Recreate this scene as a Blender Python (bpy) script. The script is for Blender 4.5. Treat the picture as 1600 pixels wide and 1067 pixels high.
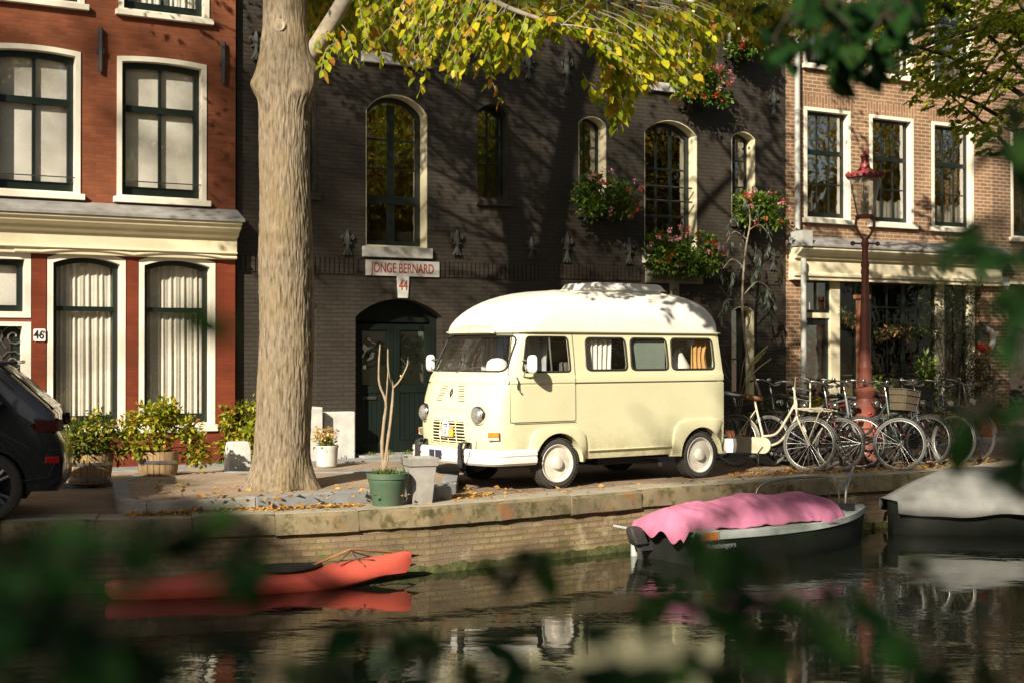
import bpy, bmesh, math, random
import numpy as np
from mathutils import Vector, Matrix, noise
from mathutils.bvhtree import BVHTree
R = math.radians
PI = math.pi
for o in list(bpy.data.objects):
    bpy.data.objects.remove(o)
S = bpy.context.scene
COL = S.collection
rnd = random.Random(7)
rng = np.random.default_rng(11)

# ------------------------------------------------------------------ camera
EYE = 1.75
FPX, CX, HZ = 2200.0, 800.0, 550.0          # focal length and horizon in pixels of the photograph
cd = bpy.data.cameras.new('camera'); cam = bpy.data.objects.new('camera', cd); COL.objects.link(cam)
cd.sensor_width = 36; cd.lens = FPX / 1600 * 36
cd.clip_start = 0.05; cd.clip_end = 2000
cam.location = (0, 0, EYE)
cam.rotation_euler = (R(90) + math.atan((HZ - 533.5) / FPX), 0, 0)
cd.dof.use_dof = True; cd.dof.focus_distance = 18.6; cd.dof.aperture_fstop = 1.9
S.camera = cam

# ------------------------------------------------------------------ sky and sun
SUN_AZ = Vector((-0.40, -0.916)).normalized(); SUN_EL = R(29)
SUN = Vector((SUN_AZ.x * math.cos(SUN_EL), SUN_AZ.y * math.cos(SUN_EL), math.sin(SUN_EL)))
w = bpy.data.worlds.new('World'); S.world = w; w.use_nodes = True
nt = w.node_tree
sky = nt.nodes.new('ShaderNodeTexSky'); sky.sky_type = 'NISHITA'; sky.sun_disc = False
sky.sun_elevation = SUN_EL; sky.sun_rotation = math.atan2(SUN.x, SUN.y)
sky.air_density = 0.7; sky.dust_density = 0.8; sky.ozone_density = 0.8
wb = nt.nodes.new('ShaderNodeMix'); wb.data_type = 'RGBA'; wb.blend_type = 'MULTIPLY'; wb.inputs[0].default_value = 1; wb.inputs[7].default_value = (1.0, 0.88, 0.70, 1)
nt.links.new(sky.outputs[0], wb.inputs[6]); nt.links.new(wb.outputs[2], nt.nodes['Background'].inputs[0])      # warm film white balance
nt.nodes['Background'].inputs[1].default_value = 0.07
sl = bpy.data.lights.new('sun', 'SUN'); sl.energy = 5.0; sl.angle = R(0.53); sl.color = (1.0, 0.885, 0.71)
so = bpy.data.objects.new('sun', sl); COL.objects.link(so)
so.rotation_euler = SUN.to_track_quat('Z', 'Y').to_euler()
S.view_settings.view_transform = 'Standard'; S.view_settings.look = 'None'
S.view_settings.exposure = 0.9; S.view_settings.gamma = 1.0
S.cycles.max_bounces = 6; S.cycles.transparent_max_bounces = 16
S.cycles.sample_clamp_indirect = 4.0
S.cycles.caustics_reflective = False; S.cycles.caustics_refractive = False

# ------------------------------------------------------------------ projection helpers (photo pixels -> places)
TH = R(29.5)
FO = Vector((-4.42, 21.6)); FD = Vector((math.cos(TH), math.sin(TH))); FN = Vector((math.sin(TH), -math.cos(TH)))
def G(px, py, z=0.0):
    d = (EYE - z) * FPX / (py - HZ)
    return Vector(((px - CX) / FPX * d, d, z))
def P(px, py, d):
    return Vector(((px - CX) / FPX * d, d, EYE - (py - HZ) * d / FPX))
def Fu(px, off=0.0):
    p = FO + FN * off; k = (px - CX) / FPX
    return (k * p.y - p.x) / (FD.x - k * FD.y)
def Fz(px, py, off=0.0):
    p = FO + FN * off; u = Fu(px, off)
    d = p.y + u * FD.y
    return EYE - (py - HZ) * d / FPX
def Fw(u, z, off=0.0):
    p = FO + FN * off + FD * u
    return Vector((p.x, p.y, z))

# ------------------------------------------------------------------ materials
def _nodes(name):
    m = bpy.data.materials.new(name); m.use_nodes = True
    t = m.node_tree; b = t.nodes['Principled BSDF']
    return m, t, b
def _ramp(t, stops):
    r = t.nodes.new('ShaderNodeValToRGB'); e = r.color_ramp.elements
    while len(e) < len(stops): e.new(0.5)
    for k, (p, c) in enumerate(stops):
        e[k].position = p; e[k].color = (*c, 1) if len(c) == 3 else c
    return r
def _coord(t, scale=(1, 1, 1), kind='Object'):
    tc = t.nodes.new('ShaderNodeTexCoord'); mp = t.nodes.new('ShaderNodeMapping')
    mp.inputs['Scale'].default_value = scale
    t.links.new(tc.outputs[kind], mp.inputs[0])
    return mp.outputs[0]
def _noise(t, co, scale, detail=4, rough=0.6):
    n = t.nodes.new('ShaderNodeTexNoise'); n.inputs['Scale'].default_value = scale
    n.inputs['Detail'].default_value = detail; n.inputs['Roughness'].default_value = rough
    t.links.new(co, n.inputs['Vector'])
    return n
def _bump(t, b, fac, strength, dist=0.01, prev=None):
    bp = t.nodes.new('ShaderNodeBump'); bp.inputs['Strength'].default_value = strength
    bp.inputs['Distance'].default_value = dist
    t.links.new(fac, bp.inputs['Height'])
    if prev: t.links.new(prev, bp.inputs['Normal'])
    t.links.new(bp.outputs[0], b.inputs['Normal'])
    return bp.outputs[0]
def _mix(t, fac, a, c, mode='MIX'):
    m = t.nodes.new('ShaderNodeMix'); m.data_type = 'RGBA'; m.blend_type = mode
    for key, v in ((0, fac), (6, a), (7, c)):
        if isinstance(v, (int, float)): m.inputs[key].default_value = v
        elif isinstance(v, tuple): m.inputs[key].default_value = (*v, 1)
        else: t.links.new(v, m.inputs[key])
    return m.outputs[2]
def pm(name, c1, c2=None, scale=6, rough=0.6, bump=0.15, metal=0.0, spec=0.5, coat=0.0, stretch=(1, 1, 1), lo=0.35, hi=0.7, bscale=None):
    """paint / stone / metal: two tones mixed by noise, fine bump"""
    m, t, b = _nodes(name)
    c2 = c2 or tuple(x * 0.8 for x in c1)
    co = _coord(t, stretch)
    n = _noise(t, co, scale)
    r = _ramp(t, [(lo, c1), (hi, c2)])
    t.links.new(n.outputs[0], r.inputs[0]); t.links.new(r.outputs[0], b.inputs['Base Color'])
    b.inputs['Roughness'].default_value = rough; b.inputs['Metallic'].default_value = metal
    b.inputs['Specular IOR Level'].default_value = spec; b.inputs['Coat Weight'].default_value = coat
    if bump:
        n2 = _noise(t, co, bscale or scale * 8, 3)
        _bump(t, b, n2.outputs[0], bump, 0.006)
    return m
def brick(name, c1, c2, mortar, bw=0.21, bh=0.062, ms=0.011, bump=0.5, stain=None, rough=0.85, vertical=False, flip=False, tint=0.35, dims='xz'):
    m, t, b = _nodes(name)
    tc = t.nodes.new('ShaderNodeTexCoord'); sp = t.nodes.new('ShaderNodeSeparateXYZ'); cb = t.nodes.new('ShaderNodeCombineXYZ')
    t.links.new(tc.outputs['Object'], sp.inputs[0])
    if dims == 'xz':
        ad = t.nodes.new('ShaderNodeMath'); ad.operation = 'ADD'
        t.links.new(sp.outputs[0], ad.inputs[0]); t.links.new(sp.outputs[1], ad.inputs[1])
        a, c = ad.outputs[0], sp.outputs[2]
    else:
        a, c = sp.outputs[0], sp.outputs[1]
    if vertical: a, c = c, a
    t.links.new(a, cb.inputs[0]); t.links.new(c, cb.inputs[1])
    # slight waviness of the courses
    nz = _noise(t, tc.outputs['Object'], 2.2, 2)
    off = t.nodes.new('ShaderNodeVectorMath'); off.operation = 'MULTIPLY_ADD'
    off.inputs[1].default_value = (0.012, 0.012, 0)
    t.links.new(nz.outputs['Color'], off.inputs[0]); t.links.new(cb.outputs[0], off.inputs[2])
    br = t.nodes.new('ShaderNodeTexBrick')
    br.inputs['Scale'].default_value = 1; br.inputs['Brick Width'].default_value = bw; br.inputs['Row Height'].default_value = bh
    br.inputs['Mortar Size'].default_value = ms; br.inputs['Mortar Smooth'].default_value = 0.25; br.inputs['Bias'].default_value = 0
    br.inputs['Color1'].default_value = (*c1, 1); br.inputs['Color2'].default_value = (*c2, 1); br.inputs['Mortar'].default_value = (*mortar, 1)
    t.links.new(off.outputs[0], br.inputs['Vector'])
    big = _noise(t, tc.outputs['Object'], 1.1, 5)
    rr = _ramp(t, [(0.3, (1 - tint,) * 3), (0.7, (1 + tint * 0.4,) * 3)])
    t.links.new(big.outputs[0], rr.inputs[0])
    col = _mix(t, 1.0, br.outputs['Color'], rr.outputs[0], 'MULTIPLY')
    if stain:
        for (sc, lo, hi, c) in stain:
            n = _noise(t, tc.outputs['Object'], sc, 6, 0.65)
            q = _ramp(t, [(lo, (0, 0, 0)), (hi, (1, 1, 1))]); t.links.new(n.outputs[0], q.inputs[0])
            col = _mix(t, q.outputs[0], col, c)
    t.links.new(col, b.inputs['Base Color'])
    b.inputs['Roughness'].default_value = rough; b.inputs['Specular IOR Level'].default_value = 0.3
    fine = _noise(t, tc.outputs['Object'], 45, 3)
    inv = t.nodes.new('ShaderNodeMath'); inv.operation = 'MULTIPLY_ADD'; inv.inputs[1].default_value = -1.0
    t.links.new(br.outputs['Fac'], inv.inputs[0])
    ml = t.nodes.new('ShaderNodeMath'); ml.operation = 'MULTIPLY'; ml.inputs[1].default_value = 0.5
    t.links.new(fine.outputs[0], ml.inputs[0]); t.links.new(ml.outputs[0], inv.inputs[2])
    _bump(t, b, inv.outputs[0], bump, 0.012)
    return m
def glass(name, tint=(1, 1, 1), ior=1.7, rough=0.0, wobble=0.06):
    m = bpy.data.materials.new(name); m.use_nodes = True; t = m.node_tree; t.nodes.clear()
    out = t.nodes.new('ShaderNodeOutputMaterial'); mx = t.nodes.new('ShaderNodeMixShader')
    tr = t.nodes.new('ShaderNodeBsdfTransparent'); gl = t.nodes.new('ShaderNodeBsdfGlossy')
    tr.inputs[0].default_value = (*tint, 1); gl.inputs['Roughness'].default_value = rough
    ge = t.nodes.new('ShaderNodeNewGeometry'); dt = t.nodes.new('ShaderNodeVectorMath'); dt.operation = 'DOT_PRODUCT'
    t.links.new(ge.outputs['Normal'], dt.inputs[0]); t.links.new(ge.outputs['Incoming'], dt.inputs[1])
    def mth(op, x, y):
        q = t.nodes.new('ShaderNodeMath'); q.operation = op
        for k, v in enumerate((x, y)):
            if isinstance(v, (int, float)): q.inputs[k].default_value = v
            elif v is not None: t.links.new(v, q.inputs[k])
        return q.outputs[0]
    f0 = ((ior - 1) / (ior + 1)) ** 2 * 1.6
    fres = mth('ADD', mth('MULTIPLY', mth('POWER', mth('SUBTRACT', 1.0, mth('ABSOLUTE', dt.outputs['Value'], None)), 5.0), 1 - f0), f0)
    n = _noise(t, _coord(t), 2.5, 2); bp = t.nodes.new('ShaderNodeBump'); bp.inputs['Strength'].default_value = wobble; bp.inputs['Distance'].default_value = 0.05
    t.links.new(n.outputs[0], bp.inputs['Height']); t.links.new(bp.outputs[0], gl.inputs['Normal'])
    t.links.new(fres, mx.inputs[0]); t.links.new(tr.outputs[0], mx.inputs[1]); t.links.new(gl.outputs[0], mx.inputs[2])
    t.links.new(mx.outputs[0], out.inputs[0])
    return m
def leafm(name, stops, trans=0.45, rough=0.45, spec=0.35):
    """leaf: colour varies leaf by leaf; light passes through"""
    m, t, b = _nodes(name)
    g = t.nodes.new('ShaderNodeNewGeometry'); r = _ramp(t, stops)
    t.links.new(g.outputs['Random Per Island'], r.inputs[0])
    n = _noise(t, _coord(t), 30, 2); q = _ramp(t, [(0.3, (0.75,) * 3), (0.7, (1.1,) * 3)]); t.links.new(n.outputs[0], q.inputs[0])
    col = _mix(t, 1.0, r.outputs[0], q.outputs[0], 'MULTIPLY')
    t.links.new(col, b.inputs['Base Color'])
    b.inputs['Roughness'].default_value = rough; b.inputs['Specular IOR Level'].default_value = spec
    tl = t.nodes.new('ShaderNodeBsdfTranslucent'); t.links.new(col, tl.inputs[0])
    mx = t.nodes.new('ShaderNodeMixShader'); mx.inputs[0].default_value = trans
    t.links.new(b.outputs[0], mx.inputs[1]); t.links.new(tl.outputs[0], mx.inputs[2])
    t.links.new(mx.outputs[0], t.nodes['Material Output'].inputs[0])
    return m
M = {}
M['white'] = pm('white_paint', (0.80, 0.77, 0.66), (0.70, 0.66, 0.55), 3, 0.5, 0.06)
M['white_stone'] = pm('white_stone', (0.62, 0.62, 0.58), (0.44, 0.44, 0.42), 5, 0.75, 0.25)
M['stone'] = pm('grey_stone', (0.34, 0.33, 0.30), (0.22, 0.21, 0.19), 4, 0.85, 0.4)
M['blue_stone'] = pm('blue_stone', (0.27, 0.29, 0.30), (0.19, 0.20, 0.20), 5, 0.8, 0.35)
M['zinc'] = pm('zinc_sheet', (0.36, 0.36, 0.36), (0.24, 0.23, 0.21), 5, 0.55, 0.1, 0.3)
M['green_paint'] = pm('dark_green_paint', (0.006, 0.012, 0.0095), (0.010, 0.017, 0.014), 8, 0.35, 0.05)
M['door_green'] = pm('door_green_paint', (0.0045, 0.010, 0.0075), (0.008, 0.014, 0.010), 6, 0.6, 0.08, spec=.25, stretch=(1, 1, 0.2))
M['black_iron'] = pm('black_iron', (0.03, 0.03, 0.03), (0.045, 0.042, 0.04), 12, 0.5, 0.15)
M['grey_iron'] = pm('grey_iron', (0.062, 0.065, 0.06), (0.045, 0.045, 0.043), 12, 0.5, 0.15)
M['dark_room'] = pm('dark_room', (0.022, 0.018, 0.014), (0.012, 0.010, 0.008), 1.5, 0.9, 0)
M['blind'] = pm('blind_fabric', (0.84, 0.82, 0.74), (0.76, 0.73, 0.63), 4, 0.9, 0.05)
M['curtain'] = pm('net_curtain', (0.74, 0.72, 0.62), (0.66, 0.63, 0.53), 8, 0.9, 0.05)
M['glass'] = glass('window_glass')
M['glass_dark'] = glass('old_window_glass', ior=2.0, wobble=0.22); M['glass_sash'] = glass('sash_window_glass', ior=2.9, wobble=0.22)
M['rubber'] = pm('black_rubber', (0.018, 0.018, 0.018), (0.028, 0.026, 0.024), 10, 0.75, 0.15)
M['chrome'] = pm('chrome', (0.75, 0.75, 0.73), (0.62, 0.62, 0.6), 5, 0.15, 0, 1.0)
M['steel'] = pm('brushed_steel', (0.42, 0.42, 0.41), (0.28, 0.27, 0.26), 14, 0.35, 0.05, 0.9)

# ------------------------------------------------------------------ mesh builder
class MB:
    def __init__(s): s.v = []; s.f = []; s.m = []; s.mi = 0
    def add(s, vs, fs):
        o = len(s.v); s.v += [tuple(v) for v in vs]
        for f in fs: s.f.append([i + o for i in f]); s.m.append(s.mi)
        return s
    def box(s, a, b):
        x0, y0, z0 = a; x1, y1, z1 = b
        return s.add([(x0,y0,z0),(x1,y0,z0),(x1,y1,z0),(x0,y1,z0),(x0,y0,z1),(x1,y0,z1),(x1,y1,z1),(x0,y1,z1)],
                     [(0,3,2,1),(4,5,6,7),(0,1,5,4),(1,2,6,5),(2,3,7,6),(3,0,4,7)])
    def prism(s, out, y0, y1, ax='y'):
        """outline of (a, b) pairs extruded along an axis"""
        n = len(out)
        def q(a, b, c): return (a, c, b) if ax == 'y' else ((a, b, c) if ax == 'z' else (c, a, b))
        vs = [q(a, b, y0) for a, b in out] + [q(a, b, y1) for a, b in out]
        fs = [tuple(range(n))[::-1], tuple(range(n, 2 * n))] + [(i, (i + 1) % n, n + (i + 1) % n, n + i) for i in range(n)]
        return s.add(vs, fs)
    def ringprism(s, o, i, y0, y1, ax='y'):
        n = len(o)
        def q(a, b, c): return (a, c, b) if ax == 'y' else ((a, b, c) if ax == 'z' else (c, a, b))
        vs = [q(a, b, y0) for a, b in o] + [q(a, b, y0) for a, b in i] + [q(a, b, y1) for a, b in o] + [q(a, b, y1) for a, b in i]
        fs = []
        for k in range(n):
            j = (k + 1) % n
            fs += [(k, j, n + j, n + k), (2*n+k, 3*n+k, 3*n+j, 2*n+j), (k, 2*n+k, 2*n+j, j), (n+k, n+j, 3*n+j, 3*n+k)]
        return s.add(vs, fs)
    def tube(s, pts, r, n=8, cap=True, closed=False):
        pts = [Vector(p) for p in pts]; N = len(pts)
        rs = r if isinstance(r, (list, tuple)) else [r] * N
        up = None; vs = []
        for k, p in enumerate(pts):
            if closed: d = pts[(k+1) % N] - pts[k-1]
            else: d = pts[min(k+1, N-1)] - pts[max(k-1, 0)]
            if d.length < 1e-9: d = Vector((0, 0, 1))
            d.normalize()
            if up is None:
                up = d.orthogonal().normalized()
            else:
                up = (up - d * up.dot(d))
                up = up.normalized() if up.length > 1e-6 else d.orthogonal().normalized()
            w_ = d.cross(up)
            for j in range(n):
                a = 2 * PI * j / n
                vs.append(p + (up * math.cos(a) + w_ * math.sin(a)) * rs[k])
        fs = []
        for k in range(N if closed else N - 1):
            for j in range(n):
                a, b = k * n + j, k * n + (j + 1) % n
                c, d_ = ((k + 1) % N) * n + (j + 1) % n, ((k + 1) % N) * n + j
                fs.append((a, b, c, d_))
        if cap and not closed:
            fs.append(tuple(range(n))[::-1]); fs.append(tuple(range((N-1)*n, N*n)))
        return s.add(vs, fs)
    def lathe(s, prof, n=24, c=(0, 0, 0), ax='z', cap=True):
        """profile of (r, h)"""
        vs = []
        for r, h in prof:
            for j in range(n):
                a = 2 * PI * j / n
                p = (r * math.cos(a), r * math.sin(a), h) if ax == 'z' else ((r * math.cos(a), h, r * math.sin(a)) if ax == 'y' else (h, r * math.cos(a), r * math.sin(a)))
                vs.append((p[0] + c[0], p[1] + c[1], p[2] + c[2]))
        fs = []
        for k in range(len(prof) - 1):
            for j in range(n):
                fs.append((k*n+j, k*n+(j+1) % n, (k+1)*n+(j+1) % n, (k+1)*n+j))
        if cap:
            fs.append(tuple(range(n))[::-1]); fs.append(tuple(range((len(prof)-1)*n, len(prof)*n)))
        return s.add(vs, fs)
    def rings(s, rings, cap0=False, cap1=False):
        n = len(rings[0]); vs = [p for r in rings for p in r]; fs = []
        for k in range(len(rings) - 1):
            for j in range(n):
                fs.append((k*n+j, k*n+(j+1) % n, (k+1)*n+(j+1) % n, (k+1)*n+j))
        if cap0: fs.append(tuple(range(n))[::-1])
        if cap1: fs.append(tuple(range((len(rings)-1)*n, len(rings)*n)))
        return s.add(vs, fs)
    def grid(s, rows, closed=False):
        n = len(rows[0]); vs = [p for r in rows for p in r]; fs = []
        for k in range(len(rows) - 1):
            for j in range(n if closed else n - 1):
                fs.append((k*n+j, k*n+(j+1) % n, (k+1)*n+(j+1) % n, (k+1)*n+j))
        return s.add(vs, fs)
    def blob(s, c, r, nu=10, nv=7):
        rx, ry, rz = r if isinstance(r, (tuple, list)) else (r, r, r)
        prof = []
        rings = []
        for k in range(nv + 1):
            t = PI * k / nv - PI / 2
            q = max(math.cos(t), 0.02)
            rings.append([(c[0] + rx*q*math.cos(2*PI*j/nu), c[1] + ry*q*math.sin(2*PI*j/nu), c[2] + rz*math.sin(t)) for j in range(nu)])
        return s.rings(rings, True, True)
    def xf(s, mat, i0=0):
        for k in range(i0, len(s.v)): s.v[k] = tuple(mat @ Vector(s.v[k]))
        return s
    def build(s, name, mats, parent=None, smooth=None, loc=None, bevel=0, fix=True):
        me = bpy.data.meshes.new(name); me.from_pydata(s.v, [], s.f)
        ml = mats if isinstance(mats, (list, tuple)) else [mats]
        for m in ml: me.materials.append(m)
        if len(ml) > 1: me.polygons.foreach_set('material_index', s.m)
        if fix or bevel:
            bm = bmesh.new(); bm.from_mesh(me)
            bmesh.ops.remove_doubles(bm, verts=bm.verts, dist=1e-6)
            bmesh.ops.recalc_face_normals(bm, faces=bm.faces)
            if bevel:
                ed = [e for e in bm.edges if len(e.link_faces) == 2 and e.calc_face_angle(0) > 0.6]
                bmesh.ops.bevel(bm, geom=ed, offset=bevel, segments=2, profile=0.5, affect='EDGES', clamp_overlap=True)
            bm.to_mesh(me); bm.free()
        if smooth: 
            me.shade_smooth(); me.set_sharp_from_angle(angle=R(smooth))
        o = bpy.data.objects.new(name, me); COL.objects.link(o)
        if parent: o.parent = parent
        if loc: o.location = loc
        return o
def thing(name, label, cat, loc=(0, 0, 0), rz=0.0, group=None, rot=None):
    o = bpy.data.objects.new(name, None); COL.objects.link(o)
    o.location = loc; o.rotation_euler = rot or (0, 0, rz); o.empty_display_size = 0.2
    return tag(o, label, cat, group)
def tag(o, label, cat, group=None):
    o['label'] = label; o['category'] = cat
    if group: o['group'] = group
    return o
def struct(o, kind='structure'):
    o['kind'] = kind; return o
def dup(root, loc, rz, label=None, group=None, skip=(), scale=None):
    r = root.copy(); COL.objects.link(r); r.location = loc; r.rotation_euler = (0, 0, rz)
    if scale: r.scale = (scale,) * 3
    if label: r['label'] = label
    if group: r['group'] = group
    def rec(a, b):
        for ch in a.children:
            if ch.name.split('.')[0] in skip: continue
            c = ch.copy(); COL.objects.link(c); c.parent = b; rec(ch, c)
    rec(root, r)
    return r
def boolean(o, cutter, op='DIFFERENCE'):
    """cut with real geometry, keep the result as a plain mesh"""
    md = o.modifiers.new('cut', 'BOOLEAN'); md.object = cutter; md.operation = op; md.solver = 'EXACT'
    dg = bpy.context.evaluated_depsgraph_get()
    me = bpy.data.meshes.new_from_object(o.evaluated_get(dg))
    o.modifiers.clear(); old = o.data; o.data = me; bpy.data.meshes.remove(old)
    return o
def kill(o):
    me = o.data; bpy.data.objects.remove(o); bpy.data.meshes.remove(me)
def text(name, body, size, mat, parent, loc, sx=1.0, rot=(R(90), 0, 0), depth=0.004, align='CENTER', heavy=0.0):
    c = bpy.data.curves.new(name, 'FONT'); c.body = body; c.size = size; c.extrude = depth; c.align_x = align; c.align_y = 'CENTER'; c.offset = heavy
    o = bpy.data.objects.new(name, c); COL.objects.link(o)
    dg = bpy.context.evaluated_depsgraph_get()
    me = bpy.data.meshes.new_from_object(o.evaluated_get(dg))
    bpy.data.objects.remove(o)
    me.materials.clear(); me.materials.append(mat)
    q = bpy.data.objects.new(name, me); COL.objects.link(q)
    q.parent = parent; q.location = loc; q.rotation_euler = rot; q.scale = (sx, 1, 1)
    return q
def rrect(x0, x1, z0, z1, r, n=5):
    out = []
    for cx, cz, a0 in ((x1-r, z1-r, 0), (x0+r, z1-r, 90), (x0+r, z0+r, 180), (x1-r, z0+r, 270)):
        for k in range(n + 1):
            a = R(a0 + 90 * k / n); out.append((cx + r * math.cos(a), cz + r * math.sin(a)))
    return out
def arch(u0, u1, z0, z1, rise, n=12):
    """opening outline: straight sides, segmental arch crown at z1"""
    out = [(u0, z0), (u1, z0)]
    if rise <= 0.005: return out + [(u1, z1), (u0, z1)]
    h = (u1 - u0) / 2; rad = (h * h + rise * rise) / (2 * rise); a = math.asin(min(1, h / rad)); cu = (u0 + u1) / 2; cz = z1 - rad
    for k in range(n + 1):
        t = a - 2 * a * k / n
        out.append((cu + rad * math.sin(t), cz + rad * math.cos(t)))
    return out

# ------------------------------------------------------------------ leaves
LEAF = (np.array([(0,0,0),(0.30,-0.30,0.05),(0.30,0.30,0.05),(0.66,-0.24,0.02),(0.66,0.24,0.02),(1,0,-0.10),(0.33,0,-0.03),(0.68,0,-0.05)], float),
        [(0,1,6),(0,6,2),(1,3,7,6),(6,7,4,2),(3,5,7),(7,5,4)])
LEAF4 = (np.array([(0,0,0),(0.45,-0.30,0.06),(0.45,0.30,0.06),(1,0,-0.08),(0.5,0,-0.03)], float), [(0,1,4),(0,4,2),(1,3,4),(4,3,2)])
LEAF2 = (np.array([(0,0,0),(0.5,-0.32,0.0),(1,0,-0.06),(0.5,0.32,0.0)], float), [(0,1,2,3)])
LANCE = (np.array([(0,0,0),(0.4,-0.12,0.02),(1,0,-0.08),(0.4,0.12,0.02)], float), [(0,1,2,3)])
def leaves(name, pos, direc, size, mat, parent=None, tmpl=LEAF4, roll=1.0, gen=None):
    """many small leaf faces: pos (N,3), direc (N,3) leaf axis, size (N,)"""
    g = gen or rng
    pos = np.asarray(pos, float); d = np.asarray(direc, float); N = len(pos)
    d = d / (np.linalg.norm(d, axis=1, keepdims=True) + 1e-9)
    up = np.tile(np.array([0, 0, 1.0]), (N, 1)) + g.normal(0, 0.45 * roll, (N, 3))
    y = np.cross(up, d); y /= (np.linalg.norm(y, axis=1, keepdims=True) + 1e-9)
    z = np.cross(d, y)
    T, F = tmpl; sz = np.asarray(size, float)[:, None, None]
    V = pos[:, None, :] + sz * (T[None, :, 0:1] * d[:, None, :] + T[None, :, 1:2] * y[:, None, :] + T[None, :, 2:3] * z[:, None, :])
    nt_ = len(T); V = V.reshape(-1, 3)
    loops = np.concatenate([np.array(f) for f in F]); lens = np.array([len(f) for f in F])
    L = (np.arange(N)[:, None] * nt_ + loops[None, :]).ravel()
    lt = np.tile(lens, N); ls = np.concatenate([[0], np.cumsum(lt)[:-1]])
    me = bpy.data.meshes.new(name)
    me.vertices.add(len(V)); me.vertices.foreach_set('co', V.ravel())
    me.loops.add(len(L)); me.loops.foreach_set('vertex_index', L.astype(np.int32))
    me.polygons.add(len(lt)); me.polygons.foreach_set('loop_start', ls.astype(np.int32)); me.polygons.foreach_set('loop_total', lt.astype(np.int32))
    me.update(); me.validate()
    me.materials.append(mat)
    o = bpy.data.objects.new(name, me); COL.objects.link(o)
    if parent: o.parent = parent
    return o
def rdir(n, down=0.0):
    v = rng.normal(0, 1, (n, 3)); v /= np.linalg.norm(v, axis=1, keepdims=True); v[:, 2] -= down
    return v
class Spray:
    """twigs with leaves set alternately along them"""
    def __init__(s): s.tw = MB(); s.p = []; s.d = []; s.z = []
    def twig(s, a, b, sag=0.1, r=0.006, n=12, size=0.09, first=0.15, droop=0.5, spread=1.0, thin=True):
        a = Vector(a); b = Vector(b); L = (b - a).length; pts = []
        ax = (b - a).normalized(); side = ax.orthogonal().normalized()
        ph = rnd.random() * 6.28; amp = L * 0.04
        for k in range(7):
            t = k / 6
            p = a.lerp(b, t); p.z += sag * L * (4 * t * (1 - t)) * 0.6
            p += side * math.sin(ph + t * 5) * amp
            pts.append(p)
        s.tw.tube(pts, [r * (1 - 0.75 * k / 6) for k in range(7)], 5, cap=False)
        for k in range(n):
            t = first + (1 - first) * (k + rnd.random() * 0.6) / n
            i = min(int(t * 6), 5); f = t * 6 - i
            p = pts[i].lerp(pts[i+1], min(f, 1)); tg = (pts[i+1] - pts[i]).normalized()
            sd = tg.cross(Vector((0, 0, 1)));
            if sd.length < 0.1: sd = Vector((rnd.uniform(-1, 1), rnd.uniform(-1, 1), 0))
            sd.normalize()
            sg = 1 if k % 2 else -1
            d = tg * 0.6 + sd * sg * spread * rnd.uniform(0.5, 1.1) + Vector((rnd.gauss(0, .25), rnd.gauss(0, .25), -droop * rnd.uniform(0.5, 1.5)))
            s.p.append(tuple(p)); s.d.append(tuple(d)); s.z.append(size * rnd.uniform(0.6, 1.2))
        return pts
# ================================================================== ground, quay, water
WZ = -0.75
edge_px = [(0, 815), (150, 812), (300, 808), (430, 803), (560, 797), (670, 791), (780, 783), (890, 774), (1000, 765), (1125, 757), (1250, 750), (1440, 737), (1700, 718)]
EDGE = [G(a, b).xy for a, b in edge_px]
d0 = (EDGE[0] - EDGE[2]).normalized(); d1 = (EDGE[-1] - EDGE[-4]).normalized()
EDGE = [EDGE[0] + d0 * 60, EDGE[0] + d0 * 6] + EDGE + [EDGE[-1] + d1 * 8, EDGE[-1] + d1 * 90]
EN = len(EDGE)
def edge_normals(pts):
    out = []
    for k in range(len(pts)):
        t = (pts[min(k+1, len(pts)-1)] - pts[max(k-1, 0)]).normalized(); out.append(Vector((t.y, -t.x)))   # towards the water
    return out
ENRM = edge_normals(EDGE)
M['paver'] = brick('street_pavers', (0.36, 0.26, 0.18), (0.27, 0.19, 0.13), (0.22, 0.17, 0.125), 0.20, 0.075, 0.008, 0.35, dims='xy',
                   stain=[(0.7, 0.52, 0.75, (0.30, 0.245, 0.175)), (2.5, 0.62, 0.72, (0.12, 0.09, 0.06))])
M['walk'] = brick('pavement_tiles', (0.40, 0.31, 0.22), (0.33, 0.25, 0.18), (0.28, 0.22, 0.16), 0.2, 0.1, 0.008, 0.3, dims='xy',
                  stain=[(1.2, 0.55, 0.75, (0.33, 0.27, 0.19)), (3, 0.6, 0.7, (0.16, 0.11, 0.07))])
# street: one sheet from the quay edge to far behind the houses
mb = MB()
back = [Vector((p.x * 3, 420)) for p in EDGE]
mb.grid([[(p.x, p.y, 0) for p in EDGE], [(p.x + n.x * -2, p.y + n.y * -2, 0) for p, n in zip(EDGE, ENRM)], [(p.x, p.y, 0) for p in back]])
struct(mb.build('street', M['paver']))
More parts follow.
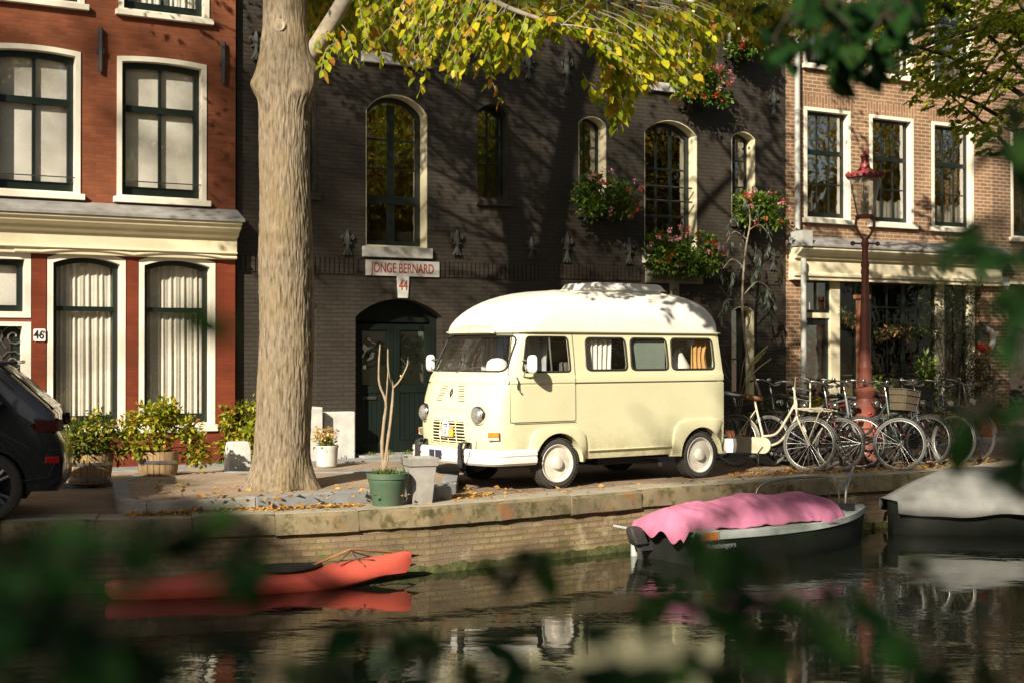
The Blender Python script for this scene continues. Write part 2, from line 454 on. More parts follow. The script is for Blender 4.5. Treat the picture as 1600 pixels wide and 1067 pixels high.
# coping stones on the quay
def strip(off0, off1, z):
    return [[(p.x - n.x * off0, p.y - n.y * off0, z) for p, n in zip(EDGE, ENRM)], [(p.x - n.x * off1, p.y - n.y * off1, z) for p, n in zip(EDGE, ENRM)]]
m, t, b = _nodes('quay_coping_stone')
co = _coord(t); n1 = _noise(t, co, 1.6, 6, 0.7); n2 = _noise(t, co, 5, 6, 0.7); n3 = _noise(t, co, 3.3, 5, 0.6)
r1 = _ramp(t, [(0.35, (0.25, 0.20, 0.115)), (0.65, (0.135, 0.115, 0.07))]); t.links.new(n1.outputs[0], r1.inputs[0])
q = _ramp(t, [(0.50, (0, 0, 0)), (0.60, (1, 1, 1))]); t.links.new(n2.outputs[0], q.inputs[0])
c_ = _mix(t, q.outputs[0], r1.outputs[0], (0.085, 0.075, 0.028))
q2 = _ramp(t, [(0.58, (0, 0, 0)), (0.68, (1, 1, 1))]); t.links.new(n3.outputs[0], q2.inputs[0])
c_ = _mix(t, q2.outputs[0], c_, (0.26, 0.13, 0.055))
t.links.new(c_, b.inputs['Base Color']); b.inputs['Roughness'].default_value = 0.9
_bump(t, b, n2.outputs[0], 0.5, 0.02); M['coping'] = m
m2, t, b = _nodes('quay_top_stone')
co = _coord(t); n1 = _noise(t, co, 2.2, 6, 0.7); n2 = _noise(t, co, 30, 4)
r1 = _ramp(t, [(0.3, (0.36, 0.33, 0.26)), (0.7, (0.24, 0.215, 0.16))]); t.links.new(n1.outputs[0], r1.inputs[0]); t.links.new(r1.outputs[0], b.inputs['Base Color'])
b.inputs['Roughness'].default_value = 0.9; _bump(t, b, n2.outputs[0], 0.5, 0.01); M['coping_top'] = m2
M['quay_brick'] = brick('quay_brick', (0.34, 0.25, 0.13), (0.24, 0.165, 0.095), (0.19, 0.16, 0.10), 0.225, 0.068, 0.012, 1.0, tint=0.6,
                        stain=[(1.0, 0.5, 0.66, (0.20, 0.15, 0.10)), (2.6, 0.57, 0.68, (0.14, 0.15, 0.04)), (1.7, 0.60, 0.70, (0.42, 0.37, 0.22))])
qw = thing('quay_wall', 'mossy yellow brown brick canal quay wall topped with worn grey coping stones', 'quay wall', (0, 0, 0))
# worn coping stones, block by block, with open joints
def quay_pts(step):
    out = []
    for k in range(EN - 1):
        L_ = (EDGE[k+1] - EDGE[k]).length; n_ = max(1, round(L_ / step)) if L_ < 40 else 24
        for q in range(n_): out.append((EDGE[k].lerp(EDGE[k+1], q / n_), ENRM[k].lerp(ENRM[k+1], q / n_).normalized()))
    out.append((EDGE[-1], ENRM[-1])); return out
QP = quay_pts(1.25)
prof = [(0.52, -0.05), (0.52, 0.008), (0.06, 0.016), (0.0, 0.004), (-0.03, -0.03), (-0.035, -0.22), (0.03, -0.25)]
for k in range(len(QP) - 1):
    (p0, n0_), (p1, n1_) = QP[k], QP[k+1]; L_ = (p1 - p0).length; g_ = 0.003 / L_
    rows = []; hz = rnd.uniform(-.006, .008); ho = rnd.uniform(-.012, .012)
    nn_ = 10 if L_ < 3 else 2
    for q in range(nn_ + 1):
        f = g_ + (1 - 2 * g_) * q / nn_; p = p0.lerp(p1, f); n = n0_.lerp(n1_, f); row = []
        for o_, z in prof:
            w_ = .014 * noise.noise((p.x * 4, p.y * 4, z * 9)) + .01 * noise.noise((p.x * 13, p.y * 13, z * 17)) if z < .006 and z > -.27 and o_ < .3 else 0
            chip = .02 if (q in (0, nn_) and -.1 < z < .02 and o_ < .05 and rnd.random() < .6) else 0
            row.append((p.x - n.x * (o_ + w_ + ho + chip), p.y - n.y * (o_ + w_ + ho + chip), z + hz + w_ * .3 - chip * .5))
        rows.append(row)
    mb = MB(); mb.rings(rows, True, True); np2 = len(prof)
    mb.m = [1 if (i < nn_ * np2 and i % np2 in (1, 2)) else 0 for i in range(len(mb.f))]
    mb.build('coping_stone', [M['coping'], M['coping_top']], qw, smooth=40)
# brick face in straight lengths so the courses stay level
mb = MB()
mb.grid([[(p.x - n.x * o_, p.y - n.y * o_, z) for p, n in zip(EDGE, ENRM)] for o_, z in ((0.02, -0.23), (-0.015, -0.62), (-0.03, -1.6))])
mb.build('brick_face', M['quay_brick'], qw)
m, t, b = _nodes('waterline_moss')
n = _noise(t, _coord(t), 9, 5); r = _ramp(t, [(0.3, (0.03, 0.035, 0.012)), (0.7, (0.10, 0.11, 0.03))]); t.links.new(n.outputs[0], r.inputs[0]); t.links.new(r.outputs[0], b.inputs['Base Color'])
b.inputs['Roughness'].default_value = 0.7; _bump(t, b, n.outputs[0], 1.0, 0.03); M['moss'] = m
mb = MB()
rows = []
for z, o_ in ((-0.66, -0.02), (-0.69, -0.035), (-0.80, -0.045)):
    row = []
    for k in range(EN - 1):
        for s_ in range(24):
            f = s_ / 24; p = EDGE[k].lerp(EDGE[k+1], f); nn = ENRM[k].lerp(ENRM[k+1], f)
            dz = 0.045 * noise.noise((p.x * 3, p.y * 3, 0)) + 0.03 * noise.noise((p.x * 11, p.y * 11, 1)) if z > -0.75 else 0
            row.append((p.x - nn.x * o_, p.y - nn.y * o_, z + dz))
    rows.append(row)
mb.grid(rows); mb.build('moss_band', M['moss'], qw, smooth=60)

# water
m, t, b = _nodes('canal_water')
b.inputs['Base Color'].default_value = (0.007, 0.010, 0.006, 1); b.inputs['Roughness'].default_value = 0.03
b.inputs['IOR'].default_value = 1.36; b.inputs['Specular IOR Level'].default_value = 0.7
tc = t.nodes.new('ShaderNodeTexCoord')
mp = t.nodes.new('ShaderNodeMapping'); mp.inputs['Scale'].default_value = (0.55, 1.0, 1); mp.inputs['Rotation'].default_value = (0, 0, R(-8)); t.links.new(tc.outputs['Object'], mp.inputs[0])
a1 = _noise(t, mp.outputs[0], 3.2, 3, 0.55); a2 = _noise(t, mp.outputs[0], 14, 2, 0.5)
big = _noise(t, tc.outputs['Object'], 0.35, 2); br_ = _ramp(t, [(0.40, (0.10,)*3), (0.62, (1,)*3)]); t.links.new(big.outputs[0], br_.inputs[0])
ad = t.nodes.new('ShaderNodeMath'); ad.operation = 'MULTIPLY_ADD'; ad.inputs[1].default_value = 0.12
t.links.new(a2.outputs[0], ad.inputs[0]); t.links.new(a1.outputs[0], ad.inputs[2])
ml = t.nodes.new('ShaderNodeMath'); ml.operation = 'MULTIPLY'; t.links.new(ad.outputs[0], ml.inputs[0]); t.links.new(br_.outputs[0], ml.inputs[1])
_bump(t, b, ml.outputs[0], 0.42, 0.022)
M['water'] = m
mb = MB().add([(-300, -170, WZ), (300, -170, WZ), (300, 240, WZ), (-300, 240, WZ)], [(0, 1, 2, 3)])
struct(mb.build('canal_water', M['water']))
# near bank (the photographer stands on it)
mb = MB(); _na = R(28); _nd = Vector((math.cos(_na), math.sin(_na))); _nn = Vector((_nd.y, -_nd.x)); _n0 = Vector((0, 1.25))
def NBK(s_, off, z=0.0):
    """place on the near bank: s_ along it, off behind its edge"""
    p = _n0 + _nd * s_ + _nn * off; return Vector((p.x, p.y, z))
mb.add([NBK(-300, 0), NBK(300, 0), NBK(300, 300), NBK(-300, 300), NBK(-300, 0, -2), NBK(300, 0, -2)], [(0, 3, 2, 1), (0, 1, 5, 4)])
struct(mb.build('near_quay', M['paver']))

# raised pavement island with kerb (tree stands on it), pavement along the houses
IZ = 0.13
isl = [G(182, 797), G(195, 803), G(230, 804), G(400, 795), G(575, 783), G(712, 771)]
ib = [G(716, 752), G(560, 751.5), G(350, 751), G(215, 756), G(178, 768)]
out = [p.xy for p in isl + ib]
mb = MB(); mb.prism([(p.x, p.y) for p in out], -0.05, IZ, 'z')
struct(mb.build('tree_pavement', M['walk']))
kt = thing('kerb', 'raised grey blue stone kerb round the tree pavement above the quay', 'kerb')
cen = sum(out, Vector((0, 0))) / len(out)
def off_poly(pts, o_):
    n = len(pts); r = []
    for k in range(n):
        a, b_, c = pts[k-1], pts[k], pts[(k+1) % n]
        n1 = Vector(((b_-a).y, -(b_-a).x)).normalized(); n2 = Vector(((c-b_).y, -(c-b_).x)).normalized()
        nn = (n1 + n2).normalized(); r.append(b_ + nn * o_ / max(0.5, nn.dot(n1)))
    return r
po = off_poly(out, 0.012); pi_ = off_poly(out, -0.17)
for k in range(len(out)):
    j = (k + 1) % len(out)
    a, b_, c, d_ = po[k], po[j], pi_[j], pi_[k]
    L = (b_ - a).length; ns = max(1, round(L / 0.95))
    for s_ in range(ns):
        f0 = s_ / ns + 0.003 / max(L, .1); f1 = (s_ + 1) / ns - 0.003 / max(L, .1)
        q4 = [a.lerp(b_, f0), a.lerp(b_, f1), d_.lerp(c, f1), d_.lerp(c, f0)]
        MB().prism([(p.x, p.y) for p in q4], -0.02, IZ + 0.006 + 0.003 * rnd.random(), 'z').build('kerb_stone', M['blue_stone'] if k > 2 else M['stone'], kt, bevel=0.012)
# pavement before the houses
mb = MB(); c4 = [Fw(-30, 0, 2.25), Fw(60, 0, 2.25), Fw(60, 0, -0.2), Fw(-30, 0, -0.2)]
mb.prism([(p.x, p.y) for p in c4], -0.05, 0.055, 'z'); struct(mb.build('pavement', M['walk']))
mb = MB(); c4 = [Fw(-30, 0, 2.42), Fw(60, 0, 2.42), Fw(60, 0, 2.252), Fw(-30, 0, 2.252)]
mb.prism([(p.x, p.y) for p in c4], -0.05, 0.062, 'z'); struct(mb.build('pavement_edge', M['blue_stone']))
mb = MB(); c4 = [Fw(-30, 0, 0.85), Fw(60, 0, 0.85), Fw(60, 0, 0.12), Fw(-30, 0, 0.12)]
mb.prism([(p.x, p.y) for p in c4], 0.02, 0.068, 'z'); struct(mb.build('stoep_strip', M['blue_stone']))

# ================================================================== houses
M['red_brick'] = brick('red_brick', (0.27, 0.082, 0.034), (0.20, 0.060, 0.026), (0.20, 0.080, 0.045), 0.21, 0.058, 0.007, 0.6, tint=0.45,
                       stain=[(14, 0.69, 0.73, (0.48, 0.28, 0.16)), (1.3, 0.6, 0.8, (0.25, 0.065, 0.03))])
M['pillar_brick'] = brick('glazed_red_brick', (0.20, 0.045, 0.02), (0.16, 0.036, 0.016), (0.15, 0.035, 0.017), 0.21, 0.058, 0.005, 0.2, rough=0.5)
M['dark_brick'] = brick('black_painted_brick', (0.056, 0.047, 0.037), (0.046, 0.039, 0.031), (0.036, 0.031, 0.025), 0.21, 0.066, 0.009, 0.9, rough=0.62, tint=0.25,
                        stain=[(20, 0.73, 0.76, (0.16, 0.145, 0.12))])
M['tan_brick'] = brick('tan_brick', (0.34, 0.185, 0.105), (0.23, 0.12, 0.07), (0.46, 0.37, 0.25), 0.225, 0.075, 0.012, 0.4, tint=0.3)
M['tan_soldier'] = brick('tan_soldier_course', (0.34, 0.185, 0.105), (0.26, 0.135, 0.08), (0.46, 0.37, 0.25), 0.3, 0.075, 0.010, 0.4, vertical=True)
M['brown_brick'] = brick('brown_brick', (0.22, 0.12, 0.075), (0.15, 0.08, 0.052), (0.36, 0.29, 0.2), 0.225, 0.075, 0.012, 0.4)
M['roof_tile'] = brick('roof_tiles', (0.20, 0.075, 0.04), (0.16, 0.06, 0.035), (0.07, 0.03, 0.02), 0.25, 0.3, 0.02, 0.8)
M['cream_paint'] = pm('cream_paint', (0.72, 0.66, 0.47), (0.62, 0.56, 0.39), 2.5, 0.55, 0.06)
M['red_letter'] = pm('red_letter_paint', (0.36, 0.05, 0.035), None, 8, 0.6, 0)
M['olive_letter'] = pm('olive_letter_paint', (0.12, 0.10, 0.05), None, 8, 0.6, 0)
M['black_letter'] = pm('black_letter_paint', (0.015, 0.015, 0.015), None, 8, 0.5, 0)
M['enamel'] = pm('white_enamel', (0.82, 0.82, 0.78), None, 8, 0.25, 0)

M['glass_shop'] = glass('shop_glass', (.7, .7, .68), 1.35, 0, .1)
class House:
    def __init__(s, name, label, px0, px1, off, mat, ztop, depth=9.0, zbot=-0.1):
        s.off = off; s.u0 = Fu(px0, off); s.u1 = Fu(px1, off); s.W = s.u1 - s.u0
        p = Fw(s.u0, 0, off); s.root = thing(name, label, 'house', p, TH)
        s.cut = MB(); s.ztop = ztop; s.mat = mat; s.zbot = zbot; s.depth = depth
    def u(s, px): return Fu(px, s.off) - s.u0
    def z(s, px, py): return Fz(px, py, s.off)
    def wall(s):
        o = MB().box((0, 0, s.zbot), (s.W, 0.32, s.ztop)).build('wall', s.mat, s.root)
        c = s.cut.build('cutter', s.mat, fix=True); c.parent = s.root
        bpy.context.view_layer.update()
        boolean(o, c); kill(c)
        # sides, back, floors, roof
        mb = MB(); D = s.depth
        mb.box((0, 0.323, s.zbot), (0.25, D, s.ztop)); mb.box((s.W - 0.25, 0.323, s.zbot), (s.W, D, s.ztop)); mb.box((0.253, D - 0.25, s.zbot), (s.W - 0.253, D, s.ztop))
        mb.build('side_wall', s.mat, s.root)
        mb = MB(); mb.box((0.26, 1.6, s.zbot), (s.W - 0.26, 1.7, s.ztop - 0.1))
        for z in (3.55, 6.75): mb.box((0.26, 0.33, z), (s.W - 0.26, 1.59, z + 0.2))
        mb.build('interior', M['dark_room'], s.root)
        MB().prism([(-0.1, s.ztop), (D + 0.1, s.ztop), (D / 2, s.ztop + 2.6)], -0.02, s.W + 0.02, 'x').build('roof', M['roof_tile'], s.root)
        return o
    def window(s, u0, u1, z0, z1, rise=0.0, recess=0.14, case=0.07, proud=0.02, cmat=None, smat=None, stile=0.085, v=(0.5,), h=(), hthick=0.06, bar=0.035, sill=None, gl=None, blind=None, name='window', lining=True):
        """opening in the wall + casing; sash, panes, sill and blind are its sub-parts"""
        cmat = cmat or M['white']; smat = smat or M['green_paint']
        s.cut.prism(arch(u0, u1, z0, z1, rise), -0.5, 0.9)
        o = arch(u0 + 0.003, u1 - 0.003, z0 + 0.003, z1 - 0.003, rise); i = arch(u0 + case, u1 - case, z0 + (0.03 if sill else case), z1 - case, rise * 0.9)
        f = MB().ringprism(o, i, -proud, recess + 0.06).build(name, cmat, s.root)
        i2 = arch(u0 + case + 0.002, u1 - case - 0.002, z0 + (0.032 if sill else case), z1 - case - 0.002, rise * 0.9)
        g = stile; i3 = arch(u0 + case + g, u1 - case - g, z0 + case + g * 1.1, z1 - case - g, rise * 0.8)
        sb = MB().ringprism(i2, i3, recess - 0.005, recess + 0.045)
        a0, a1, b0, b1 = u0 + case + g, u1 - case - g, z0 + case + g, z1 - case - g
        for q in v:
            fr, th, za, zb = q if isinstance(q, tuple) else (q, bar, 0, 1)
            x = a0 + (a1 - a0) * fr; sb.box((x - th / 2, recess + 0.004, b0 + (b1 - b0) * za), (x + th / 2, recess + 0.036, b0 + (b1 - b0) * zb - (0.0 if zb < 1 else rise * 0.15)))
        for q in h:
            fr, th = q if isinstance(q, tuple) else (q, bar)
            z = b0 + (b1 - b0) * fr; sb.box((a0 - 0.02, recess - (0.02 if th > 0.05 else -0.001), z - th / 2), (a1 + 0.02, recess + 0.039, z + th / 2))
        sb.build('sash', smat, f, bevel=0.004)
        MB().prism(arch(u0 + case + g - 0.02, u1 - case - g + 0.02, b0 - 0.02, b1 + 0.02, rise * 0.8), recess + 0.018, recess + 0.022).build('pane', gl or M['glass'], f)
        if sill:
            sm, ext, hh, pr = sill
            MB().box((u0 - ext, -pr, z0 - hh), (u1 + ext, recess + 0.05, z0)).build('sill', sm, f, bevel=0.006)
        if blind: blind(f, u0 + case, u1 - case, z0 + case, z1 - case, recess + 0.045)
        return f
def flat_blind(f, a, b, z0, z1, y):
    MB().box((a, y + 0.03, z0), (b, y + 0.035, z1)).build('blind', M['blind'], f)
def pleats(f, a, b, z0, z1, y):
    rows = []
    n = 150
    for z, k in ((z1, 0.5), (z1 - (z1-z0) * 0.3, 0.8), (z1 - (z1-z0)*0.7, 1.0), (z0, 1.1)):
        row = []
        for i in range(n):
            x = a + (b - a) * i / (n - 1)
            row.append((x, y + 0.05 + k * (0.018 * math.sin(x * 62) + 0.012 * math.sin(x * 97 + 1.3) + 0.02 * noise.noise((x * 5, z, 3))), z))
        rows.append(row)
    MB().grid(rows).build('curtain', M['curtain'], f, smooth=80)

# ------------------------------------------------------------------ red house, left
H = House('red_brick_house', 'red brick house with cream cornice and tall curtained white windows', -330, 367.5, 0.12, M['red_brick'], 12.5)
u, z = H.u, H.z
zs1, zt1 = z(250, 311), z(250, 90)
for a, b_ in ((-18, 125), (181.5, 322)):
    wB = H.window(u(a), u(b_), zs1, zt1, 0.04, 0.13, 0.075, v=((0.5, 0.05, 0, 1),), h=((0.655, 0.10),), sill=(M['white'], 0.05, 0.085, 0.09), blind=flat_blind, stile=0.09)
    MB().box((u(a) + 0.07, 0.02, zs1 + 0.235), (u(b_) - 0.07, 0.035, zs1 + 0.25)).build('guard_rail', M['black_iron'], wB)
zs2 = z(250, 22)
for a, b_ in ((-14, 131), (184, 326)):
    H.window(u(a), u(b_), zs2, zs2 + 2.1, 0.04, 0.13, 0.075, v=((0.5, 0.05, 0, 1),), h=((0.655, 0.10),), sill=(M['white'], 0.05, 0.085, 0.09), blind=pleats, stile=0.09)
zg0, zg1 = z(270, 664), z(270, 398)
for a, b_ in ((73, 196), (216, 336)):
    H.window(u(a), u(b_), zg0, zg1, 0.10, 0.12, 0.085, v=(), h=((0.70, 0.07),), sill=(M['white'], 0.03, 0.10, 0.07), blind=pleats, stile=0.075)
# front door with fanlight
ud0, ud1 = u(-62), u(48)
fd = H.window(ud0, ud1, z(20, 497), z(20, 395), 0.0, 0.12, 0.09, v=(), blind=flat_blind, name='fanlight')
H.cut.box((ud0, -0.5, -0.2), (ud1, 0.9, z(20, 503)))
dfr = MB(); zd = z(20, 503)
dfr.ringprism([(ud0, 0.0), (ud1, 0.0), (ud1, zd), (ud0, zd)], [(ud0 + 0.12, 0.001), (ud1 - 0.12, 0.001), (ud1 - 0.12, zd - 0.06), (ud0 + 0.12, zd - 0.06)], -0.02, 0.2)
dfr.build('door_frame', M['white'], H.root)
dr = MB().box((ud0 + 0.122, 0.14, 0.0), (ud1 - 0.122, 0.19, zd - 0.062)).build('door', M['door_green'], H.root)
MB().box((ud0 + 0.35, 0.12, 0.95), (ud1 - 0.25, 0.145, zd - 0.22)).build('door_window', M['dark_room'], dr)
gm = MB()
for k in range(9):
    cx_ = ud0 + 0.45 + (k % 3) * 0.28; cz_ = 1.25 + (k // 3) * 0.36
    gm.tube([(cx_ + (0.03 + 0.011 * q) * math.cos(q * 0.7), 0.112, cz_ + (0.03 + 0.011 * q) * math.sin(q * 0.7)) for q in range(16)], 0.012, 5)
gm.build('grille', M['steel'], dr)
MB().tube([(ud1 - 0.19, 0.07, 1.05), (ud1 - 0.19, 0.07, 1.4)], 0.018).build('handle', M['steel'], dr)
# cornice over the ground floor
ux = u(369.5)
zc = lambda y: z(250, y)
MB().prism([(0.0, zc(322)), (-0.06, zc(322) - 0.02), (-0.40, zc(341)), (-0.40, zc(345)), (0.0, zc(345))], -0.1, ux, 'x').build('zinc_ledge', M['zinc'], H.root)
pr = [(-0.0, zc(345) - .002), (-0.37, zc(345) - .002), (-0.37, zc(349)), (-0.33, zc(351)), (-0.31, zc(356)), (-0.22, zc(361)), (-0.20, zc(366)), (-0.12, zc(370)), (-0.11, zc(391)), (-0.15, zc(392)), (-0.15, zc(394)), (-0.10, zc(395)), (-0.09, zc(403)), (-0.0, zc(403))]
MB().prism(pr, -0.1, ux - 0.03, 'x').build('cornice', M['cream_paint'], H.root, bevel=0.006)
mb = MB()
wv = []
for k in range(81):
    px = 20 + 346 * k / 80; e = 0
    for a, b_ in ((73, 196), (216, 336)):
        if a - 8 < px < b_ + 8: e = .05 * math.sin(PI * (px - a + 8) / (b_ - a + 16)) ** .8
    wv.append((u(px), -.10, zc(400) + e))
MB().tube(wv, .026, 8).build('wave_moulding', M['cream_paint'], H.root, smooth=60)
for a, b_ in ():
    o = arch(u(a) - 0.07, u(b_) + 0.07, zg1 - 0.2, zg1 + 0.07, 0.12); i = arch(u(a), u(b_), zg1 - 0.2, zg1, 0.10)
    n_ = len(o); mb.ringprism(o[2:] , i[2:], -0.10, -0.022) if False else None
    for k in range(2, n_ - 1): 
        mb.add([(o[k][0], -0.12, o[k][1]), (o[k+1][0], -0.12, o[k+1][1]), (i[k+1][0], -0.06, i[k+1][1]), (i[k][0], -0.06, i[k][1]), (o[k][0], 0, o[k][1]), (o[k+1][0], 0, o[k+1][1])], [(0, 1, 2, 3), (0, 4, 5, 1)])
# dark glazed pillars and plinth
for a, b_ in ((49, 71.5), (197.5, 215), (337.5, 366.5)):
    MB().box((u(a), -0.025, 0.0), (u(b_), 0.0, zc(393))).build('pillar', M['pillar_brick'], H.root)
MB().box((u(49), -0.022, 0.0), (u(366.5) - 0.003, -0.001, zg0 - 0.11)).build('plinth', M['pillar_brick'], H.root)
np_ = MB().prism(rrect(u(51.5), u(70), z(60, 533), z(60, 514), 0.02), -0.05, -0.026).build('number_plate', M['enamel'], H.root, smooth=40)
text('number', '46', 0.17, M['black_letter'], np_, (u(59.5), -0.052, z(60, 523.5)), 0.85, heavy=0.002)
text('number_suffix', 'A', 0.06, M['black_letter'], np_, (u(67.5), -0.052, z(60, 519)), 0.85)
for a, y0, y1 in ((155, 44, 113), (347, 66, 131)):
    x = u(a); mb = MB(); mb.tube([(x, -0.045, z(a, y0)), (x, -0.045, z(a, (y0 + y1) / 2)), (x, -0.045, z(a, y1))], [0.035, 0.042, 0.03], 6); mb.box((x - 0.05, -0.07, z(a, (y0+y1)/2) - 0.05), (x + 0.05, 0.02, z(a, (y0+y1)/2) + 0.02))
    mb.build('wall_anchor', M['black_iron'], H.root)
H.wall()

# ------------------------------------------------------------------ the two black warehouses
def fleur(x, z0, z1, root, big=1.0):
    """iron wall anchor shaped as a lily"""
    z0 += .06 * (z1 - z0); z1 -= .06 * (z1 - z0); mb = MB(); h = z1 - z0; y = -0.05
    mb.tube([(x, y, z0), (x, y, z0 + h * .35), (x, y, z0 + h * .6), (x, y, z0 + h * .8), (x, y, z1)], [.022, .03, .045, .04, .012], 6)
    for s_ in (-1, 1):
        mb.tube([(x + s_ * .03, y, z0 + h * .45), (x + s_ * .05, y, z0 + h * .68), (x + s_ * .095, y, z0 + h * .78), (x + s_ * .11, y, z0 + h * .68), (x + s_ * .09, y, z0 + h * .62)], [.016, .021, .021, .018, .012], 6)
        mb.tube([(x, y, z0 + h * .3), (x + s_ * .04, y, z0 + h * .1), (x + s_ * .075, y, z0)], [.028, .024, .014], 6)
    mb.box((x - .07, y - .02, z0 + h * .43), (x + .07, y + .04, z0 + h * .5))
    return mb.build('wall_anchor', M['grey_iron'], root, smooth=50)
def white_win(Hh, a, b_, ytop, ybot, pxm, rise, white=True, **k):
    u0, u1 = Hh.u(a), Hh.u(b_)
    return Hh.window(u0, u1, Hh.z(pxm, ybot), Hh.z(pxm, ytop), rise, recess=0.24, case=0.022 if white else 0.02, proud=-0.012 if white else -0.03, cmat=M['cream_paint'] if white else M['dark_brick'], gl=M['glass_dark'], **k)
W1 = House('black_brick_warehouse', 'black brick warehouse with a name stone reading JONGE BERNARD above green double doors', 369.5, 857, 0.0, M['dark_brick'], 13.0)
H = W1; u, z = H.u, H.z
white_win(H, 571, 668, 147, 387, 620, 0.30, v=((0.5, 0.13, 0, 1), ), h=((0.30, 0.13), (0.52, .03), (0.73, .03)), sill=(M['white_stone'], 0.06, 0.17, 0.08))
white_win(H, 746, 797, 163, 311, 772, 0.14, False, v=((.5, .03, 0, 1),), h=((.36, .03), (.68, .03)), sill=(M['dark_brick'], 0.03, 0.13, 0.06), stile=0.05)
white_win(H, 455, 497, 134, 300, 476, 0.14, False, v=((.5, .03, 0, 1),), h=((.36, .03), (.68, .03)), sill=(M['dark_brick'], 0.03, 0.13, 0.06), stile=0.05)
white_win(H, 569, 666, -190, 86, 618, 0.30, v=((0.5, 0.13, 0, 1), ), h=((0.30, 0.13),), sill=(M['white_stone'], 0.06, 0.17, 0.08))
white_win(H, 462, 498, 470, 640, 480, 0.1, False, v=((.5, .03, 0, 1),), h=((.4, .03),), stile=0.05, name='low_window')
# arched double doors
du0, du1, dz1 = u(555.5), u(692), z(624, 467)
H.cut.prism(arch(du0, du1, -0.3, dz1, 0.30), -0.5, 0.9)
MB().ringprism(arch(du0 + .003, du1 - .003, 0.05, dz1 - .003, 0.30), arch(du0 + .1, du1 - .1, 0.051, dz1 - .10, 0.27), 0.24, 0.31).build('door_frame', M['door_green'], H.root)
um = (du0 + du1) / 2
MB().prism(arch(du0 + .09, du1 - .09, z(624, 503), dz1 - .09, 0.27), 0.30, 0.315).build('fanlight_panel', M['door_green'], H.root)
for a, b_ in ((du0 + .102, um - .004), (um + .004, du1 - .102)):
    zt = z(624, 506)
    d_ = MB().box((a, 0.27, 0.07), (b_, 0.31, zt)).build('door', M['door_green'], H.root)
    fr = MB()
    for (p0, p1, q0, q1) in ((a, a + .11, .07, zt), (b_ - .11, b_, .07, zt), (a + .111, b_ - .111, zt - .1, zt), (a + .111, b_ - .111, 1.08, 1.2), (a + .111, b_ - .111, .07, .28)):
        fr.box((p0, 0.245, q0), (p1, 0.269, q1))
    fr.build('door_rail', M['door_green'], d_, bevel=.005)
    MB().box((a + .13, 0.262, 1.22), (b_ - .13, 0.2685, zt - .12)).build('door_window', M['glass_dark'], d_)
    bd = MB()
    for q in range(5):
        w_ = (b_ - a - .222) / 5; bd.box((a + .111 + q * w_ + .004, .258, .285), (a + .111 + (q+1) * w_ - .004, .2695, 1.075))
    bd.build('door_board', M['door_green'], d_)
    if a < um - .2: MB().box((a + .13, .235, .98), (a + .37, .2445, 1.03)).build('letter_slot', M['black_iron'], d_)
MB().blob((um + .12, .21, 1.35), .04).build('door_knob', pm('brass', (.5, .3, .1), None, 5, .3, 0, 1.0), H.root, smooth=60)
MB().box((du0, -0.35, 0.0), (du1, 0.24, 0.10)).build('door_step', M['stone'], H.root, bevel=.01)
# name stone with keystone
zs_a, zs_b = z(628, 432), z(628, 408)
ns = MB(); ns.box((u(571), -0.035, zs_a), (u(685), 0.002, zs_b)); ns.prism([(u(621.5), z(628, 466)), (u(636), z(628, 466)), (u(638), zs_a - .001), (u(619.5), zs_a - .001)], -0.035, 0.002)
nso = ns.build('name_stone', M['white_stone'], H.root)
text('name', 'JONGE BERNARD', 0.225, M['red_letter'], nso, (u(628), -0.037, z(628, 420.5)), 0.64)
text('number', '44', 0.23, M['red_letter'], nso, (u(628.5), -0.037, z(628, 447)), 0.72)
def soldier(H, a, b_, ya, yb, pxr):
    z0, z1 = H.z(pxr, yb), H.z(pxr, ya); x0, x1 = H.u(a), H.u(b_)
    MB().box((x0 - .03, -0.012, z1), (x1 + .03, .001, z1 + .03)).build('band_edge', M['dark_brick'], H.root)
    n = int((x1 - x0) / 0.082); mb = MB()
    for k in range(n):
        x = x0 + k * 0.082; mb.box((x, -0.022, z0), (x + 0.060, 0.001, z1 - .002))
    mb.build('brick_band', M['dark_brick'], H.root)
soldier(H, 376, 566, 406, 431, 628); soldier(H, 689, 848, 406, 431, 628)
for a, y0, y1 in ((398, 45, 97), (541, 357, 402), (712, 357, 402), (828, 368, 408), (884-60, 80, 128)):
    fleur(u(a), z(a, y1), z(a, y0), H.root)
# white stone blocks at the foot of the wall
H.wall()
W2 = House('black_brick_warehouse', 'black brick warehouse with red geranium window boxes and a half hidden name stone numbered 42', 857, 1228, 0.0, M['dark_brick'], 13.0)
H = W2; u, z = H.u, H.z
white_win(H, 1007, 1090, 187, 400, 1048, 0.26, v=((.33, .035, 0, 1), (.66, .06, 0, 1)), h=((.28, .05), (.66, .035)), sill=(M['white_stone'], 0.05, 0.15, 0.08))
gr = MB()
for y_ in (292, 314): gr.tube([(u(1007) + .06, .03, z(1048, y_)), (u(1083), .03, z(1048, y_))], .016)
gr.build('guard_rail', M['black_iron'], H.root)
white_win(H, 904, 948, 181, 330, 926, 0.14, v=((.45, .03, 0, 1),), h=((.38, .03), (.7, .03)), sill=(M['dark_brick'], 0.03, 0.13, 0.06), stile=.045)
white_win(H, 1143, 1181, 205, 345, 1162, 0.13, v=((.45, .03, 0, 1),), h=((.38, .03), (.7, .03)), sill=(M['dark_brick'], 0.03, 0.13, 0.06), stile=.045)
white_win(H, 1003, 1087, -100, 132, 1045, 0.26, v=((.5, .035, 0, 1),), h=((.3, .06), (.6, .035)), sill=(M['white_stone'], 0.05, 0.15, 0.08))
white_win(H, 1131, 1167, -60, 80, 1150, 0.13, v=((.45, .03, 0, 1),), h=((.38, .03),), sill=(M['dark_brick'], 0.03, 0.13, 0.06), stile=.045)
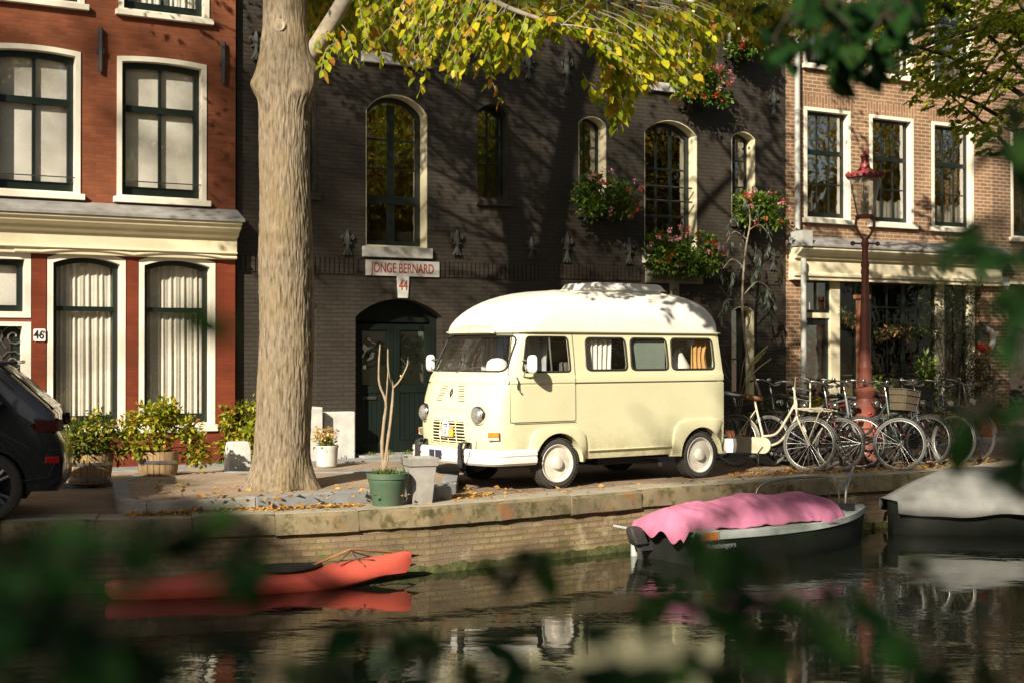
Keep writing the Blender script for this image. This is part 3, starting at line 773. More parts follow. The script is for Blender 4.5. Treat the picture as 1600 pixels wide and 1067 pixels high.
white_win(H, 1143, 1179, 478, 618, 1162, 0.1, v=((.3, .03, 0, 1), (.78, .12, 0, 1)), h=((.4, .03),), stile=.05, name='low_window', smat=M['green_paint'])
white_win(H, 898, 934, 478, 618, 916, 0.1, False, v=((.5, .03, 0, 1),), h=((.4, .03),), stile=.05, name='low_window')
du0, du1, dz1 = u(992), u(1112), z(1048, 486)
H.cut.prism(arch(du0, du1, -0.3, dz1, 0.30), -0.5, 0.9)
MB().prism(arch(du0 + .003, du1 - .003, 0.05, dz1 - .003, 0.30), 0.26, 0.31).build('door', M['door_green'], H.root)
ns = MB(); ns.box((u(1008), -0.035, z(1048, 443)), (u(1097), 0.002, z(1048, 421))); ns.box((u(1046), -0.035, z(1048, 471)), (u(1059.5), 0.002, z(1048, 443) - .001))
nso = ns.build('name_stone', pm('weathered_stone', (.30, .29, .23), (.22, .21, .16), 6, .8, .2), H.root)
text('name', 'KANTENDELL', 0.2, M['olive_letter'], nso, (u(1056), -0.037, z(1048, 434)), 0.78)
text('number', '42', 0.2, M['olive_letter'], nso, (u(1052.5), -0.037, z(1052, 458)), 0.7)
soldier(H, 867, 1003, 419, 441, 1048); soldier(H, 1102, 1224, 419, 441, 1048)
for a, y0, y1 in ((884, 74, 150), (884, 360, 414), (981, 369, 416), (1121, 375, 420), (1207, 137, 187), (1076, 130, 180), (1206, 385, 425)):
    fleur(u(a), z(a, y1), z(a, y0), H.root)
H.wall()

# ------------------------------------------------------------------ tan house with the shop
H = House('tan_brick_house', 'tan brick house with three sash windows over a cream shop front behind the lamp', 1228.5, 1551, 0.0, M['tan_brick'], 12.5)
u, z = H.u, H.z; HR = H
def still_life(f, a, b, z0, z1, y):
    MB().box((a + .1, y + .03, z0 + .1), (a + .32, y + .06, z0 + .34)).build('window_card', M['blind'], f)
def lace(f, a, b, z0, z1, y):
    rows = [[(a + (b-a)*i/60, y + .05 + .012*math.sin(i*1.1), zz + .03*math.sin(i*.5)*(k == 1)) for i in range(61)] for k, zz in enumerate((z0, z0 + .42))]
    MB().grid(rows).build('lace_curtain', M['curtain'], f, smooth=80)
for k, (a, b_, yt, yb, pm_) in enumerate(((1256.5, 1329, 170, 343, 1293), (1359, 1427.5, 182, 350, 1393), (1456, 1521.5, 193, 357, 1489))):
    zz0 = z(pm_, yb)
    H.window(u(a), u(b_), zz0, z(pm_, yt), 0.0, 0.12, 0.07, v=((.333, .028, 0, 1), (.667, .028, 0, 1)), h=((.62, .09), (.30, .028)), sill=(M['white'], .06, .09, .09), stile=.06, gl=M['glass_sash'], blind=(still_life, lace, lace)[k])
    MB().box((u(a) - .08, -.005, z(pm_, yt)), (u(b_) + .08, .002, z(pm_, yt) + .27)).build('brick_lintel', M['tan_soldier'], H.root)
    H.window(u(a), u(b_), zz0 + 3.0, z(pm_, yt) + 3.0, 0.0, 0.12, 0.07, v=((.333, .028, 0, 1), (.667, .028, 0, 1)), h=((.62, .09), (.30, .028)), sill=(M['white'], .06, .09, .09), stile=.06, gl=M['glass_sash'])
# shop front
sx0, sx1 = u(1256), u(1533); zb, zt = 0.05, z(1395, 441)
H.cut.box((sx0, -.5, -.3), (sx1, .9, zt))
xd0, xd1, xp = u(1257.5), u(1299), u(1314)
for a, b_ in ((xd1, xp), (u(1465), u(1477)), (u(1514), u(1525))):
    MB().box((a, .02, .05), (b_, .2, zt - .003)).build('shop_post', M['cream_paint'], H.root, bevel=.01)

dz_ = z(1278, 497)
MB().box((xd0, .04, dz_), (xd1 - .002, .16, dz_ + .1)).build('transom', M['cream_paint'], H.root)
fl = MB().ringprism([(xd0, dz_ + .102), (xd1 - .002, dz_ + .102), (xd1 - .002, zt - .004), (xd0, zt - .004)], [(xd0 + .05, dz_ + .16), (xd1 - .06, dz_ + .16), (xd1 - .06, zt - .06), (xd0 + .05, zt - .06)], .06, .12).build('fanlight', M['green_paint'], H.root)
MB().box(((xd0 + xd1) / 2 - .02, .065, dz_ + .16), ((xd0 + xd1) / 2 + .02, .11, zt - .06)).build('glazing_bar', M['green_paint'], fl)
MB().box((xd0 + .05, .3, dz_ + .1), (xd1 - .06, .31, zt - .06)).build('blind', M['blind'], fl)
MB().box((xd0 + .05, .085, dz_ + .15), (xd1 - .06, .09, zt - .05)).build('pane', M['glass'], fl)
sd = MB().ringprism([(xd0, .06), (xd1 - .002, .06), (xd1 - .002, dz_ - .003), (xd0, dz_ - .003)], [(xd0 + .09, .5), (xd1 - .1, .5), (xd1 - .1, dz_ - .14), (xd0 + .09, dz_ - .14)], .09, .15).build('shop_door', M['green_paint'], H.root)
MB().box((xd0 + .08, .11, .49), (xd1 - .09, .115, dz_ - .13)).build('pane', M['glass_dark'], sd)
MB().box((xd0 + .08, .2, .3), (xd1 - .09, .21, dz_ - .13)).build('door_curtain', pm('teal_cloth', (.03, .055, .05), (.02, .035, .033), 4, .8, 0), sd)
for (a, b_, nv) in ((xp, u(1465), 6), (u(1477), u(1514), 2)):
    f = MB().ringprism([(a + .002, .5), (b_ - .002, .5), (b_ - .002, zt - .004), (a + .002, zt - .004)], [(a + .05, .56), (b_ - .05, .56), (b_ - .05, zt - .05), (a + .05, zt - .05)], .08, .14).build('shop_window', M['green_paint'], H.root)
    bars = MB(); z0, z1 = .56, zt - .05
    for q in range(1, nv):
        x = a + (b_ - a) * q / nv; th = .05 if (nv == 6 and q == 4) else .015
        bars.box((x - th, .09, z0), (x + th, .13, z1))
    for q in (.30, .62, .82): bars.box((a + .05, .085, z0 + (z1 - z0) * q - .018), (b_ - .05, .135, z0 + (z1 - z0) * q + .018))
    bars.build('glazing_bar', M['green_paint'], f)
    MB().box((a + .03, .108, z0 - .02), (b_ - .03, .112, z1 + .02)).build('pane', M['glass_shop'], f)
    MB().box((a + .05, .2, z0), (b_ - .05, .205, z0 + (z1 - z0) * .30)).build('window_paper', pm('cream_paper', (.50, .42, .24), (.40, .33, .18), 3, .9, 0), f)
    MB().box((a, .04, .05), (b_, .2, .5)).build('stall_riser', M['brown_brick'], f)
ul, ur = u(1229), u(1559)
zc = lambda y: z(1395, y)
MB().prism([(0.0, zc(376)), (-0.06, zc(376) - .01), (-0.42, zc(391)), (-0.42, zc(394)), (0.0, zc(394))], ul + .02, ur, 'x').build('zinc_ledge', M['zinc'], H.root)
pr = [(0, zc(394) - .002), (-.39, zc(394) - .002), (-.39, zc(398)), (-.34, zc(402)), (-.24, zc(407)), (-.22, zc(411)), (-.16, zc(412)), (-.15, zc(431)), (-.19, zc(433)), (-.19, zc(437)), (-.15, zc(438)), (-.15, zc(443)), (0, zc(443))]
MB().prism(pr, ul + .05, ur - .03, 'x').build('cornice', M['cream_paint'], H.root, bevel=.006)
dp = MB(); xq = u(1241)
dp.tube([(xq, -.10, 12.3), (xq, -.10, zc(376) + .1)], .055, 12); dp.tube([(xq + .02, -.25, zc(412)), (xq + .02, -.25, .06)], .055, 12)
for zz in (5.2, 6.4, 7.8, 9.5): dp.tube([(xq, -.10, zz), (xq, -.10, zz + .05)], .065, 12)
for zz in (1.0, 2.3): dp.tube([(xq + .02, -.25, zz), (xq + .02, -.25, zz + .05)], .065, 12)
dp.box((xq - .17, -.44, zc(394)), (xq + .08, -.03, zc(376) + .06))
dp.build('drain_pipe', pm('grey_pipe_paint', (.42, .43, .40), (.34, .35, .33), 5, .5, .05), H.root, smooth=40)
MB().box((u(1251), -.03, z(1253, 553)), (u(1255), .0, z(1253, 528))).build('doorbell_panel', M['steel'], H.root)
H.wall()

# ------------------------------------------------------------------ next house, far right
H = House('brown_brick_house', 'brown brick house at the right edge, next to the tan house with the shop', 1551.5, 2000, 0.0, M['brown_brick'], 12.5)
u, z = H.u, H.z
for a, b_ in ((1580, 1645), (1680, 1745)):
    H.window(u(a), u(b_), z(1600, 372), z(1600, 205), 0, .12, .06, v=((.333, .028, 0, 1), (.667, .028, 0, 1)), h=((.62, .09), (.3, .028)), sill=(M['white'], .06, .09, .09), stile=.06, gl=M['glass_dark'])
H.cut.box((u(1577), -.5, -.3), (u(1700), .9, z(1600, 445)))
MB().box((u(1577) + .002, .12, .05), (u(1700), .2, z(1600, 445) - .003)).build('shop_window', M['glass_dark'], H.root)
MB().box((u(1577) - .03, -.05, z(1600, 445)), (u(1700), .12, z(1600, 437))).build('lintel', M['cream_paint'], H.root)
MB().box((u(1560), -.03, z(1568, 447)), (u(1576), .002, z(1568, 433))).build('stone_block', M['white_stone'], H.root)
H.wall()

def rest_of_row():
    pass
# ================================================================== the cream camper van
m, t, b = _nodes('cream_car_paint')
co = _coord(t); n1 = _noise(t, co, 1.5, 4); n2 = _noise(t, co, 7, 5, .7); n3 = _noise(t, co, 26, 4)
r = _ramp(t, [(.35, (.70, .69, .455)), (.7, (.655, .64, .415))]); t.links.new(n1.outputs[0], r.inputs[0])
# road dirt splashed along the sills and arches, blotchy
sx = t.nodes.new('ShaderNodeSeparateXYZ'); t.links.new(co, sx.inputs[0])
mr = t.nodes.new('ShaderNodeMapRange'); mr.inputs[1].default_value = .32; mr.inputs[2].default_value = .85; mr.inputs[3].default_value = .75; mr.inputs[4].default_value = 0; t.links.new(sx.outputs[2], mr.inputs[0])
q = _ramp(t, [(.42, (0, 0, 0)), (.70, (1, 1, 1))]); t.links.new(n2.outputs[0], q.inputs[0])
ml = t.nodes.new('ShaderNodeMath'); ml.operation = 'MULTIPLY'; t.links.new(mr.outputs[0], ml.inputs[0]); t.links.new(q.outputs[0], ml.inputs[1])
c_ = _mix(t, ml.outputs[0], r.outputs[0], (.36, .30, .19))
q3 = _ramp(t, [(.70, (0, 0, 0)), (.76, (.35, .35, .35))]); t.links.new(n3.outputs[0], q3.inputs[0])
t.links.new(_mix(t, q3.outputs[0], c_, (.42, .36, .22)), b.inputs['Base Color'])
rr_ = _ramp(t, [(.3, (.25,)*3), (.75, (.42,)*3)]); t.links.new(n2.outputs[0], rr_.inputs[0]); t.links.new(rr_.outputs[0], b.inputs['Roughness'])
b.inputs['Coat Weight'].default_value = .25; _bump(t, b, n1.outputs[0], .12, .02); M['van_cream'] = m
M['van_white'] = pm('white_car_paint', (0.80, 0.80, 0.76), (0.72, 0.71, 0.66), 5, 0.35, 0.015, coat=0.2, bscale=40)
M['van_seam'] = pm('seam_shadow', (0.10, 0.09, 0.06), None, 8, 0.8, 0)
M['amber'] = pm('amber_lens', (0.75, 0.22, 0.02), (0.6, 0.15, 0.02), 20, 0.2, 0.05)
M['lens'] = pm('headlamp_glass', (0.70, 0.70, 0.68), (0.45, 0.46, 0.46), 16, 0.08, 0.3, 0.75)
M['rim_paint'] = pm('greyed_rim_paint', (0.68, 0.67, 0.60), (0.46, 0.43, 0.35), 7, .45, .04)  # rim white greyed in blotches to stand for shading
M['tyre'] = pm('tyre_rubber', (0.035, 0.033, 0.03), (0.055, 0.05, 0.043), 18, 0.85, 0.3)
M['plate_blue'] = pm('dark_blue_plate', (0.03, 0.035, 0.075), None, 8, 0.4, 0)
M['grille_dark'] = pm('grille_dark', (0.012, 0.011, 0.01), None, 8, 0.8, 0)
M['van_glass'] = glass('van_glass', ior=1.75, wobble=0.02)
M['cab_dark'] = pm('cab_lining', (0.12, 0.10, 0.075), (0.08, 0.07, 0.05), 4, 0.8, 0)
M['linen'] = pm('white_linen', (0.82, 0.80, 0.72), (0.70, 0.68, 0.6), 5, 0.9, 0.05)
M['grey_curtain'] = pm('striped_grey_curtain', (0.50, 0.53, 0.52), (0.10, 0.11, 0.12), 9, 0.9, 0, stretch=(2.2, 2.2, 0.12))
VPH = R(36)
VO = Vector((-0.836, 18.2, 0.0))
van = thing('camper_van', 'cream vintage camper van with white high roof parked on the quay', 'camper van', VO, VPH)
VL = 4.18
_lev = [(.36, .885, .13, VL-.05), (.42, .905, .08, VL-.03), (.52, .925, .03, VL), (.70, .93, .01, VL), (.92, .93, .01, VL), (1.15, .93, .045, VL), (1.33, .928, .10, VL),
        (1.338, .916, .115, VL-.014), (1.352, .916, .117, VL-.014), (1.36, .930, .107, VL-.002), (1.44, .930, .14, VL-.003), (1.465, .921, .16, VL-.01), (1.52, .915, .195, VL-.015), (1.62, .905, .24, VL-.025), (1.75, .89, .30, VL-.035), (1.88, .873, .365, VL-.045), (1.965, .862, .405, VL-.05), (2.02, .855, .43, VL-.055)]
def van_ring(z, hw, xf, xr, D=.36, n=2.7, Dr=.22, nr=3.4, cnt=17):
    pts = []
    for k in range(cnt):                        # front, near side (-y) to far side (+y)
        t = math.sin((k / (cnt - 1) - .5) * PI)
        a = min(abs(t), 1)
        pts.append((xf + D * (1 - (1 - a ** n) ** (1 / n)), hw * t, z))
    ns = 26
    for k in range(1, ns):
        f = k / ns; pts.append((xf + D + (xr - Dr - xf - D) * f, hw, z))
    for k in range(cnt):
        t = math.sin((.5 - k / (cnt - 1)) * PI); a = min(abs(t), 1)
        pts.append((xr - Dr * (1 - (1 - a ** nr) ** (1 / nr)), hw * t, z))
    for k in range(1, ns):
        f = 1 - k / ns; pts.append((xf + D + (xr - Dr - xf - D) * f, -hw, z))
    return pts
shell = MB().rings([van_ring(*l) for l in _lev])
def bvh_of(mb): return BVHTree.FromPolygons([Vector(v) for v in mb.v], mb.f)
VB = bvh_of(shell)
def hit(o, d, lift=0.0):
    p, n, i, ds = VB.ray_cast(Vector(o), Vector(d))
    if p is None: return None
    d = Vector(d)
    if n.dot(d) > 0: n = -n
    return p + n * lift, n
def on_side(x, z, lift=0.0):
    h = hit((x, -3, z), (0, 1, 0), lift); return h[0] if h else Vector((x, -.9, z))
def on_far(x, z, lift=0.0):
    h = hit((x, 3, z), (0, -1, 0), lift); return h[0] if h else Vector((x, .9, z))
def on_front(y, z, lift=0.0):
    h = hit((-3, y, z), (1, 0, 0), lift); return h[0] if h else Vector((.3, y, z))
# window and door outlines in (x, z) for the sides, (y, z) for the front
WS = []
for k in range(7): WS.append((-.80 + 1.60 * k / 6, 1.515 - .012 * math.sin(PI * k / 6)))
ws = [(-.735, 1.515), (.735, 1.515)]
def rpoly(pts, r, n=5):
    out = []; N = len(pts)
    for k in range(N):
        a, b, c = Vector(pts[k-1]), Vector(pts[k]), Vector(pts[(k+1) % N])
        u1 = (a - b).normalized(); u2 = (c - b).normalized()
        for q in range(n + 1):
            t = q / n
            out.append(tuple((b + u1 * r) * (1-t)**2 + b * 2*t*(1-t) + (b + u2 * r) * t**2))
    # subdivide the long runs so the outline can follow the curved body
    res = []
    for k in range(len(out)):
        a, b = Vector(out[k]), Vector(out[(k+1) % len(out)]); m_ = max(1, int((b-a).length / .06))
        for q in range(m_): res.append(tuple(a.lerp(b, q / m_)))
    return res
O_ws = rpoly([(-.83, 1.505), (.83, 1.505), (.785, 1.955), (-.785, 1.955)], .09)
O_door = rpoly([(.335, .86), (1.385, .86), (1.375, 1.995), (.52, 1.995), (.35, 1.50), (.335, 1.35)], .03, 3)
O_dw = rpoly([(.53, 1.50), (1.30, 1.50), (1.285, 1.945), (.64, 1.945)], .055)
O_s = [rpoly([(a, 1.515), (b, 1.515), (b - .01, 1.935), (a + .01, 1.935)], .075) for a, b in ((1.575, 2.27), (2.345, 3.005), (3.075, 3.87))]
def shell_obj(name):
    o = shell.__class__(); o.v = list(shell.v); o.f = [list(f) for f in shell.f]; o.m = list(shell.m)
    ob = o.build(name, M['van_cream'], van, fix=True)
    md = ob.modifiers.new('s', 'SOLIDIFY'); md.thickness = .022; md.offset = -1
    dg = bpy.context.evaluated_depsgraph_get(); me = bpy.data.meshes.new_from_object(ob.evaluated_get(dg)); ob.modifiers.clear(); ob.data = me
    return ob
def side_prism(mb, o, y0=-1.3, y1=-.55): return mb.prism(o, y0, y1, 'y')
def shrink(o, d):
    c = Vector((sum(p[0] for p in o) / len(o), sum(p[1] for p in o) / len(o)))
    r = []; n = len(o)
    for k in range(n):
        t = (Vector(o[(k+1) % n]) - Vector(o[k-1])); nn = Vector((-t.y, t.x)).normalized()
        if nn.dot(c - Vector(o[k])) < 0: nn = -nn
        r.append(tuple(Vector(o[k]) + nn * d))
    return r
body = shell_obj('body')
def cut_body(fn):
    c = MB(); fn(c); co_ = c.build('cutter', M['van_cream']); co_.parent = van; bpy.context.view_layer.update()
    boolean(body, co_); kill(co_)
cut_body(lambda c: c.prism(O_ws, -.5, .85, 'x'))
for o in O_s:
    cut_body(lambda c: side_prism(c, o)); cut_body(lambda c: c.prism(o, .55, 1.3, 'y'))
cut_body(lambda c: c.prism(O_dw, .55, 1.3, 'y'))
cut_body(lambda c: side_prism(c, O_door))
cyl = lambda x, y0, y1, r: [(x + r * math.cos(2*PI*k/40), .33 + r * math.sin(2*PI*k/40)) for k in range(40)]
for x in (1.09, 3.59):
    cut_body(lambda c: c.prism(cyl(x, 0, 0, .385), -1.3, -.55, 'y')); cut_body(lambda c: c.prism(cyl(x, 0, 0, .385), .55, 1.3, 'y'))
cut_body(lambda c: c.prism([(-.395, .585), (.395, .585), (.365, .865), (-.365, .865)], -.5, .6, 'x'))
body.data.shade_smooth(); body.data.set_sharp_from_angle(angle=R(28))
door = shell_obj('door')
ci = MB(); side_prism(ci, shrink(O_door, .009)); ci = ci.build('cutter', M['van_cream']); ci.parent = van
cw = MB(); side_prism(cw, O_dw, -1.4, -.5); cw = cw.build('cutter', M['van_cream']); cw.parent = van; bpy.context.view_layer.update()
boolean(door, ci, 'INTERSECT'); boolean(door, cw); kill(ci); kill(cw)
door.data.shade_smooth(); door.data.set_sharp_from_angle(angle=R(28))
# glazing that follows the body
def pane(name, outline, onf, parent, mat, lift=-.012):
    rings = []
    cx_ = sum(p[0] for p in outline) / len(outline); cz_ = sum(p[1] for p in outline) / len(outline)
    for s_ in (1.005, .8, .55, .3, .05):
        rings.append([tuple(onf(cx_ + (a - cx_) * s_, cz_ + (b - cz_) * s_, lift)) for a, b in outline])
    return MB().rings(rings, False, True).build(name, mat, parent, smooth=60)
def gasket(outline, onf, parent, r=.013, lift=.002):
    return MB().tube([onf(a, b, lift) for a, b in outline], r, 6, closed=True).build('rubber_seal', M['rubber'], parent, smooth=60)
wsf = pane('windscreen', O_ws, on_front, van, M['van_glass'])
gasket(O_ws, on_front, wsf, .014)
for o in O_s:
    g = pane('side_window', o, on_side, van, M['van_glass']); gasket(o, on_side, g)
    g = pane('side_window', o, on_far, van, M['van_glass']); gasket(o, on_far, g)
g = pane('door_window', O_dw, on_side, door, M['van_glass']);  gasket(O_dw, on_side, door, .011)
MB().tube([on_side(1.00, 1.505, 0), on_side(.995, 1.94, 0)], .011, 6).build('window_channel', M['steel'], door)
g = pane('side_window', O_dw, on_far, van, M['van_glass'])
# interior: floor, cab back wall, seats, curtains
MB().box((.35, -.84, .60), (VL - .12, .84, .64)).build('floor', M['cab_dark'], van)
MB().box((2.75, .75, .66), (VL - .25, .80, 1.5)).build('bench_back', M['cab_dark'], van)
st = MB()
for y in (-.42, .42):
    st.box((.95, y - .25, .66), (1.42, y + .25, 1.0)); st.box((1.38, y - .25, 1.0), (1.50, y + .25, 1.62))
st.build('seat', pm('tartan_seat', (.16, .15, .14), (.07, .065, .06), 20, .9, .1), van, bevel=.04)
MB().box((.30, -.72, 1.30), (.56, .72, 1.49)).build('dashboard', M['cab_dark'], van, bevel=.03)
sw = MB(); sw.tube([(.80 + .06*math.sin(2*PI*k/20), -.38 + .19*math.cos(2*PI*k/20), 1.44 + .17*math.sin(2*PI*k/20)) for k in range(20)], .013, 6, closed=True); sw.build('steering_wheel', M['rubber'], van)
def cloth(name, a, b, z0, z1, axis, at, mat, fold=40, amp=.025, tie=0.0):
    rows = []
    for k in range(9):
        f = k / 8; row = []
        for i in range(70):
            s_ = i / 69; x = a + (b - a) * s_
            pinch = 1 - tie * math.exp(-((f - .6) / .25) ** 2)
            xx = a + (x - a) * pinch
            d_ = amp * math.sin(x * fold + 1.2 * noise.noise((x * 3, f * 2, at)))
            row.append((xx, at + d_, z1 + (z0 - z1) * f) if axis == 'y' else (at + d_, xx, z1 + (z0 - z1) * f))
        rows.append(row)
    return MB().grid(rows).build(name, mat, van, smooth=80)
cloth('curtain', -.80, .80, 1.1, 1.99, 'x', 1.05, M['grey_curtain'], 26, .05)
cloth('curtain', 1.56, 2.10, 1.48, 1.96, 'y', -.80, M['linen'], 75, .011, .0)
cloth('curtain', 3.55, 3.88, 1.48, 1.96, 'y', -.78, pm('ochre_curtain', (.55, .33, .12), (.42, .24, .08), 6, .9, 0), 70, .012, .12)
MB().box((2.33, -.83, 1.48), (3.02, -.825, 1.97)).build('window_screen', pm('green_grey_screen', (.23, .29, .24), (.19, .24, .20), 3, .8, 0), van)
MB().rings([[(3.42 + r_*.20*math.cos(2*PI*j/20)*(1 + .15*math.sin(3*j)), -.66 + .14*r_*math.sin(2*PI*j/20), 1.44 + zz) for j in range(20)] for r_, zz in ((1, 0), (.95, .12), (.6, .22), (.35, .30), (.1, .36))], True, True).build('cushion', M['linen'], van, smooth=60)
capm = MB().rings([[(.42 + r_*.13*math.cos(2*PI*j/18) , -.52 + r_*.17*math.sin(2*PI*j/18), 1.50 + zz) for j in range(18)] for r_, zz in ((1.15, 0), (1, .01), (1, .07), (.85, .13), (.5, .165), (.1, .175))], True, True)
tag(capm.build('white_cap', M['linen'], van, smooth=60), 'x', 'x')
for k_ in ('label', 'category'): del bpy.data.objects['white_cap'][k_]
# roof
def roof_ring(q):
    zz = 2.022 + .56 * (1 - q ** 2.7) ** (1 / 2.3)
    return van_ring(zz, .868 * (.03 + .97 * q ** .85), .385 + (1 - q) ** .68 * 1.40, VL + .0 - (1 - q) ** .85 * .95, D=.30 * max(q, .1) + .06, n=2.7, Dr=.24 * max(q, .1) + .06, nr=2.5)
qs = [1, .998, .99, .975, .95, .91, .86, .8, .72, .62, .5, .36, .2, .02]
rf = MB().rings([[(x, y, z - .035) for x, y, z in roof_ring(1)]] + [roof_ring(q) for q in qs], False, True)
roof = rf.build('high_roof', M['van_white'], van, smooth=45)
RB = bvh_of(rf)
def on_roof(x, y, lift):
    p, n, i, d = RB.ray_cast(Vector((x, y, 4)), Vector((0, 0, -1)))
    return p + n * lift * (1 if n.z > 0 else -1) if p else None
for x in (1.75, 2.15, 2.55, 2.95, 3.35):
    pts = []
    for k in range(29):
        y = -.86 + 1.72 * k / 28; p = on_roof(x, y, .0)
        if p: pts.append(p)
    MB().tube(pts, .011, 5).build('roof_seam', M['van_cream'], roof, smooth=60)
gut = [ (x, y, 2.012) for x, y, z in van_ring(2.02, .882, .375, VL - .03)]
MB().tube(gut, .013, 6, closed=True).build('rain_gutter', M['van_cream'], van, smooth=60)
vi = MB()
for s_ in (0,):
    rows = []
    for y in np.linspace(-.52, .52, 15):
        e = 1 - (abs(y) / .56) ** 6
        p = on_front(y, 1.985, 0)
        rows.append([(p.x - .03, y, 1.972), (p.x - .085, y, 1.985 + .01 * e), (p.x - .07, y, 1.99 + .075 * e), (p.x + .03, y, 2.0 + .115 * e)])
    vi.grid(rows)
vi.build('visor', M['van_cream'], van, smooth=40)
MB().tube([vi.v[k*4+1] for k in range(15)], .004, 5).build('visor_seam', M['van_seam'], van)
MB().tube([vi.v[7*4+1], vi.v[7*4+2], vi.v[7*4+3]], .005, 5).build('visor_seam', M['van_seam'], van)
# roof vent
rv = MB(); ol = rrect(2.15, 3.42, -.36, .36, .1); zb = 2.56
for o0, o1, za, zb_ in ((ol, ol, 2.52, 2.60), (rrect(2.10, 3.50, -.40, .40, .12), rrect(2.18, 3.38, -.33, .33, .1), 2.60, 2.70)):
    rv.rings([[(a, b, za) for a, b in o0], [(a, b, zb_ - .02) for a, b in [(p[0]*.4 + q[0]*.6, p[1]*.4 + q[1]*.6) for p, q in zip(o0, o1)]], [(a, b, zb_) for a, b in o1]], True, True)
vent = rv.build('roof_vent', M['van_white'], roof, smooth=35)
# fenders
def flare(x0, x1, ztop, zlow, xc, cut_l, cut_r, side):
    n = 18; R_ = .385; inner = []
    for k in range(n + 1):
        a = PI - PI * k / n; inner.append((xc + R_ * math.cos(a), .33 + R_ * math.sin(a)))
    inner = [(xc - R_, zlow)] + inner + [(xc + R_, zlow)]
    L_ = .16
    outer = []
    for k in range(n + 1):
        f = k / n; a = PI - PI * f
        dx, dz = math.cos(a), math.sin(a)
        # squared-off wheel housing
        s_ = 1 / max(abs(dx) / (xc - x0 if dx < 0 else x1 - xc), (dz / (ztop - .33)) if dz > 1e-6 else 1e-6)
        sq = (dx * s_, dz * s_)
        rr = ((abs(dx) / (xc - x0 if dx < 0 else x1 - xc)) ** 5 + (dz / (ztop - .33)) ** 5) ** (-1 / 5)
        outer.append((xc + dx * rr, .33 + dz * rr))
    outer = [(x0, zlow)] + outer + [(x1, zlow)]
    rows = [[], [], [], []]
    for (a, b), (c_, d_) in zip(outer, inner):
        y0 = on_side(a, max(b, .37)).y + .004 ; y1 = min(y0, -.9)
        rows[0].append((a, side * (y0 + .03), b)); rows[1].append((a + (c_-a) * .10, side * (y0 - .028), b + (d_-b) * .10))
        rows[2].append((a + (c_-a) * .25, side * (y0 - .036), b + (d_-b) * .25)); rows[3].append((c_, side * (min(-.93, y0) - .036), d_))
    rows.append([(a, side * -.72, b) for a, b in inner])
    return MB().grid(rows).build('wheel_arch', M['van_cream'], body, smooth=35)
for s_ in (1, -1):
    flare(.62, 1.56, .80, .40, 1.09, 0, 0, s_); flare(3.06, 4.14, .84, .37, 3.59, 0, 0, s_)
# seams, sill
MB().tube([on_side(x, 1.345, .001) for x in np.linspace(1.39, VL - .25, 30)], .006, 5).build('belt_seam', M['van_seam'], van)
MB().tube([on_side(a, b, -.007) for a, b in O_door], .009, 5, closed=True).build('door_gap_shade', M['van_seam'], van)  # dark tube laid inside the gap in place of its shade
MB().tube([on_side(x, .845, .0) for x in np.linspace(.40, 1.39, 14)], .006, 5).build('door_seam', M['van_seam'], van)
MB().tube([on_side(x, .47, .012) for x in np.linspace(1.60, 3.05, 14)], .012, 6).build('sill_moulding', M['van_cream'], van, smooth=60)
MB().tube([on_side(x, 1.345, .0) for x in np.linspace(.42, 1.375, 16)], .005, 5).build('door_crease', M['van_cream'], door)
# underside
ub = MB(); ub.box((.5, -.62, .30), (VL - .2, .62, .50)); ub.box((1.9, -.75, .25), (2.7, -.3, .40)); ub.tube([(2.6, -.7, .27), (2.95, -.74, .26), (3.0, -.78, .20)], .035, 8)
ub.build('chassis', M['grille_dark'], van)
# wheels
def wheel(x, y, side, steer=0.0):
    root = MB(); w_ = .165
    prof = [(.236, -w_/2 + .03), (.252, -w_/2 - .012), (.295, -w_/2 - .008), (.318, -w_/2 + .02), (.325, -w_/2 + .05), (.325, w_/2 - .05), (.318, w_/2 - .02), (.295, w_/2 + .008), (.252, w_/2 + .012), (.236, w_/2 - .03)]
    root.lathe(prof, 48, ax='y', cap=False)
    # tread blocks
    for k in range(44):
        a = 2*PI*k/44
        for yy in (-.055, 0, .055):
            p = Vector(((.325) * math.cos(a + .05*(yy > 0)), yy, .325 * math.sin(a + .05*(yy > 0))))
            i0 = len(root.v); root.box((-.006, yy - .022, -.016), (.006, yy + .022, .016))
            root.xf(Matrix.Translation((p.x, 0, p.z)) @ Matrix.Rotation(-a - .05*(yy > 0), 4, 'Y'), i0)
    t_ = root.build('wheel', M['tyre'], van, smooth=40, fix=False)
    t_.location = (x, y, .325); t_.rotation_euler = (0, 0, steer)
    o_ = -side
    pr = [(.24, .06), (.246, .088), (.238, .094), (.222, .082), (.205, .054), (.18, .046), (.150, .056), (.12, .062), (.09, .055), (.01, .052)]; pr_ = [(.215, .075), (.212, .092), (.200, .095), (.185, .082), (.170, .052), (.150, .046), (.125, .058), (.105, .060), (.085, .052), (.01, .052)]
    rim = MB().lathe([(r_, -h * side * -1) for r_, h in pr], 40, ax='y')
    ro = rim.build('rim', M['rim_paint'], t_, smooth=35)
    hub = MB().lathe([(.082, side * .05), (.080, side * .085), (.066, side * .108), (.03, side * .118), (.004, side * .12)], 28, ax='y').build('hub_cap', M['rim_paint'], t_, smooth=40)
    sl_ = MB()
    for k in range(10):
        a = 2*PI*k/10; i0 = len(sl_.v); sl_.box((-.022, -.004, -.007), (.022, .004, .007))
        sl_.xf(Matrix.Translation((.163*math.cos(a), side * .053, .163*math.sin(a))) @ Matrix.Rotation(-a + PI/2, 4, 'Y'), i0)
    sl_.build('rim_slot', M['grille_dark'], t_)
    return t_
wheel(1.09, -.84, -1, R(-3)); wheel(1.09, .84, 1, R(-3)); wheel(3.59, -.84, -1); wheel(3.59, .84, 1)
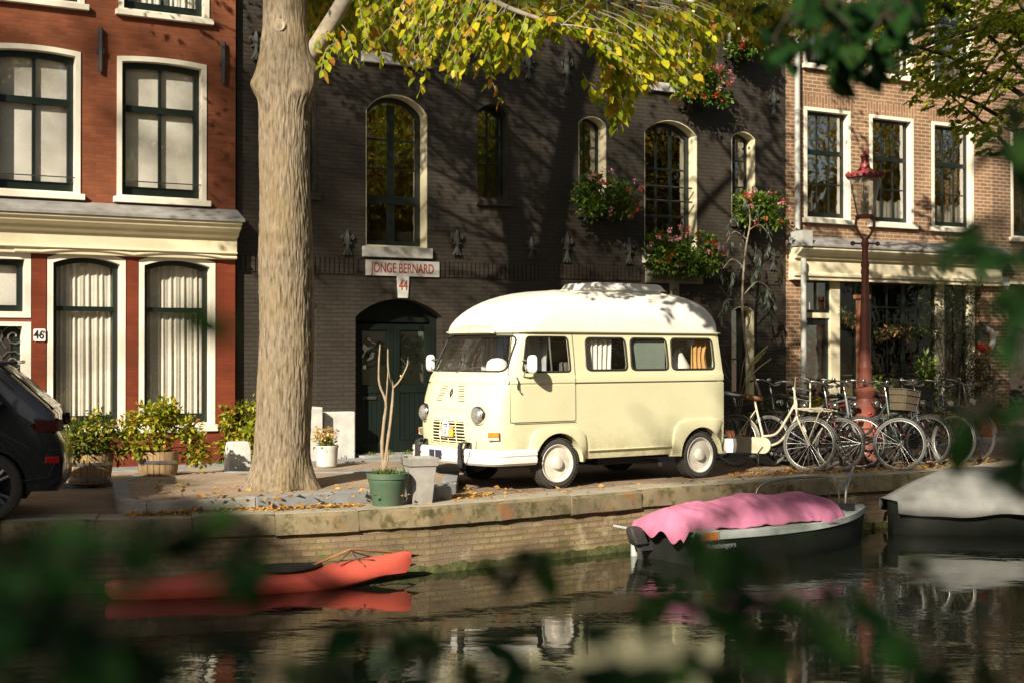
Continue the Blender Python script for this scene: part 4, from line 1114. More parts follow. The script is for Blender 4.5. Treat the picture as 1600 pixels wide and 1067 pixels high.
# front: headlights, grille, badge, louvres, indicators, bumper
for y in (-.62, .62):
    p = on_front(y, .955); q = Vector((-1, y * .25, 0)).normalized()
    rotm = q.to_track_quat('Z', 'Y').to_matrix().to_4x4()
    hl = MB().lathe([(.118, -.05), (.122, .02), (.112, .045), (.100, .05)], 32, cap=False).xf(Matrix.Translation(p) @ rotm).build('headlight', M['chrome'], van, smooth=50)
    MB().lathe([(.106, .038), (.09, .062), (.06, .078), (.02, .086), (.003, .087)], 32).xf(Matrix.Translation(p) @ rotm).build('lens', M['lens'], hl, smooth=60)
MB().box((.16, -.48, .56), (.20, .48, .90)).build('grille_back', M['grille_dark'], van)
gm = MB()
for k in range(7):
    z_ = .607 + .04 * k; h_ = .395 - .03 * (z_ - .585) / .28
    gm.tube([on_front(y, z_, .004) for y in np.linspace(-h_, h_, 12)], .0085, 6)
for y in (-.39, -.19, 0, .19, .39):
    gm.tube([on_front(y * (1 - .08 * (z_ - .585) / .28), z_, .003) for z_ in np.linspace(.588, .862, 5)], .007, 6)
gm.build('grille', M['van_cream'], van, smooth=60)
seam = rpoly([(-.46, .565), (.46, .565), (.40, 1.02), (-.40, 1.02)], .06)
MB().tube([on_front(a, b, -.001) for a, b in seam], .0035, 5, closed=True).build('grille_panel_seam', M['van_seam'], van)
fl_ = MB()
for k in range(7):
    z_ = 1.125 + .031 * k
    for s_ in (-1, 1):
        a, b = s_ * (.125 + .012*(6-k)), s_ * (.125 + .13 + .012*(6-k))
        fl_.tube([on_front(y, z_, .001) for y in np.linspace(a, b, 5)], .006, 5)
fl_.build('louvre', M['van_seam'], van)
dm = [(0, -.062), (.036, 0), (0, .062), (-.036, 0)]; dmi = [(a * .42, b * .42) for a, b in dm]
em = MB()
for o_, i_ in ((dm, dmi),):
    vs = [on_front(a, 1.225 + b, .012) for a, b in o_] + [on_front(a, 1.225 + b, .012) for a, b in i_] + [on_front(a, 1.225 + b, .0) for a, b in o_] + [on_front(a, 1.225 + b, .0) for a, b in i_]
    for k in range(4):
        j = (k+1) % 4; em.add([vs[k], vs[j], vs[4+j], vs[4+k], vs[8+k], vs[8+j]], [(0, 1, 2, 3), (0, 4, 5, 1)])
em.build('emblem', pm('dull_steel', (.10, .10, .09), None, 9, .4, 0, .8), van)
# rally badges on the grille
bd = thing('badge', '', '', (0, 0, 0)); bpy.data.objects.remove(bd)
pb = on_front(0.0, .735); bx = pb.x - .03
MB().box((bx, -.155, .665), (bx + .012, .155, .80)).build('rally_plate', pm('orange_red_enamel', (.62, .20, .07), (.75, .5, .3), 9, .4, 0), van)
MB().lathe([(.085, -.004), (.085, .0)], 24, c=(bx - .004, 0, .80), ax='x').build('badge', M['enamel'], van)
MB().box((bx - .014, -.05, .67), (bx - .001, .05, .775)).build('badge', M['enamel'], van)
MB().lathe([(.042, -.004), (.042, 0)], 20, c=(bx - .003, -.135, .715), ax='x').build('badge', pm('yellow_enamel', (.75, .55, .04), None, 9, .4, 0), van)
MB().lathe([(.038, -.004), (.038, 0)], 20, c=(bx - .003, .12, .70), ax='x').build('badge', M['enamel'], van)
mk = MB()
for (y, z_, a, b) in ((0, .74, .03, .006), (0, .72, .025, .005), (0, .70, .03, .006), (0, .825, .045, .008), (-.02, .80, .02, .006)):
    mk.box((bx - .0165, y - a, z_ - b), (bx - .0142, y + a, z_ + b))
mk.build('badge_marks', pm('badge_blue', (.10, .12, .2), None, 9, .5, 0), van)
for s_ in (-1, 1):
    p, n = hit((-2, s_ * .83, .70), (1, 0, 0)) or (Vector((.3, s_*.83, .7)), Vector((-1, s_, 0)))
    rotm = Vector((-.72, s_ * .69, 0)).to_track_quat('Z', 'Y').to_matrix().to_4x4()
    ind = MB().prism(rrect(-.075, .075, -.055, .055, .015), -.01, .03, 'z')
    e = MB().prism(rrect(-.068, .068, -.02, .046, .01), .031, .045, 'z'); e2 = MB().prism(rrect(-.068, .068, -.046, -.022, .01), .031, .043, 'z')
    # rotate so that the block's local y is up
    z_ax = Vector((-.72, s_ * .69, 0)).normalized(); x_ax = Vector((0, 0, 1)).cross(z_ax); mt_ = Matrix((x_ax, Vector((0, 0, 1)), z_ax)).transposed().to_4x4()
    io = ind.xf(Matrix.Translation(p) @ mt_).build('indicator', M['chrome'], van, bevel=.004)
    e.xf(Matrix.Translation(p) @ mt_).build('amber_lens', M['amber'], io, bevel=.003); e2.xf(Matrix.Translation(p) @ mt_).build('white_lens', M['enamel'], io, bevel=.003)
def bumper_path(z, lift, x_end):
    r = van_ring(z, .93 + lift, .005 - lift, VL, D=.30, n=2.9)
    front = r[:17]; near = (x_end, -(.93 + lift), z); far = (x_end, .93 + lift, z)
    return [near] + front + [far]
def bump_x(y):
    r = bumper_path(.42, .08, .7)
    for a, b in zip(r, r[1:]):
        if a[1] <= y <= b[1]: return a[0] + (b[0] - a[0]) * (y - a[1]) / max(1e-6, b[1] - a[1])
    return 0
bp = MB(); rows = []
for z, l in ((.335, .015), (.33, .045), (.36, .075), (.41, .08), (.425, .068), (.44, .068), (.455, .08), (.505, .075), (.53, .045), (.53, .015)):
    rows.append(bumper_path(z, l, .70))
bp.grid(rows)
bp.build('bumper', M['van_white'], van, smooth=35)
xr = VL + .06
for s_ in (-1, 1):
    rb = MB(); rb.rings([[(x, s_ * y, z) for x, y, z in ((VL - .10, .93, .34), (VL - .02, .99, .34), (VL + .09, .94, .34), (VL + .09, .5, .34))], [(x, s_ * y, z) for x, y, z in ((VL - .10, .94, .44), (VL - .02, 1.0, .44), (VL + .10, .95, .44), (VL + .10, .5, .44))], [(x, s_ * y, z) for x, y, z in ((VL - .10, .93, .53), (VL - .02, .99, .53), (VL + .09, .94, .53), (VL + .09, .5, .53))]], True, True)
    rb.build('rear_bumper', M['van_white'], van, smooth=30)
for y in (-.44, .60):
    g_ = MB(); x_ = bump_x(y) + .012
    prof = [(.29, .0), (.30, -.035), (.36, -.05), (.46, -.045), (.55, -.05), (.60, -.03), (.615, .05), (.60, .10)]
    g_.rings([[(x_ + dx, y - .055, z) for z, dx in prof] , [(x_ + dx - .012, y - .03, z) for z, dx in prof], [(x_ + dx - .012, y + .03, z) for z, dx in prof], [(x_ + dx, y + .055, z) for z, dx in prof]])
    g_.build('overrider', M['rubber'], van, smooth=60)
x_ = min(bump_x(.02), bump_x(.3)) - .012
MB().box((x_, .02, .375), (x_ + .01, .30, .49)).build('number_plate', M['plate_blue'], van)
MB().box((x_ - .003, .155, .37), (x_ + .006, .165, .50)).build('plate_divider', M['enamel'], van)
# wipers
for (y0, y1, z1) in ((.05, -.22, 1.555), (.56, .24, 1.56)):
    a = on_front(y0 * 1.0, 1.488, .012); b = on_front(y1 * 1.0 - .0, 1.53, .022); b2 = on_front(y1 - .25, 1.56, .018)
    MB().tube([a, b, b2], .008, 6).build('wiper', M['steel'], van)
# mirrors
def mirror(s_, x, z):
    mp_ = on_side(x, z - .10) if s_ < 0 else on_far(x, z - .10)
    c_ = Vector((x - .04, s_ * 1.10, z))
    f = lambda a, b: Vector((x + .02 + .02*a, c_.y + s_ * (.075 * a), z + b))
    arm = MB().tube([on_side(x + .02, z - .16) if s_ < 0 else on_far(x + .02, z - .16), (x - .01, s_ * 1.0, z - .10), (x + .01, s_ * 1.08, z)], .010, 6)
    arm.tube([on_side(x + .02, z + .05) if s_ < 0 else on_far(x + .02, z + .05), (x - .005, s_ * 1.0, z + .05), (x + .01, s_ * 1.08, z + .02)], .010, 6)
    ao = arm.build('mirror', M['steel'], van, smooth=60)
    ol = rrect(-.085, .085, -.115, .115, .06)
    hd = MB().rings([[(x - .015, c_.y + a, z + b) for a, b in [(p[0]*.55, p[1]*.6) for p in ol]], [(x + .005, c_.y + a, z + b) for a, b in [(p[0]*.9, p[1]*.92) for p in ol]], [(x + .03, c_.y + a, z + b) for a, b in ol], [(x + .04, c_.y + a, z + b) for a, b in ol]], True, True)
    hd.build('mirror_head', M['van_white'], ao, smooth=50)
mirror(-1, .52, 1.60); mirror(1, .42, 1.60)
hd = MB(); a = on_side(.43, 1.40, .03); hd.tube([on_side(.44, 1.43, 0), a, on_side(.43, 1.29, .035), on_side(.47, 1.25, .03)], .011, 6); hd.build('door_handle', M['chrome'], door, smooth=60)
# ================================================================== trees
m, t, b = _nodes('elm_bark')
co = _coord(t, (1, 1, 0.22)); n1 = _noise(t, co, 30, 5, 0.65); n2 = _noise(t, _coord(t), 1.6, 4); n3 = _noise(t, _coord(t, (1, 1, .3)), 60, 3)
r = _ramp(t, [(0.32, (0.085, 0.066, 0.043)), (0.5, (0.21, 0.17, 0.12)), (0.72, (0.30, 0.25, 0.18))]); t.links.new(n1.outputs[0], r.inputs[0])
q = _ramp(t, [(0.45, (0, 0, 0)), (0.7, (1, 1, 1))]); t.links.new(n2.outputs[0], q.inputs[0])
mf = t.nodes.new('ShaderNodeMath'); mf.operation = 'MULTIPLY'; mf.inputs[1].default_value = .55; t.links.new(q.outputs[0], mf.inputs[0])
t.links.new(_mix(t, mf.outputs[0], r.outputs[0], (0.20, 0.15, 0.065)), b.inputs['Base Color'])
b.inputs['Roughness'].default_value = 0.95; b.inputs['Specular IOR Level'].default_value = .15
b1 = _bump(t, b, n1.outputs[0], 0.7, 0.02); _bump(t, b, n3.outputs[0], 0.5, 0.006, b1); M['bark'] = m
M['bark_pale'] = pm('pale_branch_bark', (0.36, 0.33, 0.27), (0.22, 0.18, 0.13), 9, .9, .3, spec=.2)
M['bark_dark'] = pm('dark_bark', (0.085, 0.07, 0.05), (0.05, 0.042, 0.03), 9, .95, .6, spec=.2)
M['cut_wood'] = pm('cut_wood', (0.45, 0.40, 0.30), (0.32, 0.27, 0.19), 12, .9, .2)
M['elm_leaf'] = leafm('elm_leaf', [(0, (0.16, 0.24, 0.012)), (.35, (0.33, 0.40, 0.015)), (.65, (0.52, 0.52, 0.02)), (.85, (0.66, 0.54, 0.03)), (.96, (0.60, 0.36, 0.04)), (1, (0.45, 0.18, 0.03))], .48)
M['lime_leaf'] = leafm('lime_leaf', [(0, (0.10, 0.17, 0.010)), (.45, (0.24, 0.34, 0.012)), (.8, (0.42, 0.48, 0.02)), (1, (0.56, 0.44, 0.04))], .5)
M['gold_leaf'] = leafm('gold_leaf', [(0, (0.28, 0.27, 0.03)), (.4, (0.50, 0.43, 0.035)), (.8, (0.62, 0.44, 0.05)), (1, (0.5, 0.28, 0.04))], .65)
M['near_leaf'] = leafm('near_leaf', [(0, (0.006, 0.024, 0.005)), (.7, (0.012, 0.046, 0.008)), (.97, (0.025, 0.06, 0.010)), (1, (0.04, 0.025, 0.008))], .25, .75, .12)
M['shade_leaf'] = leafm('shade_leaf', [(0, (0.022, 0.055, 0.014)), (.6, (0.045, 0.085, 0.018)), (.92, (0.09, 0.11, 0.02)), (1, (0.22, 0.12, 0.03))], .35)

# ---- big elm on the kerbed pavement
ELM = G(440, 762, IZ)
elm = thing('elm_tree', 'big elm with a thick furrowed trunk and yellow green autumn leaves left of the van', 'tree', ELM)
def r_elm(z):
    return float(np.interp(z, [0, .12, .35, .8, 1.6, 2.6, 3.6, 4.4, 4.75, 4.95, 5.15, 5.5, 6.5, 8], [.37, .35, .33, .318, .312, .305, .292, .285, .30, .335, .305, .262, .255, .23]))
rows = []
NA = 260
zz = list(np.linspace(-.05, 7.0, 330))
for z in zz:
    cx_ = .012 * z + .03 * math.sin(z * .9); cy_ = .02 * math.sin(z * .7 + 1)
    row = []
    for k in range(NA):
        a = 2 * PI * k / NA
        R0 = r_elm(z)
        p = Vector((math.cos(a) * 9.5, math.sin(a) * 9.5, z * 3.0 + .6 * noise.noise(Vector((a * 3, z, 5)))))
        ridge = 1 - abs(noise.noise(p)) * 2.2
        p2 = Vector((math.cos(a) * 17, math.sin(a) * 17, z * 6.0 + 7)); rid2 = 1 - abs(noise.noise(p2)) * 2
        lump = noise.noise(Vector((math.cos(a) * 1.3, math.sin(a) * 1.3, z * .9)))
        flare = max(0, .5 - z) ** 2 * .5 * (.5 + .5 * math.cos(a * 5 + 1))
        smoothz = 1 if z < 4.5 else max(.55, 1 - (z - 4.5))
        knob = 0
        for (ka, kz, ks, kh) in ((-2.7, 4.78, .13, .10), (-.55, 4.72, .15, .09), (-1.75, 3.02, .10, .028), (-1.6, 2.8, .07, .02), (-1.75, 5.45, .09, .025), (-.2, 4.95, .16, .08)):
            da = (a - ka + PI) % (2 * PI) - PI
            knob += kh * math.exp(-((da * R0) ** 2 + (z - kz) ** 2) / ks ** 2)
        rr = R0 + flare + knob + .025 * lump + smoothz * (.008 * ridge + .009 * rid2)
        row.append((cx_ + rr * math.cos(a), cy_ + rr * math.sin(a), z))
    rows.append(row)
tm = MB().grid(rows, closed=True)
trunk = tm.build('trunk', M['bark'], elm, smooth=180, fix=False)
for (a, z, rr) in ((-1.75, 5.45, .062),):
    R0 = r_elm(z) + .025; c_ = Vector((.08 + R0 * math.cos(a), R0 * math.sin(a), z))
    rotm = Vector((math.cos(a), math.sin(a), .05)).to_track_quat('Z', 'Y').to_matrix().to_4x4()
    MB().lathe([(rr * 1.25, -.06), (rr * 1.2, .015), (rr, .03), (rr * .8, .015), (.01, .012)], 20, cap=False).xf(Matrix.Translation(c_) @ rotm).build('cut_knot', M['cut_wood'], trunk, smooth=50)
def L(px, py, d): return P(px, py, d) - ELM       # elm-local point
limbs = [
    ([L(462, 112, 16.95), L(490, 78, 16.8), L(520, 30, 16.7), L(560, -28, 16.6), L(640, -75, 16.6), L(760, -60, 16.7), L(900, -22, 16.9), L(1010, 2, 17.1), L(1120, 8, 17.4)], [.125, .105, .098, .092, .085, .075, .062, .05, .03], 'bark_pale'),
    ([L(560, -28, 16.6), L(640, -170, 17.2), L(800, -330, 18.2), L(980, -480, 19)], [.09, .08, .06, .03], 'bark_pale'),
    ([L(445, -40, 17), L(420, -260, 17.2), L(380, -480, 17.0), L(330, -700, 16.6)], [.22, .18, .12, .05], 'bark'),
    ([L(450, -60, 17), L(520, -300, 17.6), L(640, -520, 18.6), L(820, -700, 19.4)], [.2, .15, .10, .05], 'bark'),
    ([L(760, -60, 16.7), L(900, -130, 17.6), L(1060, -120, 18.6), L(1200, -60, 19.2)], [.06, .05, .04, .02], 'bark_pale'),
    ([L(1010, 2, 17.1), L(1150, 15, 17.6), L(1270, 15, 18.4), L(1340, 40, 19)], [.05, .04, .03, .015], 'bark_pale'),
    ([L(640, -75, 16.6), L(700, -40, 15.9), L(790, 10, 15.3), L(880, 40, 15.0)], [.05, .04, .03, .012], 'bark_pale'),
]
def smooth_path(pts, rs, k=4):
    out = []; ro = []
    for i in range(len(pts) - 1):
        p0, p1, p2, p3 = pts[max(i-1, 0)], pts[i], pts[i+1], pts[min(i+2, len(pts)-1)]
        for q in range(k):
            f = q / k
            out.append(.5 * ((2*p1) + (p2-p0)*f + (2*p0-5*p1+4*p2-p3)*f*f + (3*p1-p0-3*p2+p3)*f**3)); ro.append(rs[i] + (rs[i+1]-rs[i]) * f)
    out.append(pts[-1]); ro.append(rs[-1])
    return out, ro
limb_pts = []
for pts, rs, mt_ in limbs:
    p, r_ = smooth_path(pts, rs, 6); limb_pts += p
    MB().tube(p, r_, 14).build('limb', M[mt_], elm, smooth=180)
# lower edge of the foliage in the picture, as the drooping reach of the twigs
low = [(470, 95), (500, 105), (540, 85), (575, 80), (615, 95), (650, 128), (680, 95), (715, 150), (750, 120), (800, 125), (840, 92), (880, 62), (905, 55), (935, 75), (955, 110), (968, 205), (985, 160), (1005, 165), (1040, 130), (1090, 150), (1110, 100), (1140, 55), (1190, 75), (1230, 95), (1275, 60), (1320, 50)]
lx = [a for a, _ in low]; ly = [b for _, b in low]
sp = Spray()
def near_limb(p):
    return min(limb_pts, key=lambda q: (q - p).length_squared)
def sprig(px, py, d, ln, n, size):
    """a drooping side twig whose tip reaches the place"""
    tip = L(px, py, d); base = near_limb(tip + Vector((0, 0, .35)))
    v = tip - base
    if v.length > ln: base = tip - v.normalized() * ln * .85 + Vector((rnd.uniform(-.15, .15), rnd.uniform(-.2, .2), .28 * ln))
    sp.twig(base, tip, sag=.12, r=.007, n=n, size=size, first=.12, droop=.65)
for k in range(700):
    px = rnd.uniform(480, 1330)
    yb = float(np.interp(px, lx, ly)); d = rnd.uniform(17.2, 18.8) if px < 570 else rnd.uniform(14.8, 18.8) if px < 1150 else rnd.uniform(16, 19.5)
    # clumps with gaps
    if noise.noise(Vector((px * .012, d * .6, 3))) < -.22 and rnd.random() < .8: continue
    py = yb - abs(rnd.gauss(0, 1)) * 42 - 4
    if 870 < px < 960 and rnd.random() < .45: continue
    sprig(px, py, d, rnd.uniform(.7, 1.25), rnd.randint(10, 16), rnd.uniform(.105, .15))
for k in range(26):     # the long tassel above the window
    f = k / 25; sprig(970 + 55 * rnd.uniform(-.5, 1) * (1.2 - f * .9), 60 + 150 * f, 16.0 + rnd.uniform(-.3, .3), .7, 11, .14)
for px, py in ((495, 80), (505, 92), (520, 88), (535, 96), (548, 90), (560, 78), (575, 92), (590, 84), (530, 70), (600, 96), (580, 70), (512, 108), (498, 118)):
    sprig(px, py, rnd.uniform(16.2, 17.4), .6, 11, .12)
for px, py in ((650, 125), (655, 150), (765, 140), (783, 165), (1070, 150), (1050, 158), (1085, 140), (560, 100), (500, 112), (505, 118)):
    sprig(px, py, rnd.uniform(15.6, 16.8), .6, 9, .13)
sp.tw.build('twigs', M['bark_pale'], elm, fix=False)
leaves('foliage', sp.p, sp.d, sp.z, M['elm_leaf'], elm, LEAF)
# upper crown (above the frame): clumps round the limbs
def clumps(centers, n_per, rad, size):
    pos = []; di = []; sz = []
    for c in centers:
        n = int(n_per * rnd.uniform(.6, 1.3)); v = rng.normal(0, 1, (n, 3)); v /= np.linalg.norm(v, axis=1, keepdims=True)
        rr = rad * rnd.uniform(.6, 1.2) * rng.uniform(.3, 1, (n, 1)) ** .6
        pos.append(np.array(c) + v * rr * np.array([1, 1, .7])); dd = v + rng.normal(0, .4, (n, 3)); dd[:, 2] -= .5; di.append(dd); sz.append(rng.uniform(.7, 1.2, n) * size)
    return np.concatenate(pos), np.concatenate(di), np.concatenate(sz)
cs = []
while len(cs) < 120:
    p = Vector((rnd.gauss(1.2, 2.6), rnd.gauss(1.4, 1.7), rnd.uniform(6.6, 11)))
    w_ = p + ELM
    # keep the crown out of the frame: above the line of sight
    top_line = EYE + (550 + 70) / FPX * w_.y
    if w_.z < top_line + .4: continue
    if noise.noise(p * .55) < -.12: continue
    cs.append(tuple(p))
a_, b_, c_ = clumps(cs, 85, .62, .115)
leaves('crown', a_, b_, c_, M['elm_leaf'], elm, LEAF4)
mb = MB()
for c in cs[:90]:
    q = near_limb(Vector(c)); mid = q.lerp(Vector(c), .5) + Vector((0, 0, .2)); mb.tube([q, mid, Vector(c)], [.035, .022, .008], 5)
mb.build('branches', M['bark'], elm, fix=False)

# ---- green tree by the right house
T2 = G(1672, 710, 0)
lime = thing('lime_tree', 'leafy green tree with a dark trunk standing before the tan house, at the right edge', 'tree', T2)
tp, tr = smooth_path([Vector((0, 0, -.1)), Vector((.05, 0, 1.5)), Vector((-.02, .05, 3.2)), Vector((.08, 0, 5)), Vector((0, .1, 7.5)), Vector((.2, 0, 10))], [.26, .2, .18, .17, .13, .05], 8)
MB().tube(tp, [r_ * (1 + .08 * math.sin(k * 1.7)) for k, r_ in enumerate(tr)], 24).build('trunk', M['bark_dark'], lime, smooth=180)
def L2(px, py, d): return P(px, py, d) - T2
sp = Spray(); bm_ = MB()
low2 = [(1225, 95), (1260, 100), (1300, 110), (1345, 115), (1385, 140), (1420, 165), (1460, 180), (1490, 215), (1510, 235), (1540, 250), (1570, 245), (1600, 250), (1660, 240)]
l2x = [a for a, _ in low2]; l2y = [b for _, b in low2]
for k in range(26):
    z = rnd.uniform(3.6, 8); a = Vector((.03, 0, z)); tgt = L2(rnd.uniform(1330, 1700), rnd.uniform(-60, 200), rnd.uniform(19.3, 23.5))
    m_ = a.lerp(tgt, .5) + Vector((0, 0, .3)); bm_.tube(smooth_path([a, m_, tgt], [.06, .035, .008], 4)[0], [.06, .054, .048, .042, .035, .028, .02, .014, .008], 7)
bm_.build('branches', M['bark_dark'], lime, smooth=180)
for k in range(1500):
    px = rnd.uniform(1235, 1700); yb = float(np.interp(px, l2x, l2y)); d = rnd.uniform(19.0, 23.2)
    if px < 1345 and rnd.random() < .6: continue
    py = yb - rnd.random() ** .8 * (yb + 90)
    if noise.noise(Vector((px * .014, py * .02, d * .5))) < -.2: continue
    tip = L2(px, py, d); ln = rnd.uniform(.6, 1.1)
    base = tip + Vector((rnd.uniform(.1, .6) * ln, rnd.uniform(-.3, .3), rnd.uniform(-.1, .3)))
    sp.twig(base, tip, sag=.1, r=.005, n=rnd.randint(14, 20), size=rnd.uniform(.10, .13), droop=.3)
sp.tw.build('twigs', M['bark_dark'], lime, fix=False)
leaves('foliage', sp.p, sp.d, sp.z, M['lime_leaf'], lime, LEAF4)

# ---- trees on the near quay, behind and beside the camera: they shade the scene and stand in the window reflections
def bank_tree(label, base, h, blobs, n_cl, per, leaf_mat, size=.13, trunk_r=.28, gap=-.1):
    root = thing('quay_tree', label, 'tree', base, group=None)
    tp, tr = smooth_path([Vector((0, 0, -.1)), Vector((.1, .05, h * .3)), Vector((-.1, .1, h * .6)), Vector((.1, 0, h * .95))], [trunk_r, trunk_r * .8, trunk_r * .5, .05], 6)
    MB().tube(tp, tr, 16).build('trunk', M['bark_dark'], root, smooth=180)
    cs = []; br = MB()
    wts = [b_[3] for b_ in blobs]
    while len(cs) < n_cl:
        b_ = rnd.choices(blobs, wts)[0]; c, r_ = Vector(b_[0]) , b_[1]
        v = Vector((rnd.gauss(0, 1), rnd.gauss(0, 1), rnd.gauss(0, 1))).normalized() * rnd.random() ** .4
        p = Vector((c.x + v.x * r_[0], c.y + v.y * r_[1], c.z + v.z * r_[2]))
        if noise.noise(p * .5 + Vector(base)) < gap: continue
        cs.append(tuple(p))
        if rnd.random() < .5:
            q = tp[min(len(tp) - 1, int(len(tp) * min(.95, max(.25, (p.z - 1.5) / h))))]
            br.tube([q, q.lerp(p, .5) + Vector((0, 0, .3)), p], [.06, .035, .01], 5)
    br.build('branches', M['bark_dark'], root, fix=False)
    a_, b2, c_ = clumps(cs, per, .75, size)
    leaves('crown', a_, b2, c_, leaf_mat, root, LEAF2)
    return root
def back_on_sun(p, y):
    """where the sun ray that reaches p crosses the plane of the given y"""
    t_ = (p.y - y) / -SUN.y
    return p + SUN * t_
def shade_blob(px, py, d, y, rad, w_):
    """crown part that throws its shade on the place seen at (px, py, d)"""
    return (back_on_sun(P(px, py, d), y), rad, 0, w_)
def local(blobs, base): return [((b_[0].x - base[0], b_[0].y - base[1], b_[0].z - base[2]), b_[1], 0, b_[3]) for b_ in blobs]
# behind the camera to the left: shade over the kayak, the lower left and the parked car
B1 = NBK(-14, 4.5)
bl = [shade_blob(px_, 838, 14.7, -6.5, (.75, .9, .30), 3) for px_ in (-60, 40, 140, 230)] + [shade_blob(20, 790, 15, -6.5, (.8, .8, .6), 3), shade_blob(-10, 690, 15.3, -6.5, (.75, .8, .7), 2.5)]
bank_tree('tall quay tree behind the camera on the near bank, left', B1, 13, local(bl, B1), 190, 55, M['shade_leaf'], .2, .3, -.5)
# behind the camera: shade over the bicycles, the shop and the right part of the quay
B2 = NBK(-4.5, 6.5)
bl = [shade_blob(1320, 735, 20.5, -7.0, (1.1, 1.1, .5), 2), shade_blob(1480, 590, 24, -7.0, (1.5, 1.5, 1.1), 6), shade_blob(1560, 520, 26, -7.0, (1.1, 1.2, .9), 3), shade_blob(1150, 560, 25, -7.0, (.7, .7, .9), 1.6), shade_blob(1230, 770, 19, -7.0, (1.2, 1.2, .3), 2.5)]
bank_tree('tall quay tree behind the camera on the near bank, middle', B2, 20, local(bl, B2), 150, 55, M['shade_leaf'], .2, .34, -.5)
# light dapples over the houses
B3 = NBK(-9, 9)
bl = [shade_blob(330, 230, 22, -12, (2.2, 1.5, 2.0), 3), shade_blob(60, 150, 22, -12, (2.0, 1.5, 1.8), 2.2), shade_blob(560, 430, 24, -12, (1.6, 1.5, 1.5), 3), shade_blob(700, 330, 25, -12, (2.2, 1.5, 1.6), 4), shade_blob(1010, 430, 25, -12, (1.6, 1.5, 1.0), 4), shade_blob(880, 250, 25, -12, (2.0, 1.5, 1.5), 3), shade_blob(120, 470, 22, -12, (1.0, 1.0, 1.0), 1.2)]
bank_tree('tallest quay tree far behind the camera on the near bank', B3, 21, local(bl, B3), 115, 40, M['shade_leaf'], .2, .34, -.3)
# golden trees farther along the near bank: what the house windows mirror
for k, s_ in enumerate((17, 25, 34, 44, 56, 70, 86, 105)):
    b_ = NBK(s_, 3.2 + (k % 3) * 1.6); h_ = 14 + (k * 37 % 4)
    bl = [((0, 0, h_ * .62), (4.6, 4.6, h_ * .40), 0, 3), ((2.5, .5, h_ * .45), (2.5, 2.5, 2.5), 0, 1), ((-2.4, -.6, h_ * .45), (2.5, 2.5, 2.5), 0, 1)]
    bank_tree('golden autumn tree in the row along the near bank, seen only in reflections', b_, h_, bl, 230, 50, M['gold_leaf'], .46, .25, -.5)['group'] = 'golden trees along the near bank'

# ---- the near tree whose low leaves hang out of focus before the lens
NT = NBK(2.2, 1.6)
near = thing('quay_tree', 'out of focus dark green leaves of the near tree overhanging the canal view', 'tree', NT)
tp, tr = smooth_path([Vector((0, 0, -.1)), Vector((.05, -.05, 1.6)), Vector((-.1, .05, 3.2)), Vector((-.3, .2, 5))], [.16, .14, .11, .05], 6)
MB().tube(tp, tr, 14).build('trunk', M['bark_dark'], near, smooth=180)
fg = [  # centre px, py, spread, count, depth range
    (30, 868, 65, 32, 18, 1.15, 1.6), (195, 832, 90, 15, 7, 1.1, 1.5), (392, 858, 20, 38, 6, 1.3, 1.7), (60, 960, 90, 40, 9, 1.0, 1.4), (180, 1030, 140, 34, 12, 1.0, 1.5), (460, 1045, 90, 22, 7, 1.2, 1.6), (900, 1050, 80, 22, 6, 1.2, 1.6), (1230, 1000, 90, 28, 7, 1.2, 1.6), (1500, 1030, 80, 30, 7, 1.1, 1.5),
    (275, 515, 60, 8, 1, .9, 1.0), (660, 985, 100, 26, 9, 1.3, 1.8), (830, 862, 66, 18, 6, 1.4, 1.9), (965, 950, 34, 34, 4, 1.2, 1.6),
    (1112, 800, 22, 22, 2, 1.3, 1.5), (1215, 826, 34, 30, 3, 1.1, 1.5), (1150, 925, 110, 30, 10, 1.2, 1.7), (1290, 950, 60, 26, 4, 1.2, 1.6), (1450, 882, 50, 12, 3, 1.5, 1.9),
    (1050, 1040, 110, 24, 7, 1.1, 1.6), (1340, 1050, 90, 18, 4, 1.2, 1.6), (330, 1055, 150, 18, 4, 1.0, 1.4), (740, 1055, 50, 16, 3, 1.3, 1.6),
    (1310, 20, 95, 34, 52, 3.4, 4.4), (1325, 75, 48, 28, 24, 3.5, 4.3), (1225, 60, 28, 16, 7, 3.5, 4.1), (1410, 35, 40, 34, 16, 3.4, 4.1), (1298, 112, 12, 12, 5, 3.7, 4.0), (1345, 98, 18, 14, 6, 3.6, 4.0),
    (1580, 200, 26, 50, 6, 1.5, 2.2), (1592, 400, 20, 80, 6, 1.3, 1.9), (1550, 360, 26, 40, 4, 1.4, 1.9), (1580, 680, 26, 55, 6, 1.3, 1.8), (1520, 650, 30, 18, 3, 1.4, 1.8), (1590, 760, 20, 20, 2, 1.4, 1.8),
]
NTM = Vector(NT); fp = []; fd = []; fz = []; tw = MB()
